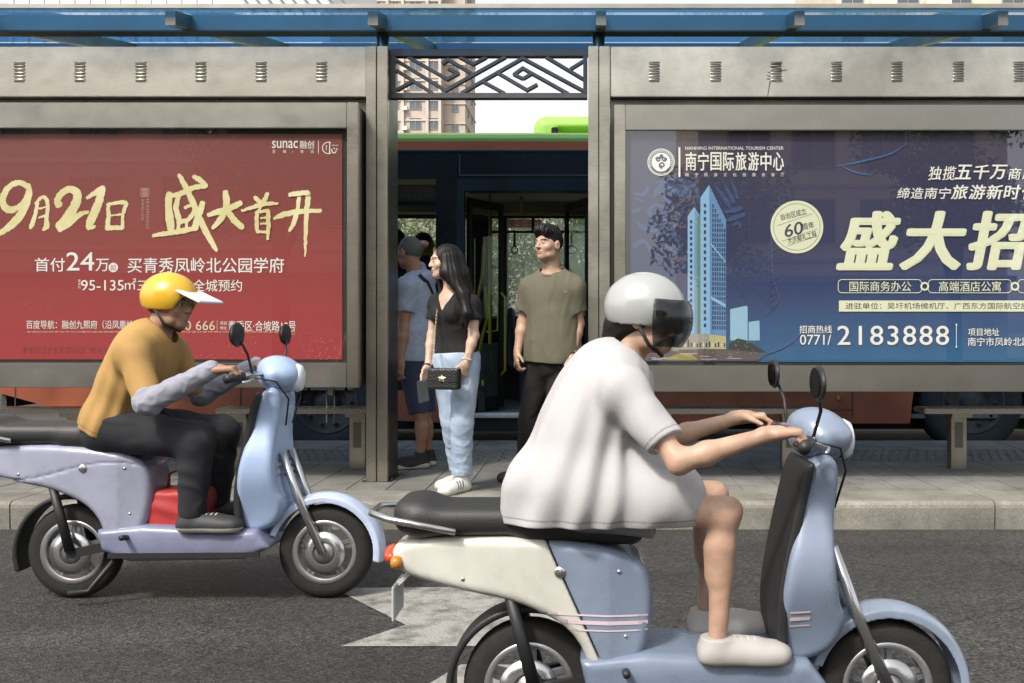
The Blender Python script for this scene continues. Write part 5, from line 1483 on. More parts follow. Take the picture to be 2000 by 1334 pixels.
# ------------------------------------------------------------------ young woman in black tee and jeans
def woman():
    B0 = (X_(888, 6.44), 6.44, ZP); j = pxj(B0)
    J = dict(hd=j(869, 512, -.02), nb=j(882, 574), shL=j(921, 594, -.085), shR=j(854, 592, .085), elL=j(925, 655, -.10), wrL=j(911, 708, -.15), elR=j(844, 655, .06), wrR=j(835, 716, -.02),
             pel=j(890, 706), hipL=j(909, 720, -.045), hipR=j(873, 720, .045), knL=j(902, 826, -.085), knR=j(883, 824, .04), anL=j(902, 940, -.03), anR=j(897, 925, .17))
    J['anL'][2] = .085; J['anR'][2] = .085
    b = Body(J, (-.93, -.36, -.03), k=.92, female=True, hs=.97)
    r = person_root("person", B0, "woman with long black hair, black tee, pale jeans and white trainers standing at the kerb")
    fdL, fdR = (-.46, -.88), (-.5, -.86)
    def body(P):
        d = smin(b.head(P), b.neck(P), .025); d = smin(d, b.torso(P, -.006), .03)
        for n in 'LR': d = smin(d, b.arm(P, n), .02); d = np.minimum(d, b.leg(P, n, -.012))
        d = smin(d, b.hand(P, 'L', (-.25, -.15, -.95), (-.75, .6, 0), (-.6, -.7, 0), .9), .012)
        d = smin(d, b.hand(P, 'R', (-.3, -.3, -.9), (.8, -.3, 0), (-.4, -.9, 0), .7), .012)
        return d
    lo, hi = b.bounds()
    sdf_obj("body", body, lo, hi, .0048, [M_SKINF, M_EYE, M_IRIS, M_LIP, M_BROW], r, b.face_mats)
    # tee: V neck, short sleeves, tucked in
    nbv = J['nb']
    def tee(P):
        d = b.torso(P, .010)
        for n in 'LR': d = smin(d, np.maximum(b.arm(P, n, .017, 1), (P - (J['sh'+n] + (J['el'+n]-J['sh'+n])*.52)) @ unit(J['el'+n]-J['sh'+n])), .035)
        d = d + crease(P, .0035, 20, 3) + drape(P, b.at(.4), b.S, b.F, b.U, .005, 8, .15, -.15, 1)
        wl = b.at(.10); d = np.maximum(d, -((P - wl) @ b.U))
        q = (P - nbv) @ b.M
        vn = np.maximum(np.abs(q[:, 0])*1.0 + (-q[:, 2])*.62 - .075, -q[:, 1] - .02)          # V opening at the front
        d = smax(d, -np.maximum(vn, -q[:, 2] - .17), .006)
        return smax(d, -(np.sqrt((q**2 * V3(1, 1, .55)).sum(1)) - .072), .006)
    sdf_obj("tee_shirt", tee, *rng(0, 0, J['shL'], J['shR'], b.at(.05), J['elL'], J['elR'], pad=.17), .0055, [cloth_mat("cotton_black", (.0055, .0055, .006), .85)], r)
    # high-waisted straight jeans
    def jeans(P):
        d = smin(b.torso(P, .016), ell(P, b.at(-.02, 0, 0), (.156, .116, .17), b.M), .04)
        d = np.maximum(d, (P - b.at(.125)) @ b.U)
        for n in 'LR':
            a, kn, an = J['hip'+n], J['kn'+n], J['an'+n] + V3(0, 0, .035)
            l = smin(cap(P, a, kn, .094, .072), cap(P, kn, an, .072, .064), .012)
            l = np.maximum(l, an[2] - .012 - P[:, 2])
            d = smin(d, l, .018)
        lowz = np.clip((.55 - P[:, 2])/.5, 0, 1)
        return d + ripple(P, .002, 18, 8) + crease(P*V3(1, 1, .7), .0035, 18, 8) + lowz*crease(P*V3(.7, .7, 1.3), .0035, 30, 12)
    jm = cloth_mat("denim_pale", (.25, .33, .45), .85, vs=5, col2=(.47, .55, .65), weave=500)
    sdf_obj("jeans", jeans, *rng(0, 0, b.at(.2), J['hipL'], J['hipR'], J['knL'], J['knR'], J['anL'], J['anR'], pad=.14), .006, [jm], r)
    mb = MB()
    ax, ay = .131, .101
    mb.tube([tuple(b.at(.118) + b.S*ax*math.cos(t)*1.02 + b.F*ay*math.sin(t)*1.02) for t in [2*math.pi*i/28 for i in range(28)]], .0085, 6, closed=True)
    mb.build("waistband", jm, r)
    # hair: crown shell, long straight fall over the near shoulder and back
    H = b.HM; hd = J['hd']
    hp = lambda x, y, z: hd + H @ V3(x, y, z)
    def hair(P):
        q = b.hl(P)
        d = ell(q, (0, -.022, .030), (.083, .100, .092))
        face = ell(q, (.01, .118, -.045), (.066, .07, .112)); d = smax(d, -face, .012)
        d = np.maximum(d, -(q[:, 2] + .10))
        L1 = [hp(.075, .01, .03), hp(.088, .018, -.07), j(905, 575, -.13), j(912, 612, -.17), j(911, 640, -.17)]
        L2 = [hp(.05, -.085, .02), hp(.06, -.10, -.08), j(918, 585, .0), j(927, 625, .0), j(929, 655, .0)]
        L3 = [hp(-.07, .0, .02), hp(-.08, .02, -.08), j(864, 580, .03), j(866, 615, -.04), j(868, 640, -.06)]
        L4 = [hp(0, -.10, .0), hp(0, -.11, -.1), j(905, 590, .06), j(908, 650, .1)]
        L5 = [hp(.072, -.03, .03), hp(.086, -.035, -.08), j(909, 585, -.08), j(919, 618, -.09), j(921, 646, -.09)]
        for L_, w_ in ((L5, (.034, .046, .042, .034, .012)), (L1, (.028, .036, .034, .028, .010)), (L2, (.030, .040, .038, .033, .012)), (L3, (.022, .024, .018, .014, .006)), (L4, (.035, .045, .04, .015))):
            for i in range(len(L_)-1): d = smin(d, cap(P, L_[i], L_[i+1], w_[i], w_[i+1]), .03)
        a = np.arctan2(q[:, 0], q[:, 1])
        return d + .0016*np.sin(a*30 + 1.5*np.sin(q[:, 2]*6))
    sdf_obj("hair", hair, *rng(0, 0, hp(0, 0, .1), hp(0, 0, -.1), j(935, 665, -.2), j(860, 640, .15), pad=.13), .005, [M_HAIRB], r)
    # trainers
    M_SHW = mat("trainer_white", (.62, .61, .57), .5, var=.08, vscale=30); M_SOLE = mat("sole_cream", (.55, .52, .45), .6, var=.1, vscale=20)
    M_STR = mat("trainer_black", (.03, .03, .03), .5)
    for n, fd in (('L', fdL), ('R', fdR)):
        f = unit(V3(fd[0], fd[1], 0)); sd = np.cross(f, V3(0, 0, 1)); h = J['an'+n].copy(); h[2] = 0; h = h - f*.055
        def shoe(P, n=n, fd=fd): return np.maximum(b.foot(P, n, fd, .006, .262, 0.0), P[:, 2] - .105)
        def sm(C, f=f, sd=sd, h=h):
            u = (C - h) @ f; v = C[:, 2]; m = np.where(v < .024, 1, 0)
            t = (u - .105 + (v - .03)*.55)
            m[(v > .026) & (v < .078) & (np.abs((t*1000) % 26 - 13) < 4.6) & (t > 0) & (t < .078) & (np.abs((C - h) @ sd) > .02)] = 2
            m[(u < .006) & (v > .06)] = 2
            return m
        sdf_obj("shoe", shoe, *rng(0, 0, h, h + f*.28, J['an'+n], pad=.09), .004, [M_SHW, M_SOLE, M_STR], r, sm)
    # wrist bands
    for n, mm, t in (('L', mat("band_white", (.68, .66, .63), .5), .9), ('R', mat("band_dark", (.03, .025, .02), .6), .96)):
        c = J['el'+n] + (J['wr'+n]-J['el'+n])*t; d = unit(J['wr'+n]-J['el'+n]); a = unit(np.cross(d, V3(0, 1, .2))); e = np.cross(d, a)
        MB().tube([tuple(c + (a*math.cos(q) + e*math.sin(q))*.027) for q in [2*math.pi*i/20 for i in range(20)]], .0055, 6, closed=True).build("wrist_band", mm, r)
    return B0, j, J, b
WB, wj, WJ, Wb = woman()

# quilted bag on a chain, held against her hip; phone in the other hand
def bag():
    r = empty("shoulder_bag", WB, 0, "small black quilted bag with gold clasp hanging in front of the woman", "bag")
    yo = -.255
    cx = wj(868, 740, yo); M = np.stack([unit(V3(.93, -.30, -.03)), unit(V3(-.30, -.95, 0)), V3(0, 0, 1)], 1).astype(np.float32)
    def f(P):
        q = (P - cx) @ M
        d = rbox(q, (0, 0, 0), (.104, .034, .066), .014)
        qu = np.abs(np.abs((q[:, 0] % .052) - .026) - .0) + q[:, 2]
        return d + .0026*np.abs(np.sin(qu*math.pi/.021)) - .002
    sdf_obj("bag_body", f, cx - .16, cx + .16, .0035, [mat("leather_black", (.018, .018, .019), .32, bump=.15, bscale=300)], r)
    mb = MB(); rr = np.random.RandomState(1)
    def m3(x, y, z): return tuple(cx + M @ V3(x, y, z))
    star = []
    for k in range(10):
        a = math.pi/2 + k*math.pi/5; R_ = .026 if k % 2 == 0 else .014
        star.append((R_*1.15*math.cos(a), R_*.9*math.sin(a)))
    mb.add([m3(x, .0385, z + .004) for x, z in star] + [m3(0, .046, .004)], [(k, (k+1) % 10, 10) for k in range(10)])
    mb.build("clasp", mat("gold_metal", (.75, .62, .36), .25, .9), r)
    mb = MB(); mb.tube([m3(-.1, .036, -.012), m3(0, .0375, -.016), m3(.1, .036, -.012)], .0026, 6); mb.build("flap_edge", mat("leather_edge", (.01, .01, .01), .4), r)
    gm = mat("chain_gold", (.62, .52, .33), .3, .85)
    def chain(pts, name="chain"):
        mb = MB(); P = [np.asarray(p) for p in pts]; acc = 0
        seg = []
        for a, b_ in zip(P[:-1], P[1:]):
            L_ = np.linalg.norm(b_-a); n = max(1, int(L_/.011)); seg += [a + (b_-a)*i/n for i in range(n)]
        for i, p in enumerate(seg[:-1]):
            d = unit(seg[i+1]-p); a = unit(np.cross(d, V3(0, 1, .01))); e = np.cross(d, a); s_ = a if i % 2 else e
            mb.tube([tuple(p + d*.0075*math.cos(t) + s_*.0042*math.sin(t)) for t in [2*math.pi*k/8 for k in range(8)]], .0016, 4, closed=True)
        mb.build(name, gm, r)
    chain([wj(856, 585, -.0), wj(853, 612, -.10), wj(849, 660, -.13), wj(846, 700, -.19), m3(-.098, 0, .062)])
    chain([m3(.098, 0, .062), wj(913, 690, -.16), wj(921, 672, -.12), wj(926, 655, -.03)])
bag()
ph = wj(826, 764, -.09)
MB().box(-.036, .036, -.0045, .0045, -.075, .075, 0, .004).build("mobile_phone", mat("phone_grey", (.25, .25, .27), .25, .5))
o = bpy.data.objects["mobile_phone"]; o.location = (WB[0] + ph[0], WB[1] + ph[1], WB[2] + ph[2]); o.rotation_euler = (R(15), R(-12), R(30))
tag(o, "grey mobile phone held low in the woman's hand", "phone")

# ------------------------------------------------------------------ man in olive tee
def man():
    B0 = (X_(1075, 6.73), 6.73, ZP); j = pxj(B0)
    J = dict(hd=j(1071, 479, -.03), nb=j(1079, 537, .01), shL=j(1121, 563, -.03), shR=j(1037, 562, .06), elL=j(1129, 632, -.01), wrL=j(1117, 694, -.09), elR=j(1022, 630, .10), wrR=j(1011, 688, .03),
             pel=j(1080, 705, .02), hipL=j(1101, 722, 0), hipR=j(1056, 722, .04), knL=j(1083, 828, -.10), knR=j(1036, 822, .10), anL=j(1076, 925, -.13), anR=j(1029, 912, .20))
    J['anL'][2] = .09; J['anR'][2] = .09
    b = Body(J, (-.66, -.74, .06), k=1.0)
    r = person_root("person", B0, "man with spiky black hair in olive tee and black trousers by the bus door")
    def body(P):
        d = smin(b.head(P), b.neck(P), .03); d = smin(d, b.torso(P, -.006), .03)
        for n in 'LR': d = smin(d, b.arm(P, n), .02); d = np.minimum(d, b.leg(P, n, -.012))
        d = smin(d, b.hand(P, 'L', (-.05, -.2, -.97), (-.95, .2, 0), (-.25, -.95, 0), .55), .012)
        d = smin(d, b.hand(P, 'R', (-.05, -.3, -.95), (.9, .3, 0), (-.2, -.95, 0), 1.0), .012)
        return d
    lo, hi = b.bounds()
    sdf_obj("body", body, lo, hi, .0048, [M_SKIN, M_EYE, M_IRIS, M_LIP, M_BROW], r, b.face_mats)
    om = cloth_mat("cotton_olive", (.125, .115, .078), .88, .12, 6)
    def tee(P):
        d = b.torso(P, .020)
        d = smin(d, cap(P, b.at(.02), b.at(.5), .122, .12), .10)
        d = smin(d, ell(P, b.at(.12), (.192, .14, .26), b.M), .07)
        for n in 'LR':
            ax = unit(J['el'+n]-J['sh'+n]); d = smin(d, np.maximum(cap(P, J['sh'+n], J['el'+n] + ax*.05, .072, .070), (P - (J['sh'+n] + (J['el'+n]-J['sh'+n])*.66)) @ ax), .04)
        d = d + ripple(P, .0025, 12, 4) + crease(P*V3(1, 1, .8), .004, 14, 7) + drape(P, b.at(.3), b.S, b.F, b.U, .009, 7, .22, -.2, 2)
        d = np.maximum(d, -((P - b.at(-.015)) @ unit(b.U*1 + b.S*.06)))
        q = (P - (J['nb'] + b.U*.045 + b.F*.02)) @ b.M
        return smax(d, -(np.sqrt((q**2).sum(1)) - .083), .006)
    sdf_obj("tee_shirt", tee, *rng(0, 0, J['shL'], J['shR'], b.at(-.05), J['elL'], J['elR'], pad=.17), .0055, [om], r)
    # ribbed collar
    c = J['nb'] + b.U*.012 + b.F*.016
    MB().tube([tuple(c + b.S*.078*math.cos(t) + b.F*.080*math.sin(t) + b.U*(-.022*math.sin(t))) for t in [2*math.pi*i/28 for i in range(28)]], .0105, 8, closed=True).build("collar", om, r)
    def trs(P):
        d = np.maximum(smin(b.torso(P, .010), ell(P, b.at(-.02), (.168, .122, .16), b.M), .04), (P - b.at(.1)) @ b.U)
        for n in 'LR':
            an = J['an'+n]; l = smin(cap(P, J['hip'+n], J['kn'+n], .098, .080), cap(P, J['kn'+n], an, .080, .072), .012)
            d = smin(d, np.maximum(l, .035 - P[:, 2]), .02)
        return d + crease(P, .005, 17, 18) + np.clip((.4 - P[:, 2])/.4, 0, 1)*ripple(P*V3(.5, .5, 1.6), .006, 36, 22)
    sdf_obj("trousers", trs, *rng(0, 0, b.at(.2), J['hipL'], J['hipR'], J['knL'], J['knR'], J['anL'], J['anR'], pad=.14), .006, [cloth_mat("cotton_charcoal", (.009, .0085, .0085), .85)], r)
    def hair(P):
        q = b.hl(P)
        d = ell(q, (0, -.020, .034), (.0775, .0970, .0895))
        top = ell(q, (0, .012, .085), (.066, .092, .046))
        sp = .009*np.abs(np.sin(q[:, 0]*150 + q[:, 1]*60)) + .007*np.abs(np.sin(q[:, 1]*130 - q[:, 0]*40))
        d = smin(d, top - sp, .02)
        for (x, y, z, x2, y2, z2) in ((-.03, .06, .10, -.045, .092, .118), (0, .07, .10, .0, .10, .125), (.03, .06, .10, .042, .09, .115), (.045, .045, .095, .062, .07, .10), (-.03, .02, .12, -.04, .03, .148), (.02, .03, .12, .02, .045, .15), (.04, -.02, .11, .06, -.02, .135), (-.01, -.03, .12, -.02, -.04, .145)):
            d = smin(d, cap(q, (x, y, z), (x2, y2, z2), .018, .005), .012)
        d = smax(d, -ell(q, (0, .122, -.008), (.074, .066, .094)), .006)
        for sd in (-1, 1): d = smax(d, -ell(q, (sd*.075, .025, -.045), (.05, .06, .05)), .01); d = smax(d, -ell(q, (sd*.08, -.008, -.006), (.02, .022, .034)), .005)
        return np.maximum(d, -(q[:, 2] + .062 + .3*np.minimum(q[:, 1], 0)))
    sdf_obj("hair", hair, J['hd'] - .16, J['hd'] + .19, .004, [M_HAIRB], r)
    ms = mat("shoe_dark", (.03, .028, .027), .5, var=.2, vscale=20)
    for n, fd in (('L', (-.22, -.97)), ('R', (-.75, -.66))):
        f = unit(V3(fd[0], fd[1], 0)); h = J['an'+n].copy(); h[2] = 0; h = h - f*.055
        sdf_obj("shoe", lambda P, n=n, fd=fd: np.maximum(b.foot(P, n, fd, .008, .28, 0.0), P[:, 2] - .11), *rng(0, 0, h, h + f*.3, J['an'+n], pad=.09), .005, [ms], r)
    c = J['el'+'L'] + (J['wrL']-J['elL'])*.93; d = unit(J['wrL']-J['elL']); a = unit(np.cross(d, V3(0, 1, .2))); e = np.cross(d, a)
    mb = MB()
    for k in range(18):
        t = 2*math.pi*k/18; p = c + (a*math.cos(t) + e*math.sin(t))*.036 + d*.004*math.sin(t*1)
        mb.lathe([(0, -.0068), (.005, -.0048), (.0068, 0), (.005, .0048), (0, .0068)], 'Z', 8, tuple(p))
    mb.build("bead_bracelet", mat("bead_red_brown", (.16, .035, .025), .35), r)
    # small chest emblem
    q = b.at(.70, .085, .0); 
    c1_ = j(1107, 569, -.20)
    # tiny gold-coloured object between the fingers
    g0 = j(1006, 716, -.05); MB().tube([tuple(g0), tuple(g0 + V3(.008, -.02, .03)), tuple(g0 + V3(.028, -.03, .047))], .004, 6).build("key_ring", mat("gold_metal2", (.6, .48, .2), .3, .8), r)
    return b, J, r, tee, j
Mb, MJ, Mr, Mtee, mj = man()
# little stitched swoosh-like mark on the tee, laid on the cloth surface
def chest_mark():
    mb = MB(); pts = [(1101, 570), (1103, 571.5), (1106, 571), (1110, 568.5)]
    for w0 in (0,):
        pos = []
        for px, py in pts:
            dirv = None
            for dy in np.arange(-.30, .05, .002):
                p = mj(px, py, dy)
                if Mtee(p[None, :])[0] < .0015: pos.append(tuple(p)); break
        if len(pos) > 2: mb.tube(pos, [.0025, .0045, .0035, .0012][:len(pos)], 6); mb.build("chest_emblem", mat("thread_grey", (.24, .23, .17), .7), Mr)
chest_mark()

# ------------------------------------------------------------------ older man seen from behind, hand on head
def oldman():
    B0 = (X_(812, 7.48), 7.48, ZP); j = pxj(B0)
    J = dict(hd=j(798, 494, .0), nb=j(815, 541, .02), shL=j(795, 560, -.15), shR=j(828, 556, .17), elL=j(789, 640, -.15), wrL=j(782, 705, -.20), elR=j(806, 503, .40), wrR=j(826, 477, .13),
             pel=j(812, 705, .02), hipL=j(806, 722, -.06), hipR=j(820, 722, .09), knL=j(822, 806, -.07), knR=j(829, 806, .09), anL=j(822, 892, .0), anR=j(836, 886, .14))
    J['anL'][2] = .085; J['anR'][2] = .085
    b = Body(J, (-.83, .55, -.12), k=1.0)
    r = person_root("person", B0, "grey haired man in pale blue hooded tee and navy shorts behind the left post")
    def body(P):
        d = smin(b.head(P), b.neck(P), .03); d = smin(d, b.torso(P, -.006), .03)
        for n in 'LR': d = smin(d, b.arm(P, n), .02); d = np.minimum(d, b.leg(P, n, -.006))
        d = smin(d, b.hand(P, 'L', (-.1, -.1, -.98), (.3, .9, 0), (-.8, .3, 0), .7), .012)
        d = smin(d, b.hand(P, 'R', (-.80, -.55, -.10), (-.1, -.1, -1), (-.3, .9, 0), 1.0), .012)
        for n, fd in (('L', (-.93, -.3)), ('R', (-.9, -.2))): d = smin(d, cap(P, J['an'+n], J['an'+n] + V3(fd[0]*.1, fd[1]*.1, -.05), .035, .03), .02)
        return d
    lo, hi = b.bounds()
    sdf_obj("body", body, lo, hi, .0055, [M_SKINT, M_EYE, M_IRIS, M_LIP, M_BROW], r, b.face_mats)
    cm = cloth_mat("jersey_pale_blue", (.30, .36, .46), .9, vs=40, col2=(.40, .46, .56))
    def tee(P):
        d = smin(b.torso(P, .020), ell(P, b.at(.15), (.185, .14, .27), b.M), .07)
        for n in 'LR':
            ax = unit(J['el'+n]-J['sh'+n]); d = smin(d, np.maximum(cap(P, J['sh'+n], J['el'+n], .068, .066), (P - (J['sh'+n] + (J['el'+n]-J['sh'+n])*.60)) @ ax), .04)
        hood = ell(P, b.at(.985, 0, -.075), (.115, .062, .06), b.M)
        d = smin(d, hood, .03) + crease(P, .004, 15, 14) + drape(P, b.at(.3), b.S, b.F, b.U, .009, 7, .22, -.2, 4)
        d = np.maximum(d, -((P - b.at(.005)) @ b.U))
        q = (P - (J['nb'] + b.U*.05 + b.F*.02)) @ b.M
        return smax(d, -(np.sqrt((q**2).sum(1)) - .078), .006)
    sdf_obj("hooded_tee", tee, *rng(0, 0, J['shL'], J['shR'], b.at(-.02), J['elL'], J['elR'], pad=.17), .006, [cm], r)
    def shorts(P):
        d = np.maximum(smin(b.torso(P, .014), ell(P, b.at(-.02), (.178, .13, .16), b.M), .04), (P - b.at(.06)) @ b.U)
        for n in 'LR':
            l = cap(P, J['hip'+n], J['kn'+n], .105, .088); ax = unit(J['kn'+n]-J['hip'+n]); d = smin(d, np.maximum(l, (P - (J['kn'+n] + ax*.0)) @ ax), .02)
        return d + ripple(P, .006, 20, 31)
    sdf_obj("shorts", shorts, *rng(0, 0, b.at(.1), J['hipL'], J['hipR'], J['knL'], J['knR'], pad=.15), .006, [cloth_mat("denim_navy", (.028, .042, .085), .85, .25, 6)], r)
    def hair(P):
        q = b.hl(P); d = ell(q, (0, -.022, .030), (.0795, .0965, .0925)) + ripple(P, .0018, 140, 2)
        d = smax(d, -ell(q, (0, .115, -.02), (.075, .075, .088)), .01)
        for sd in (-1, 1): d = smax(d, -ell(q, (sd*.07, .035, -.05), (.05, .062, .055)), .01); d = smax(d, -ell(q, (sd*.08, -.008, -.006), (.02, .024, .036)), .005)
        return np.maximum(d, -(q[:, 2] + .06))
    sdf_obj("hair", hair, J['hd'] - .16, J['hd'] + .16, .005, [M_HAIRG], r)
    # bag strap across the back
    mb = MB(); st = [j(823, 538, -.02), j(838, 553, -.02), j(846, 575, -.01), j(851, 600, .02)]
    pos = []
    for i in range(13):
        t = i/12*3; k = min(2, int(t)); p0 = st[k] + (st[k+1]-st[k])*(t-k)
        for dy in np.arange(-.35, .2, .004):
            p = p0 + V3(0, dy, 0)
            if tee(p[None, :])[0] < .003: pos.append(p); break
    if len(pos) > 3:
        vs = []
        for i, p in enumerate(pos):
            d = unit(pos[min(i+1, len(pos)-1)] - pos[max(i-1, 0)]); a = unit(np.cross(d, V3(0, -1, 0)))*.014
            vs += [tuple(p - a + V3(0, -.002, 0)), tuple(p + a + V3(0, -.002, 0)), tuple(p - a + V3(0, -.008, 0)), tuple(p + a + V3(0, -.008, 0))]
        fs = []
        for i in range(len(pos)-1):
            o_ = 4*i; fs += [(o_+2, o_+3, o_+7, o_+6), (o_, o_+2, o_+6, o_+4), (o_+1, o_+5, o_+7, o_+3)]
        mb.add(vs, fs).build("bag_strap", mat("strap_black", (.015, .016, .018), .7), r)
    M_SB = mat("runner_black", (.016, .016, .018), .7, var=.4, vscale=60); M_SS = mat("runner_sole", (.58, .56, .50), .6)
    for n, fd in (('L', (-.93, -.36)), ('R', (-.95, -.1))):
        f = unit(V3(fd[0], fd[1], 0)); h = J['an'+n].copy(); h[2] = 0; h = h - f*.055
        def sm(C, f=f, h=h):
            u = (C - h) @ f; lim = .030 + .012*np.sin(u*26 + 1); m = np.where((C[:, 2] < lim) & (C[:, 2] > .007), 1, 0); return m
        sdf_obj("shoe", lambda P, n=n, fd=fd: np.maximum(b.foot(P, n, fd, .010, .285, 0.0), P[:, 2] - .125), *rng(0, 0, h, h + f*.3, J['an'+n], pad=.09), .0045, [M_SB, M_SS], r, sm)
oldman()

# ------------------------------------------------------------------ passengers sitting in the bus (heads above the sill)
def passenger(px, Y, seat_z, label, hm, face):
    B0 = (X_(px, Y), Y, seat_z); 
    J = dict(hd=V3(0, 0, .72), nb=V3(0, .0, .55), shL=V3(.04, -.18, .50) if face > 0 else V3(-.04, .18, .50), shR=V3(.04, .18, .50) if face > 0 else V3(-.04, -.18, .50), pel=V3(-.03*face, 0, .1),
             elL=V3(.12*face, -.22*face, .25), elR=V3(.12*face, .22*face, .25), wrL=V3(.32*face, -.12*face, .18), wrR=V3(.32*face, .12*face, .18),
             hipL=V3(0, -.1*face, .08), hipR=V3(0, .1*face, .08), knL=V3(.42*face, -.1*face, .08), knR=V3(.42*face, .1*face, .08), anL=V3(.42*face, -.1*face, -.35), anR=V3(.42*face, .1*face, -.35))
    b = Body(J, (1*face, -.1, 0))
    r = person_root("person", B0, label, None)
    def body(P):
        d = smin(smin(b.head(P), b.neck(P), .03), b.torso(P, 0), .03)
        for n in 'LR': d = np.minimum(smin(d, b.arm(P, n), .02), b.leg(P, n))
        for n in 'LR': d = smin(d, b.hand(P, n, (face, 0, -.2), (0, 0, -1), (0, -1 if n == 'R' else 1, 0), .8), .012)
        return d
    lo, hi = b.bounds()
    sdf_obj("body", body, lo, hi, .009, [M_SKINT, M_EYE, M_IRIS, M_LIP, M_BROW], r, b.face_mats)
    def hair(P):
        q = b.hl(P); d = ell(q, (0, -.025, .030), (.088, .104, .102)); d = smax(d, -ell(q, (0, .12, -.03), (.075, .07, .095)), .01); return np.maximum(d, -(q[:, 2] + hm))
    sdf_obj("hair", hair, J['hd'] - .2, J['hd'] + .2, .008, [M_HAIRB], r)
    def top(P):
        d = b.torso(P, .015)
        for n in 'LR': d = smin(d, np.maximum(b.arm(P, n, .02, 1), (P - J['el'+n]) @ unit(J['el'+n]-J['sh'+n])), .03)
        q = (P - (J['nb'] + V3(0, 0, .05))); return smax(d, -(np.sqrt((q**2).sum(1)) - .08), .006)
    sdf_obj("shirt", top, *rng(0, 0, J['shL'], J['shR'], J['pel'], J['elL'], J['elR'], pad=.16), .01, [cloth_mat("shirt_dusk", (.05, .05, .06))], r)
    def legs(P):
        d = b.torso(P, .012); d = np.maximum(d, P[:, 2] - .2)
        for n in 'LR': d = smin(d, b.leg(P, n, .015), .03)
        return d
    sdf_obj("trousers", legs, *rng(0, 0, J['pel'], J['knL'], J['knR'], J['anL'], J['anR'], pad=.15), .012, [cloth_mat("cotton_charcoal", (.02, .019, .019))], r)
passenger(831, 11.2, Z_(476, 11.2) - .72, "dark haired bus passenger seated behind the window left of the door", .10, 1)
passenger(768, 10.8, Z_(470, 10.8) - .72, "bus passenger seated mostly hidden behind the left shelter post", .06, -1)
# ================================================================== SCOOTERS AND RIDERS
M_PLBLK = mat("plastic_black", (.018, .018, .019), .5, var=.2, vscale=15, bump=.1, bscale=200)
M_CHR = mat("chrome_bar", (.6, .6, .6), .22, .95)
M_MIRR = mat("mirror_glass", (.75, .77, .78), .04, 1.0)
M_SEATV = mat("seat_vinyl", (.022, .021, .021), .5, var=.15, vscale=10, bump=.15, bscale=180)
def paint(name, c, rough=.32): return mat(name, c, rough, var=.13, vscale=5, coat=.35, rvar=.12)

def scooter_wheel(root, x, r=.21, wd=.045):
    t = MB().lathe([(r*.66, -wd*.9), (r*.80, -wd), (r*.93, -wd*.85), (r, -wd*.35), (r, wd*.35), (r*.93, wd*.85), (r*.80, wd), (r*.66, wd*.9)], 'Y', 44)
    o = t.build("wheel", M_TYRE, root); o.location = (x, 0, r)
    m = MB().lathe([(r*.58, -wd*.7), (r*.68, -wd*.95), (r*.68, wd*.95), (r*.58, wd*.7), (r*.58, -wd*.7)], 'Y', 40).lathe([(0, -wd*1.2), (.05, -wd*1.1), (.055, 0), (.05, wd*1.1), (0, wd*1.2)], 'Y', 24)
    for k in range(5):
        a = 2*math.pi*k/5 + .3; c, s = math.cos(a), math.sin(a)
        for e in (-.16, .16):
            m.bar((.045*math.cos(a+e*2), 0, .045*math.sin(a+e*2)), (r*.6*math.cos(a+e*.5), 0, r*.6*math.sin(a+e*.5)), .02, .016)
    m.build("rim", mat("alloy_rim", (.42, .42, .43), .35, .8, var=.1, vscale=12), o)
    d = MB().lathe([(.05, -wd*1.25), (.095, -wd*1.25), (.095, -wd*1.18), (.05, -wd*1.18), (.05, -wd*1.25)], 'Y', 30); d.build("brake_disc", M_CHR, o)
    for k in range(22):
        pass
    return o

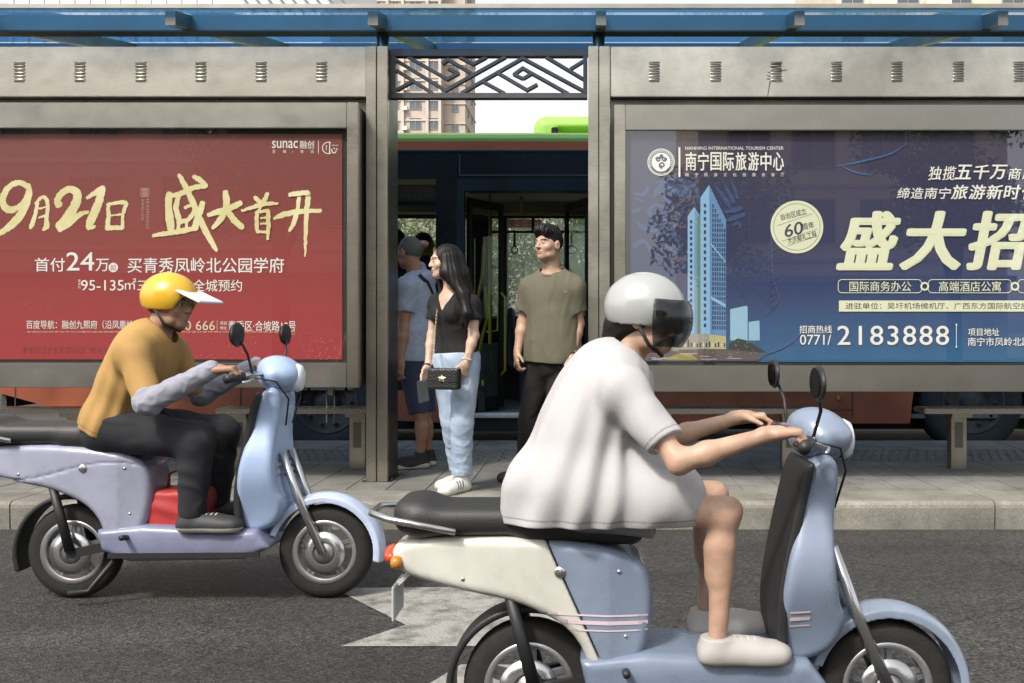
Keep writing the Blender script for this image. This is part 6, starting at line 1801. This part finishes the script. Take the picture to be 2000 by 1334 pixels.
def make_scooter(name, label, loc, pal, k=1.0, stripes=None, tail_split=None, steer=0):
    r = empty(name, loc, 0, label, "scooter"); r.scale = (k, k, k)
    main, front, skirt, fend = [paint("scooter_" + n, c) for n, c in pal]
    L_ = 1.13
    scooter_wheel(r, 0); scooter_wheel(r, L_)
    def ext(P, pts, hw, rd): 
        d2 = poly2(P[:, 0], P[:, 2], pts) + rd; w_ = hw(P) - rd if callable(hw) else hw - rd
        dy = np.abs(P[:, 1]) - w_
        q = np.stack([d2, dy], 1); o = np.maximum(q, 0)
        return np.sqrt((o**2).sum(1)) + np.minimum(q.max(1), 0) - rd
    rear = [(-.44, .63), (-.40, .69), (-.02, .705), (.32, .665), (.395, .55), (.37, .34), (.27, .25), (.20, .28), (.14, .42), (-.02, .50), (-.22, .53), (-.40, .575)]
    def smooth(pts, it=2):
        for _ in range(it):
            pts = [tuple(np.array(a)*(1-t) + np.array(b_)*t) for a, b_ in zip(pts, pts[1:] + pts[:1]) for t in (.25, .75)]
        return pts
    rear = smooth(rear)
    def rb(P):
        hw = lambda P: .075 + .07*np.clip((P[:, 0] + .46)/.5, 0, 1) - .03*np.clip((P[:, 0]-.25)/.15, 0, 1)
        d = ext(P, rear, hw, .03)
        groove = np.abs(P[:, 2] - (.60 + .1*P[:, 0])) - .004
        d = np.maximum(d, -np.maximum(groove, np.abs(np.abs(P[:, 1]) - .15) - .04) ) if False else d
        return d
    if tail_split is not None:
        cut = lambda P: P[:, 0] + .45*(P[:, 2]-.6) - .10
        sdf_obj("rear_body", lambda P: smax(rb(P), -cut(P) + .002, .006), (-.5, -.2, .2), (.45, .2, .76), .008, [main], r)
        sdf_obj("tail_panel", lambda P: smax(rb(P), cut(P) + .002, .006), (-.5, -.2, .2), (.45, .2, .76), .008, [tail_split], r)
    else:
        cut = lambda P: np.abs(P[:, 2] - (.585 + .04*np.sin(P[:, 0]*7))) - .004
        sdf_obj("rear_body", lambda P: smax(rb(P), -np.maximum(cut(P), -(rb(P) + .006)), .003), (-.5, -.2, .2), (.45, .2, .76), .008, [main], r)
    def fl(P):
        d = rbox(P, (.57, 0, .275), (.27, .155, .04), .03)
        d = smin(d, ext(P, [(.16, .33), (.36, .35), (.86, .33), (.92, .25), (.8, .20), (.3, .19), (.18, .24)], .16, .03), .03)
        return d
    sdf_obj("floorboard", fl, (.1, -.2, .14), (1., .2, .4), .009, [skirt], r)
    MB().box(.36, .80, -.13, .13, .3155, .322, 0, .002).build("floor_mat", M_PLBLK, r)
    ap = [(.78, .30), (.765, .50), (.83, .80), (.865, .93), (.93, .965), (.965, .90), (.93, .70), (.945, .52), (.985, .44), (.93, .33)]
    ap = smooth(ap)
    def af(P):
        hw = lambda P: .10 + .085*np.exp(-((P[:, 2]-.60)/.19)**2) + .03*np.exp(-((P[:, 2]-.93)/.1)**2)
        d = ext(P, ap, hw, .028)
        return d - .04*0
    sdf_obj("front_apron", af, (.7, -.24, .25), (1.05, .24, 1.02), .009, [front], r)
    def ff(P):
        q = P - V3(L_, 0, .21); rr = np.sqrt(q[:, 0]**2 + q[:, 2]**2); a = np.degrees(np.arctan2(q[:, 2], q[:, 0]))
        d = np.maximum(np.abs(rr - .252 + .6*q[:, 1]**2*6) - .014, np.abs(q[:, 1]) - .066)
        d = np.maximum(d, np.maximum(-(q[:, 2] - .02 + .25*q[:, 0]), -(a + 400)*0 - 1))
        return d
    sdf_obj("front_fender", ff, (.8, -.1, .1), (1.45, .1, .52), .0045, [fend], r)
    def rf(P):
        q = P - V3(0, 0, .21); rr = np.sqrt(q[:, 0]**2 + q[:, 2]**2)
        d = np.maximum(np.abs(rr - .25) - .011, np.abs(q[:, 1]) - .06)
        d = np.maximum(d, np.maximum(-(q[:, 2] + .06 - .1*q[:, 0]), q[:, 0] - .16))
        return d
    sdf_obj("rear_fender", rf, (-.3, -.09, .12), (.2, .09, .5), .007, [M_PLBLK], r)
    sdf_obj("seat", lambda P: smin(rbox(P, (-.14, 0, .745), (.24, .125 , .045), .04), smin(rbox(P, (.17, 0, .715), (.19, .115, .045), .04), rbox(P, (-.36, 0, .76), (.06, .10, .05), .04), .05), .06), (-.46, -.18, .64), (.42, .18, .85), .009, [M_SEATV], r)
    # head: nacelle, lamp, bars, grips, levers, mirrors
    sdf_obj("headlamp_cowl", lambda P: smin(ell(P, (.925, 0, 1.0), (.10, .135, .075)), ell(P, (.90, 0, 1.04), (.075, .10, .05)), .03), (.78, -.2, .88), (1.06, .2, 1.14), .008, [front], r)
    hl = MB().lathe([(0, .033), (.03, .03), (.055, .02), (.065, 0), (.062, -.01)], 'X', 24, (1.0, 0, .99)); hl.build("headlamp", mat("lamp_lens", (.75, .77, .8), .08, coat=.5), r)
    MB().tube([(.80, -.34, 1.0), (.86, -.18, 1.015), (.89, 0, 1.01), (.86, .18, 1.015), (.80, .34, 1.0)], .012, 10).build("handlebar", M_CHR, r)
    for s in (-1, 1):
        MB().tube([(.80, s*.345, 1.0), (.835, s*.245, 1.0075)], .0185, 12).build("grip", M_PLBLK, r)
        MB().tube([(.855, s*.225, 1.0), (.89, s*.27, .992), (.865, s*.335, .985)], .0055, 6).build("brake_lever", M_CHR, r)
        st = MB().tube([(.86, s*.2, 1.02), (.865, s*.27, 1.10), (.85, s*.31, 1.155)], .0055, 8).build("mirror_stem", M_PLBLK, r)
        a = MB().lathe([(0, -.012), (.05, -.011), (.062, -.002), (.058, .004), (0, .006)], 'X', 24); mm = a.build("mirror", M_PLBLK, r); mm.location = (.845, s*.335, 1.185); mm.scale = (1, 1.25, .85)
        gl = MB().lathe([(0, -.0135), (.052, -.0135)], 'X', 24).build("mirror_face", M_MIRR, mm)
        MB().tube([(.95, s*.066, .66), (1.02, s*.066, .46), (L_, s*.066, .21)], [.017, .02, .02], 10).build("fork_leg", M_CHR, r)
        MB().tube([(.02, s*.10, .23), (-.06, s*.10, .53)], [.022, .018], 10).build("shock_absorber", M_PLBLK, r)
        MB().bar((.30, s*.085, .27), (0, s*.085, .21), .022, .04).build("swing_arm", M_PLBLK, r)
        ti = MB().lathe([(0, -.02), (.018, -.014), (.022, 0), (.018, .014), (0, .02)], 'X', 14); t_ = ti.build("turn_signal", mat("marker_amber", (.5, .2, .03), .3), r); t_.location = (-.41, s*.085, .615)
    tl_ = sdf_obj("tail_light", lambda P: ell(P, (-.43, 0, .625), (.035, .075, .032)), (-.5, -.1, .57), (-.38, .1, .68), .006, [mat("tail_red", (.55, .06, .02), .18, coat=.6)], r)
    MB().tube([(-.22, -.135, .72), (-.42, -.125, .755), (-.49, -.07, .765), (-.49, .07, .765), (-.42, .125, .755), (-.22, .135, .72)], .011, 8).build("grab_rail", M_CHR, r)
    MB().box(-.425, -.418, -.085, .085, .43, .54, 0, .003).bar((-.42, 0, .53), (-.36, 0, .585), .05, .012).build("number_plate", mat("plate_white", (.55, .55, .53), .4), r)
    MB().tube([(.25, -.13, .22), (.14, -.17, .07), (.05, -.17, .06)], .011, 8).build("kickstand", M_PLBLK, r)
    ib = smooth([(.768, .33), (.752, .5), (.815, .80), (.85, .93), (.885, .94), (.85, .80), (.79, .5), (.80, .33)])
    sdf_obj("inner_panel", lambda P: ext(P, ib, .155, .012), (.7, -.2, .28), (.95, .2, 1.), .008, [M_PLBLK], r)
    for s in (-1, 1):
        MB().bar((.22, s*.163, .222), (.88, s*.163, .226), .012, .022).build("side_trim", M_PLBLK, r)
        MB().tube([(.36, s*.142, .325), (.80, s*.142, .325)], .009, 6).build("board_edge", M_PLBLK, r)
    for k in range(3): MB().bar((.955 + .006*k, -.07, .62 - .03*k), (.955 + .006*k, .07, .62 - .03*k), .012, .010).build("front_slot", M_PLBLK, r)
    # cables from the bars into the apron, badge, footrests, key, body screws
    for s in (-1, 1):
        MB().tube([(.87, s*.20, 1.0), (.95, s*.16, .98), (.985, s*.09, .90), (.96, s*.05, .78)], .004, 6).build("brake_cable", M_PLBLK, r)
        MB().tube([(.30, s*.15, .30), (.30, s*.215, .31)], .012, 8).build("footrest", M_PLBLK, r)
    MB().lathe([(0, -.004), (.016, -.003), (.018, 0)], 'Y', 16, (.10, -.1475, .60)).build("badge", M_CHR, r)
    for (sx, sz) in ((.30, .40), (-.20, .57), (.28, .60)):
        for yy in np.arange(-.2, 0, .002):
            if rb(np.array([[sx, yy, sz]], np.float32))[0] < .001: MB().lathe([(0, -.003), (.006, -.002), (.007, .001)], 'Y', 10, (sx, yy, sz)).build("body_screw", M_CHR, r); break
    if stripes:
        mb = MB()
        for z0, th in stripes:
            n = 30
            vs = []
            for i in range(n + 1):
                x = -.06 + .92*i/n; z = z0 - .02*math.sin(math.pi*i/n) - (0 if x < .42 else 0)
                for zz in (z, z + th):
                    vs.append((x, 0, zz))
            # project on the body flank
            out = []
            for (x, _, zz) in vs:
                P = np.stack([np.full(120, x), -np.linspace(.24, .0, 120), np.full(120, zz)], 1).astype(np.float32)
                d = np.minimum(np.minimum(rb(P), fl(P)), np.minimum(af(P), 1)); ii = np.argmax(d < .0015); out.append((x, float(P[ii, 1]) - .002 if d[ii] < .0015 else None, zz))
            mb = MB()
            for i in range(n):
                q = [out[2*i], out[2*i+2], out[2*i+3], out[2*i+1]]
                if all(v[1] is not None for v in q) and max(v[1] for v in q) - min(v[1] for v in q) < .03: mb.add(q, [(0, 1, 2, 3)], 0, True)
                elif mb.v: mb.build("side_stripe", mat("stripe_pink", (.66, .52, .56), .35), r); mb = MB()
            if mb.v: mb.build("side_stripe", mat("stripe_pink", (.66, .52, .56), .35), r)
    return r

class Rider(Body): pass

def helmet(b, parent_label, loc, k, col, label, visor, brim):
    h = empty("helmet", loc, 0, label, "helmet"); h.scale = (k, k, k)
    def f(P):
        q = b.hl(P); d = ell(q, (0, -.012, .035), (.110, .132, .112)); 
        d = smax(d, -ell(q, (0, .14, -.06), (.095, .10, .12)), .012)
        d = smax(d, -(q[:, 2] + .045 + .15*q[:, 1]), .012)
        d = smax(d, -ell(q, (0, -.012, -.03), (.09, .112, .11)), .006)
        for x in (-.035, .035): d = np.maximum(d, -rbox(q, (x, -.01, .147), (.008, .055, .010), .005))
        return d
    c = b.J['hd']; sdf_obj("helmet_shell", f, c - .2, c + .22, .0055, [col], h)
    def vf(P):
        q = b.hl(P); d = np.abs(ell(q, (0, -.005, .0), (.124, .148, .135))) - .0042
        if brim: d = np.minimum(np.maximum(d, 9), rbox(q + V3(0, 0, 1)*(.35*(q[:, 1:2] - .12)), (0, .155, .055), (.085, .065, .006), .005))
        else:
            d = np.maximum(d, -(q[:, 1] - .045)); d = np.maximum(d, np.abs(q[:, 2] + .012) - .075)
        return d
    sdf_obj("visor", vf, c - .24, c + .26, .0042, [visor], h)
    H = b.HM; mb = MB()
    for s in (-1, 1): mb.tube([tuple(c + H @ V3(s*.093, .0, -.03)), tuple(c + H @ V3(s*.075, .03, -.085)), tuple(c + H @ V3(0, .055, -.118))], .006, 6)
    mb.build("chin_strap", mat("strap_black", (.015, .016, .018), .7), h)

def rider(loc, k, J, label, skin, female, top, sleeve, legs, shoe, long_tunic=False, bare_legs=False, sleeve_to=1.0, hairlen=.1, hd=(.95, -.3, -.06)):
    b = Body(J, hd, k=1.0, female=female)
    r = empty("person", loc, 0, label, "person"); r.scale = (k, k, k)
    J = b.J
    def body(P):
        d = smin(b.head(P), b.neck(P), .03); d = smin(d, b.torso(P, -.006), .03)
        for n in 'LR': d = smin(d, b.arm(P, n), .02); d = np.minimum(d, b.leg(P, n, -.006 if bare_legs else -.012))
        for n, s in (('L', 1), ('R', -1)): d = smin(d, b.hand(P, n, (.75, -.12*s, .05), (-.1, 0, -1), (0, -s, .1), 1.35), .012)
        return d
    lo, hi = b.bounds()
    sdf_obj("body", body, lo, hi, .0046, [skin, M_EYE, M_IRIS, M_LIP, M_BROW], r, b.face_mats)
    def jk(P):
        i = .026
        d = b.torso(P, i)
        if long_tunic:
            bk = b.at(.05) - V3(.08, 0, .05); d = smin(d, rbox(P, bk, (.17, .19, .15), .10), .10)
            d = smin(d, ell(P, b.at(.45) - V3(.05, 0, 0), (.20, .155, .30), b.M), .08)
            for sd in (-1, 1): d = smin(d, cap(P, b.at(.04) + V3(0, sd*.08, 0), b.at(.0) + V3(.25, sd*.11, .0), .15, .125), .06)
        for n in 'LR':
            ax = unit(J['el'+n]-J['sh'+n]); a = cap(P, J['sh'+n], J['el'+n], .070, .058)
            if sleeve_to <= 1: a = np.maximum(a, (P - (J['sh'+n] + (J['el'+n]-J['sh'+n])*sleeve_to)) @ ax)
            d = smin(d, a, .04)
        d = d + ripple(P, .0035, 8, 41) + crease(P*V3(1, 1, .45), .0016, 16, 44, .6) + drape(P, b.at(.35), b.S, b.F, b.U, .020 if long_tunic else .010, 13, .35, -.25, 3)
        hem = b.at(-.20 if long_tunic else -.06)
        d = np.maximum(d, -((P - hem) @ (V3(0, 0, 1) if long_tunic else b.U)))
        q = (P - (J['nb'] + b.U*.05 + b.F*.02)) @ b.M
        return smax(d, -(np.sqrt((q**2).sum(1)) - .08), .006)
    bc = top.node_tree.nodes["Principled BSDF"].inputs["Base Color"].default_value
    seam = mat(top.name + "_stitch", tuple(c*.62 for c in (bc[0], bc[1], bc[2])), .9)
    hem0 = b.at(-.20 if long_tunic else -.06); hax = V3(0, 0, 1) if long_tunic else b.U
    def stitch(C):
        u = (C - hem0) @ hax; m = np.where(np.abs(u - .022) < .0032, 1, 0)
        for n in 'LR':
            ax = unit(J['el'+n]-J['sh'+n]); v = (C - (J['sh'+n] + (J['el'+n]-J['sh'+n])*min(sleeve_to, .98))) @ ax
            rad = np.sqrt(np.maximum(((C - J['el'+n])**2).sum(1), 0))
            m[(np.abs(v + .02) < .0032) & (rad < .11)] = 1
        return m
    sdf_obj("jacket", jk, *rng(0, 0, J['shL'], J['shR'], b.at(-.3), J['elL'], J['elR'], pad=.26), .0052, [top, seam], r, stitch)
    if sleeve is not None:
        for n in 'LR':
            f0 = lambda P, n=n: smin(cap(P, J['el'+n] - unit(J['el'+n]-J['sh'+n])*.05, J['el'+n], .050, .052), cap(P, J['el'+n], J['wr'+n], .052, .038), .03) + crease(P, .005, 28, 61)
            sdf_obj("sleeve", f0, *rng(0, 0, J['sh'+n], J['el'+n], J['wr'+n], pad=.1), .006, [sleeve], r)
    def tr(P):
        d = np.maximum(b.torso(P, .014), (P - b.at(.1)) @ b.U)
        for n in 'LR':
            if bare_legs:
                ax = unit(J['kn'+n]-J['hip'+n]); l = np.maximum(cap(P, J['hip'+n], J['kn'+n], .108, .09), (P - (J['hip'+n] + (J['kn'+n]-J['hip'+n])*.46)) @ ax)
            else: l = smin(cap(P, J['hip'+n], J['kn'+n], .102, .076), cap(P, J['kn'+n], J['an'+n], .074, .056), .04)
            d = smin(d, l, .03)
        return d + crease(P, .006, 17, 71)
    sdf_obj("shorts" if bare_legs else "trousers", tr, *rng(0, 0, b.at(.2), J['hipL'], J['hipR'], J['knL'], J['knR'], J['anL'], J['anR'], pad=.15), .007, [legs], r)
    for n in 'LR':
        h = J['an'+n].copy(); g = h[2] - .085
        def sf(P, n=n, g=g):
            Q = P - V3(0, 0, g); s0 = b.J['an'+n].copy(); b.J['an'+n] = s0 - V3(0, 0, g); d = b.foot(Q, n, (1, 0), .007, .26, 0.0); b.J['an'+n] = s0
            return np.maximum(d, P[:, 2] - h[2] + .004)
        sdf_obj("shoe", sf, *rng(0, 0, h, h + V3(.22, 0, -.09), h - V3(.08, 0, 0), pad=.08), .005, [shoe, mat("rider_sole", (.42, .40, .36) if not bare_legs else (.12, .10, .09), .7), mat("shoe_lace", (.5, .5, .48) if not bare_legs else (.30, .27, .25), .8)], r,
                lambda C, g=g, h=h: np.where(C[:, 2] - g < .022, 1, np.where((np.abs((C[:, 0] - h[0])*1000 % 20 - 10) < 3.2) & (C[:, 0] - h[0] > .05) & (C[:, 0] - h[0] < .12) & (np.abs(C[:, 1] - h[1]) < .022) & (C[:, 2] - g > .05), 2, 0)))
    def hair(P):
        q = b.hl(P); d = ell(q, (0, -.024, .028), (.085, .100, .096)); d = smax(d, -ell(q, (0, .12, -.035), (.074, .07, .10)), .01)
        if hairlen > .12: d = smin(d, cap(q, (0, -.09, -.04), (0, -.14, -hairlen), .055, .02), .04)
        return np.maximum(d, -(q[:, 2] + hairlen))
    sdf_obj("hair", hair, J['hd'] - .3, J['hd'] + .17, .006, [M_HAIRB], r)
    return b, r

def seat_pose(lean=.1, pelz=.80, headx=.36):
    return dict(pel=V3(.17, 0, pelz), nb=V3(.17 + lean, 0, pelz + .39), hd=V3(.17 + lean + .085, 0, pelz + .555), shL=V3(.17 + lean, .185, pelz + .335), shR=V3(.17 + lean, -.185, pelz + .335),
                elL=V3(.45, .29, pelz + .135), elR=V3(.45, -.29, pelz + .135), wrL=V3(.715, .285, 1.035), wrR=V3(.715, -.285, 1.035),
                hipL=V3(.22, .09, pelz), hipR=V3(.22, -.09, pelz), knL=V3(.60, .15, pelz - .04), knR=V3(.60, -.15, pelz - .04), anL=V3(.58, .15, .41), anR=V3(.58, -.15, .41))

# left: courier with a yellow helmet on a pale blue scooter
LS = (X_(150, 4.5), 4.5, 0.0)
make_scooter("motor_scooter", "pale blue and lavender scooter riding past in front of the red poster", LS,
             [("lavender", (.30, .31, .40)), ("pale_blue", (.33, .43, .62)), ("slate_lavender", (.20, .21, .31)), ("ice_blue", (.47, .54, .70))], 1.0)
b1, r1 = rider(LS, 1.0, seat_pose(.17, .765), "scooter rider in yellow helmet, tan vest, lavender sleeves and black trousers", M_SKINT, False,
               cloth_mat("vest_tan", (.40, .235, .075), .8, .15, 5), cloth_mat("sleeve_lavender", (.30, .30, .36), .8), cloth_mat("cotton_night", (.014, .015, .019), .85), mat("rider_shoe_dark", (.03, .03, .032), .6))
helmet(b1, "", LS, 1.0, mat("helmet_yellow", (.68, .40, .025), .28, coat=.6, var=.05), "yellow open face helmet with white peak worn by the left rider", mat("peak_white", (.62, .62, .66), .35), True)
rb_ = empty("carrier_bag", (LS[0] + .47, LS[1] - .0, .322), 0, "red carrier bag standing on the footboard of the pale blue scooter", "bag")
sdf_obj("bag_body", lambda P: rbox(P, (0, 0, .085), (.13 , .095, .085), .025) + ripple(P, .008, 22, 5), (-.2, -.16, -.03), (.2, .16, .24), .007, [mat("bag_red", (.42, .035, .035), .55, var=.15, vscale=8)], rb_)
MB().tube([(-.06, -.0, .165), (-.05, 0, .235), (0, 0, .255), (.05, 0, .235), (.06, 0, .165)], .006, 6).build("bag_handle", mat("bag_red_dark", (.25, .02, .02), .6), rb_)

# right: nearer rider in white on a blue grey scooter
RS = (X_(1035, 2.86), 2.86, 0.0); RK = .90
make_scooter("motor_scooter", "blue grey scooter with cream tail and pink stripes nearest the camera", RS,
             [("blue_grey", (.20, .245, .33)), ("blue_grey_front", (.21, .255, .34)), ("blue_grey_skirt", (.17, .21, .29)), ("blue_grey_fender", (.23, .28, .36))], RK,
             stripes=((.455, .012), (.48, .006), (.435, .005)), tail_split=paint("scooter_cream", (.55, .54, .48)))
P2 = seat_pose(.12, .82)
b2, r2 = rider(RS, RK, P2, "scooter rider in a loose white tunic with bare forearms and knees", M_SKIN, True,
               cloth_mat("tunic_white", (.46, .445, .45), .8, .04, 5), None, cloth_mat("shorts_pale", (.30, .28, .28), .85), mat("rider_shoe_pale", (.4, .38, .36), .6), long_tunic=True, bare_legs=True, sleeve_to=.75, hairlen=.2)
helmet(b2, "", RS, RK, mat("helmet_silver", (.40, .41, .40), .25, .1, coat=.6), "silver grey helmet with smoked visor worn by the rider in white", glass_mat("visor_smoke", (.42, .44, .45), 1.5), False)
